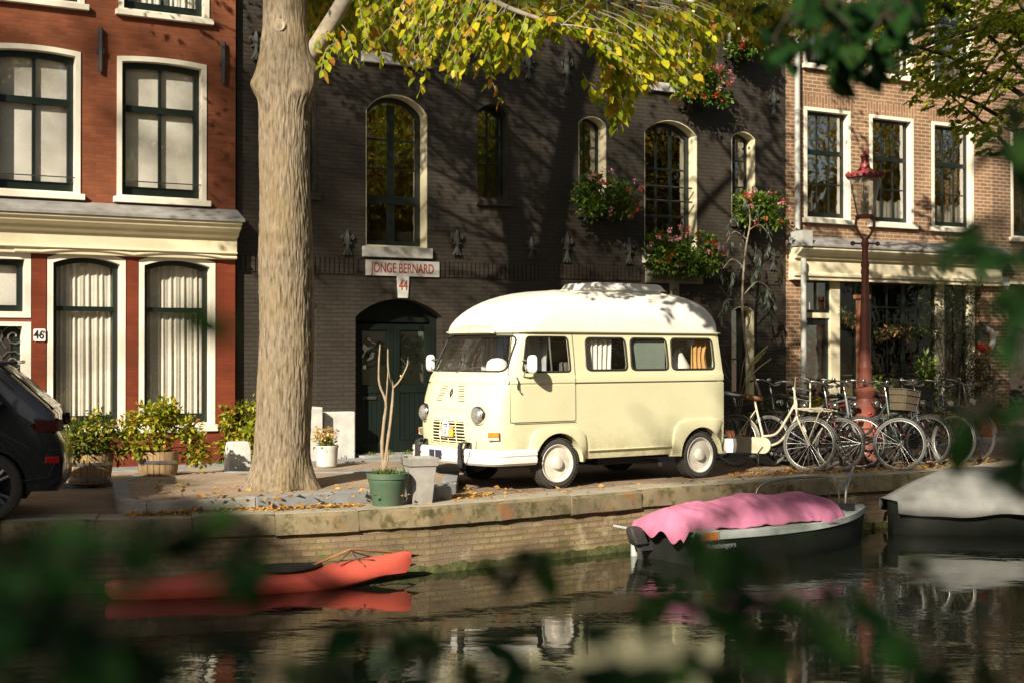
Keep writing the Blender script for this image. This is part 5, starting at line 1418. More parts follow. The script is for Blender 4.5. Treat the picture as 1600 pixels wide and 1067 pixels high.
for cx_, cy_, sx, sy, n, dm0, dm1 in fg:
    dc = (dm0 + dm1) / 2; c0 = P(cx_, cy_, dc)
    if cy_ < 300: st = Vector((c0.x + .55, c0.y - .4, c0.z + .9))
    elif cx_ > 1450: st = Vector((c0.x + .5, c0.y - .3, c0.z + .4))
    elif cx_ < 450: st = Vector((c0.x - .55, c0.y - .2, c0.z - .25))
    else: st = Vector((c0.x + rnd.uniform(-.2, .2), c0.y - .25, c0.z - .6))
    en = P(cx_ + (sx if cx_ < 450 else -sx) * .6, cy_ + rnd.uniform(-10, 10), dc)
    pth, rr = smooth_path([st - NTM, (st.lerp(c0, .6)) - NTM + Vector((0, 0, .03)), en - NTM], [.006, .004, .0015], 5); tw.tube(pth, rr, 5)
    for k in range(int(n * 1.7) if cy_ > 700 or cx_ > 1450 else int(n * 1.3)):
        q = P(rnd.gauss(cx_, sx * .62), rnd.gauss(cy_, sy * .62), rnd.uniform(dm0, dm1)) - NTM
        near_p = min(pth, key=lambda a: (a - q).length_squared)
        v = (q - near_p); v = v.normalized() if v.length > 1e-4 else Vector((1, 0, 0))
        dd = v * .7 + Vector((rnd.gauss(0, .5), rnd.gauss(0, .35), -.45))
        fp.append(tuple(q)); fd.append(tuple(dd)); fz.append(rnd.uniform(.045, .08) * (1.45 if dm0 > 3 else 1))
        tw.tube([near_p, q], [.0016, .001], 4)
# overhead limbs carrying the hanging twigs
for tgt in (P(1330, -160, 2.5), P(1650, 100, 1.9), P(900, -700, 2.2)):
    pth, rr = smooth_path([Vector((-.1, .05, 2.9)), (Vector((-.1, .05, 2.9)) + (tgt - NTM)) / 2 + Vector((0, 0, .25)), tgt - NTM], [.05, .03, .012], 6); tw.tube(pth, rr, 7)
tw.build('twigs', M['bark_dark'], near, fix=False)
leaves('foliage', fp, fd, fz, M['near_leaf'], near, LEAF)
a_, b2, c_ = clumps([(rnd.gauss(-.4, 1.3), rnd.gauss(-1.4, 1.2), rnd.uniform(3.6, 6.5)) for _ in range(70)] + [(-2.3 - NT.x + rnd.gauss(0, 1.1), -3.7 - NT.y + rnd.gauss(0, .9), 4.6 + rnd.gauss(0, .7)) for _ in range(80)], 60, .55, .1)  # second group: unseen clump added to keep sun off the near leaves
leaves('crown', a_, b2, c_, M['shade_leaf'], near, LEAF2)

# unseen houses added behind the near-bank trees to block low sky light
for k in range(7):
    w_ = 6.2; b_ = NBK(-26 + k * 6.4, 17 + .1 * (k % 2)); hh = (12.5, 13.4, 11.8, 13.0, 12.2, 13.6, 12.0)[k]
    r_ = thing('unseen_canal_house', 'unseen dark brick canal house behind the camera, added to block sky light', 'house', b_, _na, group='unseen houses added on the near bank')
    MB().box((0, -9, -.1), (w_, 0, hh)).build('wall', M['brown_brick'] if k % 2 else M['dark_brick'], r_)
    MB().prism([(0, hh), (w_, hh), (w_ * .5, hh + 2.4)], -9, -.01).build('roof', M['roof_tile'], r_)
    for fl in range(4):
        for q in range(3):
            x = .7 + q * 1.75; MB().ringprism([(x, .9 + fl * 3), (x + 1.2, .9 + fl * 3), (x + 1.2, 2.9 + fl * 3), (x, 2.9 + fl * 3)], [(x + .09, .99 + fl * 3), (x + 1.11, .99 + fl * 3), (x + 1.11, 2.81 + fl * 3), (x + .09, 2.81 + fl * 3)], .001, .05).build('window', M['white'], r_)
# ================================================================== boats on the canal
M['kayak_red'] = pm('faded_red_plastic', (0.56, 0.10, 0.065), (0.44, 0.075, 0.05), 2.5, .45, .08)
M['rope'] = pm('orange_rope', (0.36, 0.16, 0.06), (0.22, 0.10, 0.045), 40, .9, .3)
M['rope_dark'] = pm('dark_rope', (0.05, 0.04, 0.03), None, 40, .9, .3)
M['rope_white'] = pm('pale_rope', (0.5, 0.48, 0.4), None, 40, .9, .3)
ka = P(165, 940, 14.25); kb = P(643, 905, 15.45); ka.z = kb.z = WZ
kd = (kb - ka); KL = kd.length
kay = thing('kayak', 'faded red kayak floating below the quay wall', 'kayak', ka, math.atan2(kd.y, kd.x))
rings = []; KN = 44
def kprof(t):
    hw = .31 * (math.sin(PI * min(max(t, .002), .998)) ** .72)
    dz = .20 + .06 * math.exp(-((t - .40) / .10) ** 2) + .22 * max(0, t - .55) ** 1.2 * 2.0 - .03 * t + .0 * (t < .1)
    kz = -.10 + .30 * max(0, t - .62) ** 1.5 * 4.2 + .22 * max(0, .16 - t) ** 1.5 * 8
    return hw, dz, kz
for k in range(KN + 1):
    t = k / KN; hw, dz, kz = kprof(t); ring = []
    for j in range(20):
        a = 2 * PI * j / 20; ca, sa = math.cos(a), math.sin(a)
        y = hw * (abs(ca) ** .8) * (1 if ca > 0 else -1)
        z = (.10 + (dz - .10) * (abs(sa) ** 1.1)) if sa >= 0 else (.10 + (kz - .10) * (abs(sa) ** .8))
        if k in (0, KN): y *= .3; z = .5 * z + .5 * (dz * .6 + kz * .4)
        ring.append((t * KL, y, z))
    rings.append(ring)
MB().rings(rings, True, True).build('hull', M['kayak_red'], kay, smooth=60)
MB().tube([(KL * .565 + .40 * math.cos(2*PI*k/30), .20 * math.sin(2*PI*k/30), .225 + .012 * math.cos(4*PI*k/30)) for k in range(30)], .018, 7, closed=True).build('cockpit_rim', M['rubber'], kay, smooth=60)
MB().rings([[(KL * .565 + s_ * .40 * math.cos(2*PI*k/30), s_ * .2 * math.sin(2*PI*k/30), .222 + z) for k in range(30)] for s_, z in ((1, 0), (.7, .03), (.05, .045))], False, True).build('spray_cover', M['rubber'], kay, smooth=60)
dl = MB(); dl.tube([(KL*.74, -.16, .235), (KL*.80, .0, .262), (KL*.86, .12, .27)], .006, 5); dl.tube([(KL*.74, .16, .235), (KL*.80, .0, .266), (KL*.86, -.12, .27)], .006, 5)
dl.build('deck_line', M['rope_dark'], kay)
# mooring bracket on the wall and the ropes
kB = P(715, 875, 16.35)
br = thing('mooring_bracket', 'black steel mooring bracket with upright post on the quay wall beside the kayak', 'bracket', kB, R(34))
b_ = MB(); b_.box((-.14, -.10, -.08), (-.02, .12, .10)); b_.prism([(-.02, -.09), (.12, .14), (.10, .16), (-.04, .0)], -.09, .10); b_.build('plate', M['black_iron'], br, bevel=.008)
MB().tube([(.02, -.02, -.5), (.02, -.02, .05)], .035, 8).build('post', M['black_iron'], br)
def rope(pts, sag, r, mat, label, grp=None):
    out = []
    for a, b in zip(pts, pts[1:]):
        n = 14
        for k in range(n):
            f = k / n; p = Vector(a).lerp(Vector(b), f); p.z -= sag * 4 * f * (1 - f); out.append(p)
    out.append(Vector(pts[-1]))
    o = MB().tube(out, r, 6).build('mooring_rope', mat, smooth=60); tag(o, label, 'rope', grp); return o
kw = lambda t, y, z: Vector((ka.x + math.cos(kay.rotation_euler.z) * t * KL - math.sin(kay.rotation_euler.z) * y, ka.y + math.sin(kay.rotation_euler.z) * t * KL + math.cos(kay.rotation_euler.z) * y, ka.z + z))
knot = P(548, 857, 15.2)
rope([kB + Vector((-.1, -.1, .06)), knot, P(470, 890, 14.95)], .0, .012, M['rope'], 'taut orange rope from the kayak cockpit over a knot to the wall bracket')
rope([kB + Vector((-.1, -.1, -.02)), knot + Vector((0, .02, -.02)), P(478, 897, 14.95)], .06, .008, M['rope_dark'], 'slack dark rope hanging between the wall bracket and the kayak')
rope([knot, P(572, 884, 15.1), P(500, 893, 15.0)], .02, .008, M['rope_dark'], 'dark rope end with red tip lying on the kayak stern')
rope([kB + Vector((.1, -.05, -.1)), P(775, 893, 16.6)], .03, .007, M['rope_dark'], 'thin dark line from the wall bracket into the water')

M['hull_dark'] = pm('dark_boat_paint', (0.010, 0.012, 0.011), (0.017, 0.018, 0.015), 3, .5, .1, spec=.25)
M['boat_white'] = pm('boat_white_paint', (0.40, 0.45, 0.43), (0.30, 0.34, 0.32), 4, .5, .08)
M['pink'] = pm('pink_tarpaulin', (0.50, 0.17, 0.29), (0.38, 0.125, 0.22), 3, .8, .15)
M['tarp'] = pm('grey_white_tarpaulin', (0.20, 0.205, 0.195), (0.14, 0.145, 0.138), 2.5, .75, .12)
BH = R(31); BO = Vector((1.86, 16.88, WZ)); BL, BW = 4.0, .78
boat = thing('motor_boat', 'dark motor boat with white gunwale under a pink tarpaulin', 'boat', BO, BH)
boat.scale = (.80, .80, 1)
def hull_half(t):
    hw = BW * (1 - max(0, (t - .45) / .55) ** 2.3) * (.93 + .07 * min(1, t / .3))
    top = .34 + .16 * max(0, t - .3) ** 1.6; return max(hw, .012), top
def hull(name, mat, root, BLn, fn, zin=.12, zb=-.2):
    rows = []
    for k in range(31):
        t = k / 30; hw, top = fn(t); x = BLn * t; rk = .10 * t
        row = []
        for s_ in (-1, 1):
            seq = [(hw, top), (hw * .97, top * .55), (hw * .86, .0), (hw * .55, zb)]
            if s_ == 1: seq = seq[::-1]
            for y, z in seq: row.append((x + rk * (z - .2) * 2 * t, s_ * y, z))
        rows.append(row)
    mb = MB().rings(rows, True, True)
    return mb.build(name, mat, root, smooth=40)
hull('hull', M['hull_dark'], boat, BL, hull_half)
rows = []
for s_ in (-1, 1):
    g_ = MB()
    pth = []
    for k in range(31):
        t = k / 30; hw, top = hull_half(t); pth.append([(BL*t + .10*t*(top-.2)*2*t, s_*(hw + .02), top - .03), (BL*t + .10*t*(top-.2)*2*t, s_*(hw + .025), top + .045), (BL*t + .1*t*(top-.2)*2*t, s_*max(hw - .16, .0), top + .06), (BL*t + .1*t*(top-.2)*2*t, s_*max(hw - .16, 0), top - .0)])
    g_.grid(pth); g_.build('gunwale', M['boat_white'], boat, smooth=35)
rows = []
for k in range(12):
    t = .66 + .335 * k / 11; hw, top = hull_half(t); rows.append([(BL*t + .1*t*(top-.2)*2*t, y * max(hw - .1, .004), top + .055 + .03 * (1 - y*y)) for y in np.linspace(-1, 1, 9)])
MB().grid(rows).build('foredeck', M['boat_white'], boat, smooth=50)
ro = MB(); ro.box((.0, -.78, .30), (.36, -.60, .42)); ro.build('stern_box', M['boat_white'], boat, bevel=.01)
lp = MB(); lp.box((.05, -.792, .315), (.17, -.781, .40)); lp.build('orange_reflector', M['amber'], boat)
lp = MB(); lp.box((.20, -.792, .315), (.32, -.781, .40)); lp.build('orange_reflector', M['amber'], boat)
text('boat_name', 'Amatxogora', .095, M['boat_white'], boat, (.42, -BW * .95 - .014, .235), 1.15, rot=(R(88), 0, 0))
# bow rail, bollard, anchor
rl = MB(); rl.tube(smooth_path([Vector((2.35, .70, .40)), Vector((2.45, .68, .78)), Vector((3.5, .42, .86)), Vector((3.72, .30, .78)), Vector((3.74, .26, .52))], [.018]*5, 5)[0], .018, 8); rl.build('bow_rail', M['steel'], boat, smooth=60)
bl_ = MB(); bl_.tube(smooth_path([Vector((3.5, -.12, .5)), Vector((3.55, -.1, .72)), Vector((3.72, .0, .86)), Vector((3.86, .05, 1.0))], [.022]*4, 4)[0], .022, 7); bl_.box((3.62, .05, .70), (3.74, .2, .82)); bl_.build('bow_fitting', M['steel'], boat, smooth=40)
an = MB(); an.tube([(3.0, .2, .56), (3.45, -.2, .50)], .022, 6); an.box((3.38, -.28, .45), (3.56, -.12, .56)); an.tube([(3.2, -.1, .5), (3.2, -.06, .72)], .012, 5); an.build('anchor', M['black_iron'], boat)
# outboard engine at the stern
en = MB(); en.rings([[(-.22 + x * s_ - (z - .2) * .5, .42 + y * s_, z) for x, y in rrect(-.13, .13, -.10, .10, .05)] for z, s_ in ((.16, .7), (.19, 1), (.32, 1), (.38, .8), (.40, .4))], True, True)
en.tube([(-.22, .42, .18), (-.14, .42, -.2)], .045, 8); en.box((-.2, .36, .1), (.02, .48, .2)); en.build('outboard_motor', M['black_iron'], boat, smooth=40)
tl = MB(); tl.tube([(-.2, .46, .34), (-.55, .62, .40)], .016, 6); tl.build('tiller', M['boat_white'], boat)
fdx = MB(); fdx.lathe([(.01, -.22), (.05, -.2), (.06, -.1), (.06, .1), (.05, .2), (.01, .22)], 12, c=(-.08, .72, .05)); fdx.build('fender', M['boat_white'], boat, smooth=50)
# the pink cover: a cloth of its own
cov = MB(); rows = []
CN = 110
for k in range(CN + 1):
    t = -.035 + .80 * k / CN; hw, top = hull_half(max(t, 0)); x = BL * t
    ridge = .30 * (1 - ((t - .36) / .62) ** 2) * min(1, (t + .035) / .06 + .45) + .02 * math.sin(t * 21)
    row = []
    nj = 60
    taper = 1.0 if t < .55 else 1 - (t - .55) * .3
    for j in range(nj + 1):
        s_ = -1 + 2 * j / nj; a = abs(s_)
        y = (hw + .035) * s_ * taper * (1 if s_ > 0 else 1 - .20 * a ** 3 * (1 - min(1, max(0, (t - .45) / .2))))
        z = top + .085 + max(ridge, .0) * (1 - a ** 1.7)
        z += .035 * noise.noise((x * 2.2, y * 3, 1)) * (1 - a ** 4) + .014 * noise.noise((x * 7, y * 6, 4))
        fold = .016 * math.sin(x * 9 + 3 * s_ + 2 * noise.noise((x, y, 2))) * a * a
        z += fold - .030 * abs(noise.noise((x * 1.7 + y * 1.1, y * 1.5, 9))) + .02 * abs(noise.noise((x * 4.5 - y * 2, y * 3, 5)))
        if j in (0, 1, nj - 1, nj):
            z -= (.07 + .05 * noise.noise((x * 2.4, s_ * 5, 0)) + .012 * math.sin(x * 5)) * (1 if j in (0, nj) else .45) * (.15 if s_ < 0 and t < .6 else 1)
            y += (.02 if s_ > 0 else -.02)
        if k == 0: z -= .16 + .05 * math.sin(s_ * 9); 
        elif k == 1: z -= .05
        row.append((x - (.05 if k == 0 else 0), y, z))
    rows.append(row)
cov.grid(rows)
co = cov.build('boat_cover', M['pink'], smooth=75, fix=False); co.location = BO; co.rotation_euler = (0, 0, BH); co.scale = (.80, .80, 1)
tag(co, 'bright pink tarpaulin draped over the dark motor boat', 'tarpaulin')
md = co.modifiers.new('thick', 'SOLIDIFY'); md.thickness = .006
# grey-white covered boat at the right edge
CO = Vector((5.25, 19.55, WZ)); CH = R(20)
cb = thing('covered_boat', 'long dark boat under a grey white tarpaulin, partly cut off at the right edge', 'boat', CO, CH)
def hull2(t): 
    hw = .95 * min(1, (max(t, .002) / .22) ** .55) * (1 if t < .6 else 1 - ((t - .6) / .42) ** 2); return max(hw, .02), .42 + .1 * abs(t - .4)
hull('hull', M['hull_dark'], cb, 6.2, hull2)
cov = MB(); rows = []
for k in range(61):
    t = k / 60; hw, top = hull2(max(t, .01)); x = 6.2 * t; row = []
    ridge = .46 * min(1, t / .16) ** .8 * (1 - .3 * t)
    for j in range(41):
        s_ = -1 + j / 20; a = abs(s_)
        y = (hw + .05) * s_ * (1.0 if a < .9 else 1.03)
        z = top + .0 + ridge * (.55 * (1 - a) + .45 * (1 - a ** 3)) + .03 * noise.noise((x * 1.6, y * 2.4, 7)) + .013 * math.sin(x * 6 + 4 * noise.noise((x, y, 1))) * a
        if j in (0, 40): z -= .16 + .03 * math.sin(x * 4)
        elif j in (1, 39): z -= .07
        row.append((x - .03, y, z))
    rows.append(row)
cov.grid(rows); co = cov.build('boat_cover', M['tarp'], smooth=75, fix=False); co.location = CO; co.rotation_euler = (0, 0, CH)
tag(co, 'creased grey white tarpaulin covering the boat at the right edge', 'tarpaulin'); md = co.modifiers.new('thick', 'SOLIDIFY'); md.thickness = .006

# ================================================================== dark car, left edge
M['car_paint'] = pm('dark_grey_car_paint', (0.022, 0.026, 0.028), (0.026, 0.03, 0.032), 3, .22, 0, metal=.3, coat=.8)
M['car_glass'] = pm('tinted_car_glass', (0.012, 0.016, 0.02), None, 3, .05, 0, spec=.8)
M['red_lens'] = pm('red_lens', (0.45, 0.01, 0.015), (0.3, 0.008, 0.01), 20, .12, .05); M['smoked_lens'] = pm('smoked_red_lens', (0.05, 0.008, 0.008), (0.03, 0.006, 0.006), 20, .12, .05)
M['alloy'] = pm('dark_alloy', (0.16, 0.165, 0.17), (0.11, 0.11, 0.115), 8, .3, 0, .8)
CP = P(109, 770, 15.55); CP.z = 0
car = thing('parked_car', 'dark grey estate car parked on the quay, cut off by the left edge', 'car', CP, R(180 + 15))
# car local: x from the tail to the nose, +y towards the camera side
CPROF = [(.08, .30), (.01, .42), (.0, .62), (.03, .78), (.10, .90), (.12, 1.10), (.20, 1.20), (.36, 1.34), (.62, 1.575), (.72, 1.63), (1.1, 1.68), (1.9, 1.69), (2.5, 1.64), (3.2, 1.18), (3.9, 1.08), (4.5, .92), (4.7, .70), (4.72, .42), (4.6, .28)]
def chw(z): return float(np.interp(z, [.25, .45, .8, 1.0, 1.15, 1.65], [.86, .91, .935, .935, .90, .62]))
def cin(p, d):
    cx_, cz_ = 2.3, .85; v = Vector((cx_ - p[0], cz_ - p[1])); v.normalize(); return (p[0] + v.x * d, p[1] + v.y * d)
rows = []
dens = []
for k in range(len(CPROF)):
    a, b_ = Vector(CPROF[k]), Vector(CPROF[(k+1) % len(CPROF)]); n_ = max(1, int((b_-a).length / .12))
    for q in range(n_): dens.append(tuple(a.lerp(b_, q / n_)))
for t, d in ((-1, .16), (-1, .07), (-.985, .025), (-.93, .004), (-.6, -.015), (0, -.03), (.6, -.015), (.93, .004), (.985, .025), (1, .07), (1, .16)):
    rows.append([(cin(p, d)[0], chw(p[1]) * t, cin(p, d)[1]) for p in dens])
# swap to rings along y
cb_ = MB().rings(rows, True, True).build('body', M['car_paint'], car, smooth=40)
cc = MB()
for x in (.78, 3.62):
    for y0, y1 in ((-1.2, -.55), (.55, 1.2)): cc.prism([(x + .39 * math.cos(2*PI*k/36), .36 + .39 * math.sin(2*PI*k/36)) for k in range(36)], y0, y1, 'y')
cc = cc.build('cutter', M['car_paint']); cc.parent = car; bpy.context.view_layer.update(); boolean(cb_, cc); kill(cc)
cb_.data.shade_smooth(); cb_.data.set_sharp_from_angle(angle=R(35))
for s_ in (1, -1):
    for name, pl in (('side_window', [(1.62, 1.12), (.74, 1.16), (.62, 1.22), (1.02, 1.55), (1.62, 1.57)]), ('side_window', [(2.62, 1.12), (1.70, 1.12), (1.70, 1.57), (2.28, 1.55)])):
        MB().add([(x, s_ * (chw(z) + .012), z) for x, z in pl] + [(x, s_ * (chw(z) - .04), z) for x, z in pl], [tuple(range(len(pl)))] + [(k, (k+1) % len(pl), len(pl) + (k+1) % len(pl), len(pl) + k) for k in range(len(pl))]).build(name, M['car_glass'], car)
    MB().tube([(x, s_ * (chw(z) + .01), z) for x, z in ((2.7, 1.10), (1.6, 1.10), (.72, 1.135))], .011, 6).build('window_trim', M['chrome'], car, smooth=50)
    lt = MB(); lt.rings([[(.03 + .10 * f, s_ * (.80 + .15 * min(1, f * 2.2)), z) for f in np.linspace(0, 1, 6)] + [(.30, s_ * .948, z) ] for z in (.93, 1.0, 1.05)]); 
    lt.add([(.055, s_ * .70, .92), (.30, s_ * .949, .95), (.36, s_ * .947, 1.0), (.10, s_ * .70, 1.06), (.02, s_ * .80, .95), (.06, s_ * .86, 1.05)], [(0, 1, 2, 3), (0, 4, 5, 3)])
    lt.build('tail_light', M['smoked_lens'], car)
    MB().box((.06, s_ * .875 - .02, .60), (.20, s_ * .93 + .008 * s_, .67)).build('reflector', M['red_lens'], car, bevel=.008)
    MB().tube([(.42, s_ * .925, .42), (.16, s_ * .93, .46), (.10, s_ * .93, .62)], .008, 5).build('bumper_seam', M['rubber'], car)
    for x in (.78, 3.62):
        wl = MB().lathe([(.25, -.10), (.30, -.115), (.345, -.10), (.36, -.07), (.36, .07), (.345, .10), (.30, .115), (.25, .10)], 44, ax='y', cap=False).build('wheel', M['tyre'], car, smooth=40); wl.location = (x, s_ * .82, .36)
        sp_ = MB().lathe([(.26, s_*.085), (.25, s_*.10), (.235, s_*.06), (.23, -.05)], 40, ax='y', cap=False)
        for k in range(5):
            a = 2*PI*k/5
            for da in (-.16, .16):
                sp_.tube([(.04*math.cos(a+da), s_*.09, .04*math.sin(a+da)), (.15*math.cos(a+da*.8), s_*.085, .15*math.sin(a+da*.8)), (.245*math.cos(a+da), s_*.075, .245*math.sin(a+da))], [.03, .022, .026], 6)
        sp_.lathe([(.06, s_*.06), (.055, s_*.10), (.02, s_*.105)], 20, ax='y')
        sp_.build('rim', M['alloy'], wl, smooth=40)
        MB().lathe([(.228, -s_*.02), (.01, -s_*.02)], 30, ax='y', cap=False).build('brake_disc', M['grille_dark'], wl)
MB().add([(.14, -.62, 1.13), (.14, .62, 1.13), (.585, .52, 1.53), (.585, -.52, 1.53)], [(0, 1, 2, 3)]).xf(Matrix.Translation((-.02, 0, .02))).build('rear_window', M['car_glass'], car)
MB().box((.5, -.55, 1.62), (.78, .55, 1.66)).build('spoiler', M['car_paint'], car, bevel=.015)
MB().box((.4, -.7, .22), (4.4, .7, .4)).build('underbody', M['grille_dark'], car)

# ================================================================== lamp
M['lamp_red'] = pm('red_brown_cast_iron', (0.27, 0.085, 0.06), (0.18, 0.06, 0.045), 7, .5, .25)
M['lamp_crown'] = pm('crimson_paint', (0.28, 0.045, 0.05), (0.2, 0.035, 0.04), 9, .45, .15)
M['lamp_glass'] = glass('lamp_glass', (.95, .94, .88), 1.6, .05, .05)
t = M['lamp_glass'].node_tree; _o = t.nodes['Material Output']; _a = t.nodes.new('ShaderNodeMixShader'); _d = t.nodes.new('ShaderNodeBsdfDiffuse'); _d.inputs[0].default_value = (.62, .58, .47, 1); _a.inputs[0].default_value = .3
_src = _o.inputs[0].links[0].from_socket; t.links.new(_src, _a.inputs[1]); t.links.new(_d.outputs[0], _a.inputs[2]); t.links.new(_a.outputs[0], _o.inputs[0])
LP = P(1352, 725, 22.0); LP.z = 0
lamp = thing('street_lamp', 'red brown cast iron street lamp with a crowned glass lantern', 'street lamp', LP, R(12))
MB().lathe([(.20, 0), (.21, .10), (.19, .16), (.19, .55), (.215, .58), (.215, .64), (.17, .68), (.15, .78), (.175, .86), (.18, .92), (.14, .97), (.125, 1.03), (.165, 1.12), (.17, 1.16), (.105, 1.22), (.10, 1.48), (.108, 1.50), (.108, 1.53), (.09, 1.56), (.088, 1.62), (.085, 2.0), (.088, 2.3), (.075, 2.35), (.06, 2.75), (.056, 2.95), (.066, 2.97), (.066, 3.02), (.055, 3.05), (.066, 3.09), (.066, 3.12), (.05, 3.16), (.048, 3.38), (.06, 3.40), (.06, 3.46), (.045, 3.50), (.035, 3.52)], 24).build('pole', M['lamp_red'], lamp, smooth=35)
st = MB(); st.tube([(-.20, 0, 3.44), (.20, 0, 3.44)], .014, 7)
for x in (-.21, .21): st.blob((x, 0, 3.44), .038)
st.build('ladder_bar', M['lamp_red'], lamp, smooth=60)
yk = MB()
for a in (0, PI):
    yk.tube(smooth_path([Vector((.01*math.cos(a), 0, 3.48)), Vector((.10*math.cos(a), 0, 3.60)), Vector((.155*math.cos(a), 0, 3.72)), Vector((.14*math.cos(a), 0, 3.82)), Vector((.09*math.cos(a), 0, 3.84))], [.03]*5, 5)[0], .022, 8)
yk.lathe([(.05, 3.83), (.145, 3.84), (.155, 3.87), (.135, 3.89)], 20)
yk.build('yoke', M['lamp_red'], lamp, smooth=50)
lg = MB(); n6 = 6
hexr = lambda r, z: [(r*math.cos(2*PI*k/n6), r*math.sin(2*PI*k/n6), z) for k in range(n6)]
lg.rings([hexr(.13, 3.89), hexr(.255, 4.46)]); lg.build('lantern_glass', M['lamp_glass'], lamp)
lf = MB()
for k in range(n6):
    a = 2*PI*k/n6; b2 = 2*PI*(k+1)/n6
    lf.tube([(.132*math.cos(a), .132*math.sin(a), 3.89), (.258*math.cos(a), .258*math.sin(a), 4.46)], .009, 6)
    lf.tube([(.258*math.cos(a), .258*math.sin(a), 4.45), (.258*math.cos(b2), .258*math.sin(b2), 4.45)], .010, 6)
lf.build('lantern_frame', M['steel'], lamp)
MB().lathe([(.06, 3.89), (.05, 3.95), (.03, 3.98), (.05, 4.02), (.07, 4.07), (.06, 4.1)], 14).build('lamp_holder', M['steel'], lamp, smooth=50)
MB().lathe([(.012, 4.1), (.05, 4.16), (.055, 4.24), (.03, 4.3), (.005, 4.32)], 14).build('bulb', M['enamel'], lamp, smooth=60)
cr = MB(); cr.lathe([(.262, 4.45), (.285, 4.47), (.28, 4.50), (.22, 4.53), (.13, 4.585), (.09, 4.62), (.075, 4.64), (.075, 4.68), (.06, 4.69), (.055, 4.78), (.075, 4.79), (.07, 4.81), (.04, 4.84), (.022, 4.86), (.03, 4.89), (.012, 4.92), (.004, 4.95)], 24)
for k in range(18):
    a = 2*PI*k/18; cr.blob((.28*math.cos(a), .28*math.sin(a), 4.515), (.032, .032, .035 if k % 3 else .05), 6, 4)
cr.build('crown', M['lamp_crown'], lamp, smooth=45)
# ================================================================== bicycles
M['steel_dull'] = pm('dull_spoke_steel', (0.40, 0.40, 0.38), (0.28, 0.27, 0.25), 14, .4, 0, .85)
M['tyre_grey'] = pm('grey_bicycle_tyre', (0.16, 0.16, 0.15), (0.10, 0.10, 0.095), 18, .8, .1)
M['tyre_black'] = pm('black_bicycle_tyre', (0.03, 0.03, 0.03), (0.05, 0.048, 0.044), 18, .8, .1)
M['saddle_brown'] = pm('brown_leather', (0.30, 0.13, 0.05), (0.2, 0.085, 0.035), 14, .5, .15)
M['saddle_black'] = pm('black_saddle', (0.02, 0.02, 0.02), (0.03, 0.03, 0.03), 14, .5, .15)
def paint(name, c): return pm(name, c, tuple(x * .75 for x in c), 7, .4, .08, coat=.2)
def arc(cx_, cz_, r_, a0, a1, n): return [Vector((cx_ + r_ * math.cos(R(a0 + (a1-a0)*k/n)), 0, cz_ + r_ * math.sin(R(a0 + (a1-a0)*k/n)))) for k in range(n + 1)]
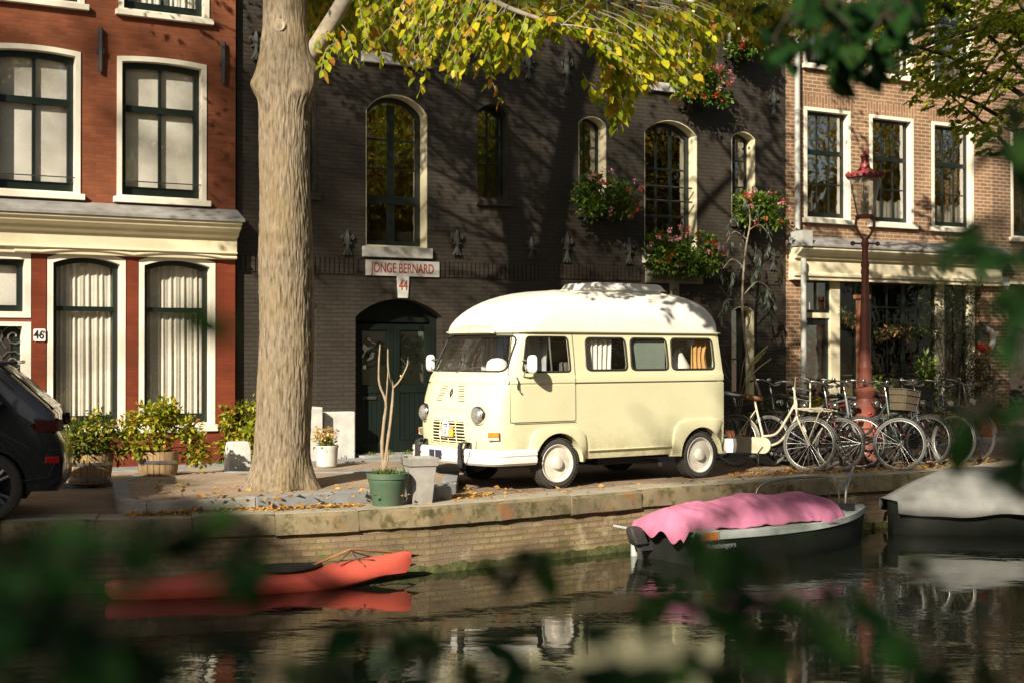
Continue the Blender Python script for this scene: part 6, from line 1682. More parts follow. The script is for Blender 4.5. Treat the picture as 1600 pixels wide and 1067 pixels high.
def bike(label, loc, rz, fm, saddle, tyre, lady=True, guard=None, carrier=None, lean=R(-7), steer=R(18), rack=True, basket=None, group='bicycles parked along the quay', s=1.12):
    r = thing('bicycle', label, 'bicycle', loc, 0, group); r.rotation_euler = (lean, 0, rz); r.scale = (s,) * 3
    RW = .335; A = Vector((0, 0, .35)); B = Vector((1.12, 0, .35)); BB = Vector((.46, 0, .29)); ST = Vector((.29, 0, .80)); HT = Vector((.86, 0, .98)); HB = Vector((.925, 0, .72))
    f = MB()
    f.tube([BB, ST, ST + Vector((-.03, 0, .10))], .015, 8); f.tube([HB + Vector((0, 0, -.01)), HT], .021, 8)
    if lady:
        f.tube(smooth_path([HT - Vector((-.02, 0, .08)), Vector((.78, 0, .72)), Vector((.62, 0, .48)), Vector((.40, 0, .43))], [.018]*4, 5)[0], .018, 8)
        f.tube(smooth_path([HB + Vector((0, 0, .03)), Vector((.80, 0, .52)), Vector((.66, 0, .36)), BB], [.018]*4, 5)[0], .018, 8)
    else:
        f.tube([HT - Vector((0, 0, .06)), ST - Vector((-.01, 0, .03))], .016, 8); f.tube([HB, BB], .018, 8)
    for s_ in (-1, 1):
        f.tube([BB + Vector((0, s_*.03, 0)), A + Vector((0, s_*.055, 0))], .010, 6); f.tube([ST + Vector((0, s_*.015, -.02)), A + Vector((0, s_*.055, 0))], .009, 6)
    f.build('frame', fm, r, smooth=60)
    for nm, C_ in (('rear_wheel', A), ('front_wheel', B)):
        wl = MB().tube([(RW*math.cos(2*PI*k/44), 0, RW*math.sin(2*PI*k/44)) for k in range(44)], .020, 8, closed=True).build(nm, tyre, r, smooth=80)
        wl.location = C_
        rim = MB(); rim.tube([(.312*math.cos(2*PI*k/44), 0, .312*math.sin(2*PI*k/44)) for k in range(44)], .010, 6, closed=True); rim.build('rim', M['steel_dull'], wl, smooth=80)
        spk = MB()
        for k in range(24):
            a = 2*PI*k/24; b2 = a + (.5 if k % 2 else -.5); y = .028 * (1 if k % 4 < 2 else -1)
            spk.tube([(.022*math.cos(b2), y, .022*math.sin(b2)), (.308*math.cos(a), 0, .308*math.sin(a))], .0017, 3, cap=False)
        spk.tube([(0, -.055, 0), (0, .055, 0)], .018, 8); spk.build('spokes', M['steel_dull'], wl)
        mg = MB(); pts = arc(0, 0, .372, 15 if nm == 'front_wheel' else -5, 165 if nm == 'front_wheel' else 185, 22)
        mg.grid([[p + Vector((0, y, -abs(y) * .35)) for p in pts] for y in (-.028, -.012, .012, .028)])
        m_ = mg.build('mudguard', fm if guard != 'steel' else M['steel'], wl, smooth=80)
        if nm == 'front_wheel': wl.rotation_euler = (0, 0, steer)
    fk = MB()
    cs, sn = math.cos(steer), math.sin(steer)
    for s_ in (-1, 1):
        off = Vector((-sn * s_ * .055, cs * s_ * .055, 0))
        fk.tube(smooth_path([HB + off * .6, HB + off + Vector((.02, 0, -.06)), B + off + Vector((-.06, 0, .10)), B + off], [.012]*4, 4)[0], .011, 6)
    fk.tube([HB, HB + Vector((.0, 0, .02))], .03, 8); fk.build('fork', fm, r, smooth=60)
    hb = MB(); hs = HT + Vector((-.035, 0, .12)); hb.tube([HT, hs], .012, 8)
    hp = [Vector((-.16, -.29, .02)), Vector((-.06, -.29, .05)), Vector((.05, -.20, .04)), Vector((.06, 0, .0)), Vector((.05, .20, .04)), Vector((-.06, .29, .05)), Vector((-.16, .29, .02))]
    hp = [Vector((p.x * cs - p.y * sn, p.x * sn + p.y * cs, p.z)) + hs for p in hp]
    sm, _ = smooth_path(hp, [.011]*7, 4); hb.tube(sm, .011, 8); h_ = hb.build('handlebar', M['steel'], r, smooth=60)
    MB().tube(sm[:5], .017, 8).build('grip', M['rubber'], h_, smooth=60); MB().tube(sm[-5:], .017, 8).build('grip', M['rubber'], h_, smooth=60)
    bell = MB().blob(sm[9] + Vector((0, 0, .03)), .03); bell.build('bell', M['chrome'], h_, smooth=60)
    sd = MB(); c_ = ST + Vector((-.05, 0, .15)); rs = []
    for x, hw, z, th in ((-.14, .05, .025, .035), (-.11, .09, .03, .055), (-.05, .095, .02, .055), (.02, .06, .008, .045), (.08, .032, .006, .04), (.14, .022, .0, .035), (.15, .01, -.006, .02)):
        rs.append([(c_.x + x, c_.y + hw * math.cos(2*PI*j/14), c_.z + z + (th * .5 if math.sin(2*PI*j/14) > 0 else th) * math.sin(2*PI*j/14)) for j in range(14)])
    sd.rings(rs, True, True); sd.tube([ST, c_ - Vector((0, 0, .02))], .013, 8); sd.build('saddle', saddle, r, smooth=60)
    ck = MB(); ck.tube([BB + Vector((0, -.06, 0)), BB + Vector((0, .06, 0))], .02, 8)
    for s_, a in ((-1, -2.2), (1, .94)):
        e = BB + Vector((.17 * math.cos(a), s_ * .07, .17 * math.sin(a))); ck.tube([BB + Vector((0, s_*.06, 0)), e], .010, 6); ck.box((e.x - .045, e.y - (.09 if s_ < 0 else .0), e.z - .012), (e.x + .045, e.y + (.09 if s_ > 0 else 0), e.z + .012))
    ck.lathe([(.09, -.05), (.09, -.045)], 24, c=tuple(BB), ax='y'); ck.build('crank', M['black_iron'], r)
    if guard:
        pts = rrect(-.05, .57, .195, .415, .108, 7); g_ = MB().prism(pts, -.062, -.035); g_.build('chain_guard', guard if guard != 'steel' else M['saddle_black'], r, bevel=.008)
    if rack:
        rk = MB()
        for y in (-.06, 0, .06): rk.tube([(.24, y, .735), (-.30, y, .735)], .006, 6)
        rk.tube([(-.30, -.06, .735), (-.30, .06, .735)], .006, 6); rk.tube([(.0, -.06, .735), (.0, .06, .735)], .006, 6)
        for s_ in (-1, 1): rk.tube([(-.18, s_*.06, .735), (0, s_*.06, .36)], .006, 6)
        rk.build('rear_rack', M['black_iron'] if guard != 'steel' else M['steel'], r, smooth=60)
    MB().tube([(.34, .03, .28), (.28, .16, .015)], .008, 6).build('kick_stand', M['steel'], r)
    if carrier is not None:
        ca = MB(); x0, x1, z0, z1 = HB.x + .06, HB.x + .46, .80, 1.22; hw = .21
        for y in np.linspace(-hw, hw, 5): ca.tube([(x0, y, z0), (x1, y, z0 + .02)], .009, 6)
        for x in (x0, (x0+x1)/2, x1): ca.tube([(x, -hw, z0 + .01), (x, hw, z0 + .01)], .009, 6)
        ca.tube(smooth_path([Vector((x0, -hw, z0)), Vector((x0 - .02, -hw, z1 - .06)), Vector((x0 - .02, -hw + .06, z1)), Vector((x0 - .02, hw - .06, z1)), Vector((x0 - .02, hw, z1 - .06)), Vector((x0, hw, z0))], [.012]*6, 4)[0], .012, 8)
        for z in (z0 + .14, z0 + .28): ca.tube([(x0 - .01, -hw, z), (x0 - .01, hw, z)], .009, 6)
        for s_ in (-1, 1): ca.tube([(x1 - .05, s_*hw*.8, z0), (B.x, s_*.07, .36)], .008, 6)
        ca.build('front_carrier', carrier, r, smooth=60)
    if basket is not None:
        bk = MB(); c_ = Vector((HB.x + .22, 0, .80)); o0 = rrect(-.14, .14, -.19, .19, .05); 
        for z, k_ in ((0, .82), (.10, .9), (.20, .97), (.27, 1.0)): bk.tube([(c_.x + x*k_, y*k_, c_.z + z) for x, y in o0], .008, 5, closed=True)
        for x, y in o0[::2]: bk.tube([(c_.x + x*.82, y*.82, c_.z), (c_.x + x, y, c_.z + .27)], .006, 5)
        bk.rings([[(c_.x + x*.80, y*.80, c_.z + .005) for x, y in o0], [(c_.x + x*.97, y*.97, c_.z + .26) for x, y in o0]], True)
        bk.build('basket', basket, r, smooth=40)
    lp = MB().lathe([(.012, -.04), (.04, -.03), (.045, .03), (.04, .04)], 14, c=(HB.x + .07, 0, .86), ax='x').build('lamp', M['chrome'], r, smooth=50)
    return r
def bike_at(px, py, head):
    """front wheel touches the ground at the place seen at (px, py)"""
    g = G(px, py); a = R(head); return Vector((g.x - 1.25 * math.cos(a), g.y - 1.25 * math.sin(a), 0)), a
blk, cream = paint('black_bike_enamel', (.02, .02, .02)), paint('cream_bike_enamel', (.62, .57, .43))
l, a = bike_at(1262, 735.5, -40); bike('cream transport bicycle with a front carrier and brown saddle, next to the van', l, a, cream, M['saddle_brown'], M['tyre_grey'], True, cream, cream, steer=R(14))
l, a = bike_at(1309, 735, -44); bike('black bicycle with grey tyres, directly right of the cream transport bicycle', l, a, blk, M['saddle_black'], M['tyre_grey'], True, blk, None, steer=R(8))
l, a = bike_at(1341, 732, -42); bike('grey bicycle with steel mudguards, between the black bicycle and the red one', l, a, paint('grey_bike_enamel', (.12, .125, .13)), M['saddle_black'], M['tyre_black'], False, 'steel', None, steer=R(20))
l, a = bike_at(1372, 728, -46); bike('red bicycle in the middle of the row before the lamp post', l, a, paint('red_bike_enamel', (.42, .03, .035)), M['saddle_black'], M['tyre_black'], False, None, None, steer=R(4))
l, a = bike_at(1402, 735, -50); bike('dark green bicycle with a wicker basket, right of the lamp post', l, a, paint('green_bike_enamel', (.03, .05, .04)), M['saddle_black'], M['tyre_grey'], True, blk, None, steer=R(22), basket=pm('dark_wicker', (.10, .08, .05), (.06, .05, .03), 30, .9, .5))
l, a = bike_at(1446, 727, -52); bike('blue grey bicycle half hidden between two dark bicycles', l, a, paint('slate_bike_enamel', (.10, .13, .15)), M['saddle_black'], M['tyre_black'], False, 'steel', None, steer=R(10))
l, a = bike_at(1486, 728, -58); bike('matt black bicycle with a front carrier, last but one of the row', l, a, blk, M['saddle_black'], M['tyre_grey'], False, blk, blk, steer=R(6))
l, a = bike_at(1522, 722, -56); bike('brown bicycle at the right end of the row', l, a, paint('brown_bike_enamel', (.16, .08, .04)), M['saddle_brown'], M['tyre_black'], True, blk, None, steer=R(-6))
l, a = bike_at(1224, 724, -40); bike('plain black bicycle standing behind the cream transport bicycle', l, a, blk, M['saddle_black'], M['tyre_black'], False, None, None, steer=R(2))

l, a = bike_at(1330, 722, -38); bike('old dark bicycle leaning behind the red one', l, a, blk, M['saddle_black'], M['tyre_black'], True, blk, None, steer=R(-10))
l, a = bike_at(1425, 720, -54); bike('dark bicycle with a black basket behind the blue grey one', l, a, blk, M['saddle_black'], M['tyre_black'], True, None, None, steer=R(15), basket=M['saddle_black'])

# ================================================================== plants
M['shrub_yg'] = leafm('yellow_green_leaf', [(0, (.10, .16, .014)), (.4, (.26, .32, .02)), (.7, (.48, .46, .03)), (.9, (.60, .44, .05)), (1, (.50, .2, .06))], .4)
M['shrub_dark'] = leafm('dark_shrub_leaf', [(0, (.045, .09, .014)), (.55, (.09, .15, .02)), (.8, (.24, .26, .03)), (.93, (.42, .30, .06)), (1, (.42, .18, .06))], .35)
M['geranium'] = leafm('geranium_leaf', [(0, (.045, .10, .015)), (.6, (.10, .19, .025)), (1, (.26, .32, .04))], .35)
M['euca_leaf'] = leafm('blue_green_leaf', [(0, (.06, .09, .07)), (.7, (.13, .17, .13)), (.94, (.20, .24, .17)), (1, (.30, .12, .04))], .3)
M['bush_leaf'] = leafm('olive_leaf', [(0, (.03, .05, .02)), (.6, (.06, .085, .03)), (1, (.13, .15, .05))], .3)
M['petal_red'] = leafm('red_petal', [(0, (.60, .02, .015)), (.5, (.75, .05, .02)), (1, (.70, .10, .05))], .3)
M['petal_pink'] = leafm('pink_petal', [(0, (.72, .22, .26)), (.5, (.80, .35, .38)), (1, (.75, .42, .48))], .3)
M['petal_cream'] = leafm('dry_bloom', [(0, (.60, .36, .14)), (.5, (.70, .50, .22)), (1, (.45, .32, .12))], .3)
M['terracotta'] = pm('terracotta', (.36, .14, .07), (.27, .10, .05), 5, .8, .2)
M['soil'] = pm('soil', (.05, .035, .022), (.03, .022, .015), 20, .95, .6)
M['grass'] = leafm('grass_blade', [(0, (.05, .10, .012)), (1, (.14, .2, .03))], .3)
def ball_leaves(c, r3, n, size, down=.35, shell=.45, lump=.3):
    v = rng.normal(0, 1, (n, 3)); v /= np.linalg.norm(v, axis=1, keepdims=True)
    rr = rng.uniform(shell, 1, (n, 1))
    lm = np.array([1 + lump * noise.noise(Vector(tuple(q * 2.2 + np.array(c)))) * 1.6 for q in v])[:, None]
    p = np.array(c) + v * rr * lm * np.array(r3); d = v + rng.normal(0, .45, (n, 3)); d[:, 2] -= down * .5
    return p, d, rng.uniform(.65, 1.2, n) * size
def cat(parts): return [np.concatenate([p[k] for p in parts]) for k in range(3)]
def stems(root, base, tips, mat, r=.008):
    mb = MB()
    for t_ in tips:
        b0 = Vector(base) + Vector((rnd.uniform(-.05, .05), rnd.uniform(-.05, .05), 0)); t_ = Vector(t_); mb.tube([b0, b0.lerp(t_, .5) + Vector((rnd.uniform(-.04, .04), rnd.uniform(-.04, .04), .03)), t_], [r, r * .7, r * .3], 5)
    return mb.build('stem', mat, root, fix=False)
# ---- barrels with shrubs
m, t, b = _nodes('barrel_oak'); co_ = _coord(t, (1, 1, .12)); n = _noise(t, co_, 22, 4); r_ = _ramp(t, [(.3, (.20, .12, .055)), (.7, (.38, .26, .14))]); t.links.new(n.outputs[0], r_.inputs[0]); t.links.new(r_.outputs[0], b.inputs['Base Color']); b.inputs['Roughness'].default_value = .8; _bump(t, b, n.outputs[0], .4, .01); M['oak'] = m
def barrel(label, px, py, wpx, hpx, plant):
    p = G(px, py, .06); d = p.y; rt = wpx / FPX * d / 2; h = hpx * d / FPX
    r = thing('barrel_planter', label, 'planter', p, rnd.random(), 'half barrels with shrubs by the red house')
    sv = MB(); ns = 20
    for k in range(ns):
        a0, a1 = 2*PI*k/ns + .012, 2*PI*(k+1)/ns - .012; q = []
        for rr, z in ((rt*.86, 0), (rt*.95, h*.4), (rt, h)): 
            j = 1 + .01 * rnd.uniform(-1, 1); q.append([(rr*j*math.cos(a), rr*j*math.sin(a), z) for a in (a0, (a0+a1)/2, a1)] + [((rr-.03)*math.cos(a), (rr-.03)*math.sin(a), z) for a in (a1, a0)])
        sv.rings(q, True, True)
    sv.build('barrel', M['oak'], r)
    for z in (.10, .60): 
        rr = rt * (.86 + .14 * min(1, z * 1.2)) + .004
        MB().lathe([(rr, h*z), (rr + .006, h*z), (rr + .012, h*(z + .12)), (rr + .004, h*(z+.12))], 32, cap=False).build('hoop', M['steel'], r, smooth=40)
    MB().lathe([(rt*.93, h*.9), (.01, h*.93)], 24, cap=False).build('soil', M['soil'], r)
    plant(r, h, rt)
def pl1(r, h, rt):
    A = cat([ball_leaves((x, y, h + z), r3, int(n * 1.3), .07, .1, .35) for x, y, z, r3, n in ((-.05, 0, .20, (.42, .36, .26), 620), (.35, -.1, .12, (.30, .28, .24), 380), (-.25, -.1, .15, (.28, .26, .26), 360), (.15, 0, .34, (.24, .22, .2), 240))])
    leaves('foliage', *A, M['shrub_dark'], r, LEAF4)
    B_ = cat([ball_leaves((x, y, h + z), (.09, .09, .09), 26, .07, 0, .2) for x, y, z in ((-.25, -.3, .3), (-.1, -.32, .36), (.1, -.3, .34), (.3, -.3, .25), (-.3, -.25, .18), (.02, -.36, .22), (.42, -.2, .2), (0, -.1, .5))])
    leaves('young_leaves', *B_, M['shrub_yg'], r, LEAF4)
    stems(r, (0, 0, h*.9), [(rnd.uniform(-.3, .3), rnd.uniform(-.3, .2), h + rnd.uniform(.1, .4)) for _ in range(12)], M['bark_dark'])
def pl2(r, h, rt):
    tips = [(-.15, 0, .50), (.05, -.1, .56), (.2, 0, .46), (.42, -.05, .28), (-.35, 0, .35), (.5, -.15, .05), (.3, -.2, .3), (-.1, -.2, .4), (-.3, -.1, .1), (.1, .1, .5), (.52, -.1, -.08), (-.02, -.15, .2)]
    A = cat([ball_leaves((x, y, h + z), (.18, .16, .15), 170, .08, .2, .15) for x, y, z in tips])
    leaves('foliage', *A, M['shrub_yg'], r, LEAF4); stems(r, (0, 0, h*.9), [(x, y, h + z) for x, y, z in tips], M['bark_dark'], .011)
barrel('half barrel with a low round dark green shrub with orange tips', 140, 753, 72, 46, pl1)
barrel('half barrel with a tall loose yellow green shrub', 247, 750, 64, 46, pl2)
# ---- white stone with a creeper by the elm
p = G(372, 735, .06); st_ = thing('stone_bollard', 'squat white stone overgrown by a creeper, left of the elm trunk', 'stone', p, TH)
MB().rings([[(x*s_, y*s_, z) for x, y in rrect(-.17, .17, -.13, .13, .03)] for z, s_ in ((-.02, 1.0), (.30, .95), (.40, .85), (.42, .7))], True, True).build('block', M['white_stone'], st_, smooth=30)
cr_ = thing('creeper', 'yellow green creeper climbing the wall behind the white stone', 'plant', Fw(Fu(372) , .05, .15), TH)
A = cat([ball_leaves((x, y, z), (.15, .12, .15), 52, .085, .5, .1) for x, y, z in [(rnd.uniform(-.32, .28), rnd.uniform(-.2, 0), rnd.uniform(.2, .98)) for _ in range(17)] + [(rnd.uniform(.0, .25), -.35, rnd.uniform(.05, .6)) for _ in range(5)]])
leaves('foliage', *A, M['shrub_yg'], cr_, LEAF4); stems(cr_, (0, 0, 0), [(rnd.uniform(-.3, .3), rnd.uniform(-.15, 0), rnd.uniform(.4, 1.0)) for _ in range(9)], M['bark_dark'])
# ---- white foot stones and flower pot by the green doors
s1 = Fw(0, 0, 0)
def wall_box(name, label, cat_, pa, pb, ya, yb, o0, o1, mat):
    """block standing against the wall between two pixels columns"""
    u0, u1 = Fu(pa, o1), Fu(pb, o1); r = Fw(u0, 0, 0); z1 = Fz((pa+pb)/2, ya, o1); 
    ob = MB().box((0, -o1, .03), (u1 - u0, -o0, z1)).build(name, mat, bevel=.02); ob.location = r; ob.rotation_euler = (0, 0, TH); tag(ob, label, cat_); return ob
wall_box('foot_stone', 'taller white stone block with a cap beside the elm trunk', 'stone', 472, 505, 636, 725, .02, .42, M['white_stone'])
wall_box('foot_stone', 'broad white stone block against the wall, left of the green doors', 'stone', 507, 555.5, 643, 725, .02, .22, M['white_stone'])
p = G(511, 729, .06); pt = thing('flower_pot', 'round white pot with dry orange blooms before the white stone blocks', 'flower pot', p)
MB().lathe([(.13, 0), (.15, .02), (.165, .28), (.175, .30), (.175, .32), (.155, .32), (.15, .26)], 24, cap=False).build('pot', M['white_stone'], pt, smooth=40)
MB().lathe([(.155, .27), (.01, .28)], 20, cap=False).build('soil', M['soil'], pt)
A = ball_leaves((0, 0, .36), (.17, .17, .10), 120, .08, 0, .2); leaves('foliage', *A, M['shrub_yg'], pt, LEAF4)
A = cat([ball_leaves((rnd.uniform(-.17, .17), rnd.uniform(-.15, .1), rnd.uniform(.40, .56)), (.045, .045, .035), 16, .055, 0, .1) for _ in range(13)]); leaves('bloom', *A, M['petal_cream'], pt, LEAF4)
stems(pt, (0, 0, .28), [(rnd.uniform(-.15, .15), rnd.uniform(-.12, .1), .48) for _ in range(9)], M['bark_dark'], .004)
# ---- green pot with bare sapling, square planter, block
p = G(606, 789, 0.012); gp = thing('green_pot', 'round green plastic pot with a bare branching sapling on the quay edge', 'potted sapling', p)
M['green_pot'] = pm('faded_green_plastic', (.06, .115, .07), (.11, .12, .075), 5, .6, .1, lo=.45, hi=.8)
MB().lathe([(.165, 0), (.17, .01), (.215, .26), (.225, .28), (.225, .30), (.24, .31), (.245, .37), (.23, .375), (.215, .33), (.2, .30)], 36, cap=False).build('pot', M['green_pot'], gp, smooth=40)
MB().lathe([(.21, .33), (.01, .34)], 24, cap=False).build('soil', M['soil'], gp)
def gpp(px, py, dz=0): q = P(px, py, p.y + dz); return q - p
sb = MB()
br_ = [([gpp(601, 740), gpp(597, 700), gpp(600, 660), gpp(603, 628), gpp(593, 600), gpp(592, 570), gpp(594, 538)], [.022, .02, .018, .015, .012, .010, .007]),
       ([gpp(600, 735), gpp(606, 690), gpp(611, 650), gpp(614, 606, .05), gpp(607, 580), gpp(606, 545)], [.02, .018, .016, .014, .011, .007]),
       ([gpp(614, 606, .05), gpp(625, 594, .05), gpp(636, 572, .08), gpp(637, 562, .08)], [.013, .011, .009, .006]),
       ([gpp(603, 628), gpp(605, 605, -.05), gpp(606, 580, -.05)], [.011, .009, .006]), ([gpp(600, 738), gpp(606, 715), gpp(605, 690)], [.014, .012, .008])]
for pts, rs in br_:
    a_, b2 = smooth_path(pts, rs, 4); sb.tube(a_, [x * (1.18 if k % 4 == 1 else 1) for k, x in enumerate(b2)], 7)
sb.build('sapling', pm('sapling_bark', (.34, .26, .17), (.24, .18, .12), 14, .9, .3), gp, smooth=70)
n = 240; a_ = rng.uniform(0, 2*PI, n); rr = rng.uniform(.02, .19, n); leaves('grass_tuft', np.stack([rr*np.cos(a_), rr*np.sin(a_), np.full(n, .335)], 1), np.stack([rng.normal(0, .4, n), rng.normal(0, .4, n), np.ones(n)], 1), rng.uniform(.04, .11, n), M['grass'], gp, LANCE)
p = G(656, 785, 0.012); sp_ = thing('square_planter', 'tapered square grey stone planter standing beside the green pot', 'planter', p, R(20))
sq = lambda r_, z: [(x * r_, y * r_, z) for x, y in ((-1, -1), (1, -1), (1, 1), (-1, 1))]
MB().rings([sq(.115, 0), sq(.155, .43), sq(.172, .435), sq(.185, .53), sq(.165, .53), sq(.14, .40)], True, True).build('planter', M['stone'], sp_, bevel=.006)
MB().add(sq(.15, .45), [(0, 1, 2, 3)]).build('soil', M['soil'], sp_)
p = G(690, 781, 0.004); ob = MB().rings([[(x*s_, y*s_, z) for x, y in rrect(-.11, .11, -.08, .08, .03)] for z, s_ in ((-.01, 1), (.13, .97), (.165, .85))], True, True).build('curb_block', M['stone'], smooth=30); ob.location = p; ob.rotation_euler = (0, 0, R(20)); tag(ob, 'small worn stone block on the quay in front of the van', 'stone block')

# ---- geranium window boxes
def flower_box(label, px, py, wpx, hpx, off=.30, nf=26, dens=1.0):
    u_ = Fu(px, off); z_ = Fz(px, py, off); c = Fw(u_, z_, off); d = c.y; W_ = wpx / FPX * d / math.cos(TH) / 2 * 1.05; H_ = hpx / FPX * d / 2
    r = thing('flower_box', label, 'flower box', c, TH, 'geranium window boxes on the black warehouse')
    MB().box((-W_ * .62, -.09, -H_ * .75), (W_ * .62, .13, -H_ * .30)).build('box', M['black_iron'], r, bevel=.01)
    for x in (-W_ * .5, W_ * .5): MB().tube([(x, off - .01, -H_ * .35), (x, .10, -H_ * .78), (x, off - .01, -H_ * 1.15)], .012, 6).build('bracket', M['black_iron'], r)
    A = cat([ball_leaves((x, y, z), (.20, .17, .17), int(85 * dens), .085, .3, .2) for x, y, z in [(rnd.uniform(-.85, .85) * W_, rnd.uniform(-.16, .06), rnd.uniform(-.75, .55) * H_) for _ in range(int(24 * W_ / .45))]])
    leaves('foliage', *A, M['geranium'], r, LEAF4)
    for nm, mt_, k_ in (('red_flower', M['petal_red'], .5), ('pink_flower', M['petal_pink'], .6)):
        cs = []
        for _ in range(int(nf * k_ * .75)):
            a = rnd.uniform(0, 2*PI); q = rnd.uniform(.55, 1.12); zz_ = math.sin(a) * q
            if nm == 'pink_flower': zz_ = abs(zz_) if rnd.random() < .75 else zz_
            cs.append((math.cos(a) * q * W_ * .95, -.16 - rnd.uniform(0, .16), zz_ * H_ * .92))
        
        for c_ in cs: leaves(nm, *ball_leaves(c_, (.042, .042, .034), 20, .038, 0, .3), mt_, r, LEAF2)
    return r
flower_box('geranium box under the narrow window left of the railed window', 945, 306, 92, 78)
flower_box('widest geranium box hanging above the half hidden name stone', 1062, 393, 114, 74, nf=34)
flower_box('geranium box under the narrow window behind the tall thin tree', 1182, 326, 74, 62, nf=24)
flower_box('geranium box under the upper window, partly behind hanging elm leaves', 1094, 128, 80, 68, nf=34)
flower_box('topmost geranium box, behind the elm leaves beside the tan house', 1168, 70, 56, 34, nf=16)
flower_box('geranium box high up among the elm leaves over the middle of the warehouses', 978, 45, 60, 36, nf=10)
# ---- tall thin tree and plants at the foot of the second warehouse
E0 = Fw(Fu(1190, .75), .05, .75); eu = thing('thin_tree', 'tall thin tree with drooping blue green leaves against the black wall', 'tree', E0)
def ep(px, py, o=.6): return Fw(Fu(px, o), Fz(px, py, o), o) - E0
sp = Spray()
ET = [([ep(1192, 640, .75), ep(1186, 612, .75), ep(1168, 555), ep(1160, 480), ep(1164, 400), ep(1172, 350), ep(1170, 320)], [.03, .028, .025, .022, .018, .012, .006]),
      ([ep(1163, 460), ep(1185, 440), ep(1205, 455)], [.012, .009, .005]), ([ep(1164, 420), ep(1145, 405), ep(1130, 420)], [.012, .009, .005]), ([ep(1170, 360), ep(1188, 352), ep(1205, 372)], [.01, .008, .004]), ([ep(1160, 480), ep(1140, 468), ep(1128, 485)], [.012, .008, .004]), ([ep(1168, 375), ep(1148, 362), ep(1135, 380)], [.012, .008, .004])]
tk = MB()
for pts, rs in ET: a_, b2 = smooth_path(pts, rs, 5); tk.tube(a_, b2, 7)
tk.build('trunk', pm('thin_tree_bark', (.36, .30, .22), (.24, .19, .13), 12, .9, .2), eu, smooth=70)
for px, py in ((1135, 352), (1150, 340), (1190, 345), (1208, 360), (1200, 385), (1180, 390), (1142, 385), (1130, 400), (1155, 405), (1185, 412), (1128, 425), (1145, 432), (1175, 430), (1200, 458), (1210, 470), (1190, 470), (1135, 470), (1150, 455), (1170, 320), (1185, 325), (1125, 490), (1205, 485), (1160, 372)):
    tip = ep(px + rnd.uniform(-4, 4), py + 12, rnd.uniform(.4, .85)); sp.twig(tip + Vector((rnd.uniform(-.12, .12), .05, .28)), tip, .1, .004, 13, rnd.uniform(.13, .19), .1, .9, .8)
leaves('foliage', sp.p, sp.d, sp.z, M['euca_leaf'], eu, LANCE); sp.tw.build('twigs', M['bark_dark'], eu, fix=False)
def bush(name, label, px, py, off, blobs, mat, size, pot=None, tmpl=LEAF4, ground=.055, st=True, cat_='plant', grp=None):
    c = Fw(Fu(px, off), ground, off); r = thing(name, label, cat_, c, TH, grp); z0 = 0
    if pot:
        w_, h_, mt_ = pot; MB().lathe([(w_*.7, 0), (w_*.74, .01), (w_*.95, h_*.8), (w_*1.06, h_*.82), (w_*1.08, h_), (w_*.95, h_), (w_*.9, h_*.85)], 24, cap=False).build('pot', mt_, r, smooth=35); MB().lathe([(w_*.93, h_*.86), (.01, h_*.88)], 20, cap=False).build('soil', M['soil'], r); z0 = h_
    A = cat([ball_leaves((x, y, z0 + z), r3, n, size, .3, .25) for x, y, z, r3, n in blobs]); leaves('foliage', *A, mat, r, tmpl)
    if st: stems(r, (0, 0, z0 * .8), [(x, y, z0 + z) for x, y, z, _, _ in blobs], M['bark_dark'], .01)
    return r
tq = (.27, .2, .22)
bush('potted_plant', 'dark shrub with reddish tips behind the saddle of the cream bicycle', 1213, 600, 1.0, [(-.1, 0, .35, (.3, .25, .25), 260), (.15, 0, .5, (.22, .2, .2), 160)], M['shrub_dark'], .09, (.2, .28, M['terracotta']))
bush('potted_plant', 'bright yellow green shrub behind the handlebar of the black bicycle', 1275, 640, 1.7, [(-.15, 0, .35, (.3, .25, .22), 210), (.2, 0, .5, (.28, .25, .22), 200), (.0, -.1, .2, (.4, .2, .2), 160), (.45, 0, .35, (.22, .2, .2), 120)], M['shrub_yg'], .11, (.2, .25, M['terracotta']))
bush('potted_plant', 'low green plant in a teal trough before the narrow white window frame', 1150, 640, .8, [(-.1, 0, .2, (.3, .2, .2), 150), (.3, 0, .15, (.25, .2, .16), 120)], M['shrub_dark'], .10, (.24, .22, pm('teal_trough', (.12, .2, .19), (.09, .15, .14), 6, .6, .1)))
bush('potted_plant', 'trailing ivy in a terracotta pot right of the lamp post', 1368, 600, .9, [(.0, 0, .15, (.2, .18, .2), 90), (.22, -.25, -.05, (.16, .14, .2), 80), (.34, -.3, -.35, (.13, .12, .24), 70)], M['geranium'], .09, (.22, .95, M['terracotta']), LEAF, st=False)
ft = thing('tall_bush', 'tall dark olive bush covering the right shop post', 'bush', Fw(Fu(1492, .8), .055, .8), TH)
hz = [(rnd.uniform(-.55, .7), rnd.uniform(-.25, .25), rnd.uniform(.7, 3.0)) for _ in range(44)]; hz = [(x * (1 - .15 * (z > 2.5)), y, z) for x, y, z in hz]
A = cat([ball_leaves(q, (.24, .22, .26), 75, .10, .1, .1) for q in hz]); leaves('foliage', *A, M['bush_leaf'], ft, LANCE); stems(ft, (0, 0, .3), hz[:24], M['bark_dark'], .012)
MB().lathe([(.28, 0), (.36, .5), (.38, .5), (.34, .45)], 24, cap=False).build('pot', M['terracotta'], ft, smooth=35)
bush('potted_plant', 'feathery bright green plant before the shop window, left of the tall bush', 1452, 600, .75, [(0, 0, .5, (.28, .2, .5), 300), (-.1, 0, .95, (.2, .16, .3), 150)], M['geranium'], .16, (.24, .45, M['terracotta']), LANCE)
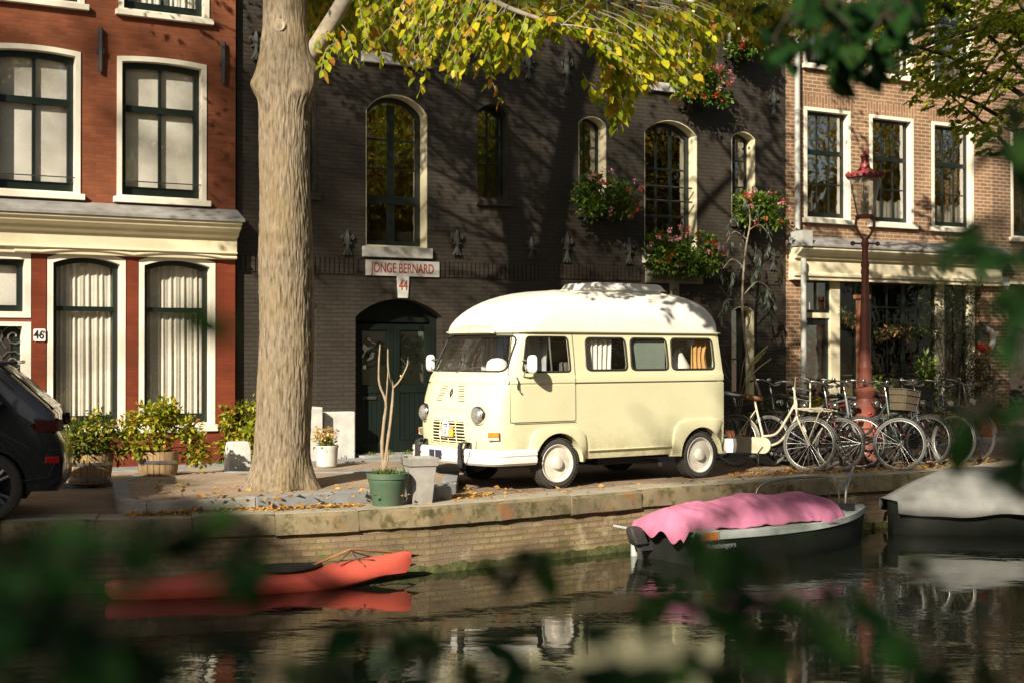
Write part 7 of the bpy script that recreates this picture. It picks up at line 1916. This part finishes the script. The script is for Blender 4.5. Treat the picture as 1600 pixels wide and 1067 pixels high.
bush('potted_plant', 'dark plant in a terracotta pot at the right end of the shop front', 1540, 620, .9, [(0, 0, .4, (.4, .3, .45), 260)], M['bush_leaf'], .12, (.28, .4, M['terracotta']))
bush('potted_plant', 'spiky blue grey plant in a terracotta bowl between the bicycles and the shop', 1425, 640, 1.3, [(0, 0, .15, (.3, .25, .22), 240)], M['euca_leaf'], .2, (.3, .38, M['terracotta']), LANCE, st=False)
pb_ = Fw(Fu(1330, 1.0), .055, 1.0); ob = MB().box((-.3, -.2, 0), (.3, .2, .78)).build('planter_box', pm('rusty_steel', (.24, .10, .05), (.16, .07, .04), 6, .9, .3), bevel=.01); ob.location = pb_; ob.rotation_euler = (0, 0, TH); tag(ob, 'tall rusty steel planter box left of the lamp post', 'planter')
pb_ = Fw(Fu(1347, .45), .055, .45); ob = MB().box((-.085, -.085, 0), (.085, .085, 2.72)); ob.box((-.13, -.11, 2.725), (.13, .11, 2.80)); ob = ob.build('rusty_post', bpy.data.materials['rusty_steel'], bevel=.006); ob.location = pb_; ob.rotation_euler = (0, 0, TH); tag(ob, 'square rusty steel post against the shop, seen behind the lamp post', 'post')
# long arching leaves right of the van
ag = thing('arching_plant', 'plant with long straw coloured arching leaves just right of the van', 'plant', Fw(Fu(1150, 1.0), .055, 1.0)); am = MB()
for px, py in ((1200, 540), (1196, 548), (1190, 556), (1128, 575), (1205, 560), (1180, 530), (1132, 560)):
    e = P(px, py, ag.location.y - .1) - ag.location; m_ = Vector((e.x * .35, e.y * .5, e.z * .75)); pth, _ = smooth_path([Vector((0, 0, .2)), m_, e], [1, 1, 1], 6)
    am.grid([[q + Vector((0, -.02, -.012)) for q in pth], pth, [q + Vector((0, .02, .012)) for q in pth]])
am.build('leaf_blade', leafm('straw_leaf', [(0, (.40, .36, .12)), (1, (.5, .46, .2))], .3), ag, smooth=80, fix=False)
MB().lathe([(.15, 0), (.2, .3), (.18, .3)], 20, cap=False).build('pot', M['terracotta'], ag, smooth=35)
# garland over the shop window, wreath
ga = thing('garland', 'green garland with orange dried flowers hung across the dark shop window', 'garland', Fw(Fu(1315, .12), Fz(1315, 500, .12), .12), TH)
gl_ = []; 
for k in range(60):
    f = k / 59; px = 1316 + 150 * f; y_ = 484 + 34 * min(1, f * 4) + 4 * math.sin(f * 20); u_ = Fu(px, .12) - Fu(1315, .12); gl_.append((u_, rnd.uniform(-.04, .02), Fz(px, y_, .12) - Fz(1315, 500, .12)))
A = cat([ball_leaves(q, (.08, .05, .11), 16, .10, .6, .1) for q in gl_]); leaves('greenery', *A, M['bush_leaf'], ga, LANCE)
M['dried_orange'] = leafm('dried_orange', [(0, (.45, .15, .04)), (1, (.55, .28, .1))], .3)
for k in (3, 8, 24, 27, 33, 36, 40): leaves('dried_flower', *ball_leaves(gl_[k], (.07, .05, .12), 22, .10, 1.2, .1), M['dried_orange'], ga, LANCE)
MB().tube([Vector(q) for q in gl_], .008, 5).build('cord', M['rope_dark'], ga)
wr = thing('wreath', 'ring shaped wreath in white, red and green on the brick wall right of the shop', 'wreath', Fw(Fu(1541, .08), Fz(1541, 530, .08), .08), TH)
for nm, mt_, a0, a1 in (('white_part', M['linen'], -60, 100), ('green_part', M['green_pot'], 100, 200), ('red_part', M['petal_red'], 200, 300)):
    MB().tube(arc(0, 0, .21, a0, a1, 14), .06, 8).build(nm, mt_, wr, smooth=60)
# fallen leaves
n = 0; pos = []
def litter(px0, px1, y0, y1, cnt, jit=2.0, z=.01):
    for _ in range(cnt):
        f = rnd.random(); q = G(px0 + (px1-px0)*f, y0 + (y1-y0)*f + abs(rnd.gauss(0, jit)), 0); pos.append((q.x, q.y, z + rnd.uniform(0, .02)))
litter(205, 560, 804, 789, 520, 2.0); litter(235, 300, 802, 800, 90, 3); litter(690, 770, 776, 772, 170, 4); litter(1140, 1500, 738, 726, 420, 5); litter(180, 1500, 800, 742, 160, 9); litter(1400, 1560, 724, 716, 260, 6); litter(700, 1150, 765, 752, 90, 8)
for _ in range(170):
    q = G(rnd.uniform(200, 690), rnd.uniform(756, 782), IZ); pos.append((q.x, q.y, IZ + .012)) if q.y > G(400, 792, IZ).y - .6 + .0 else None
def on_land(x, y):
    q = Vector((x, y))
    for k in range(EN - 1):
        e = EDGE[k+1] - EDGE[k]; f = (q - EDGE[k]).dot(e) / e.length_squared
        if 0 <= f <= 1: return (q - EDGE[k].lerp(EDGE[k+1], f)).dot(ENRM[k]) < -.07
    return False
pos = [q for q in pos if on_land(q[0], q[1])]
N = len(pos); dd = np.stack([rng.normal(0, 1, N), rng.normal(0, 1, N), rng.normal(0, .22, N)], 1)
M['litter'] = leafm('fallen_leaf', [(0, (.30, .13, .03)), (.4, (.46, .24, .05)), (.8, (.55, .36, .09)), (1, (.22, .10, .04))], .15, .8)
struct(leaves('fallen_leaves', pos, dd, rng.uniform(.05, .10, N), M['litter'], None, LEAF4), 'stuff')
# weeds along the house fronts
pos = []
for _ in range(70):
    px = rnd.uniform(270, 760); q = Fw(Fu(px, .14), .06, rnd.uniform(.03, .3)); 
    for k in range(9): pos.append((q.x + rnd.gauss(0, .05), q.y + rnd.gauss(0, .05), .06))
N = len(pos); dd = np.stack([rng.normal(0, .5, N), rng.normal(0, .5, N), np.ones(N)], 1)
struct(leaves('weeds', pos, dd, rng.uniform(.05, .13, N), M['grass'], None, LANCE), 'stuff')
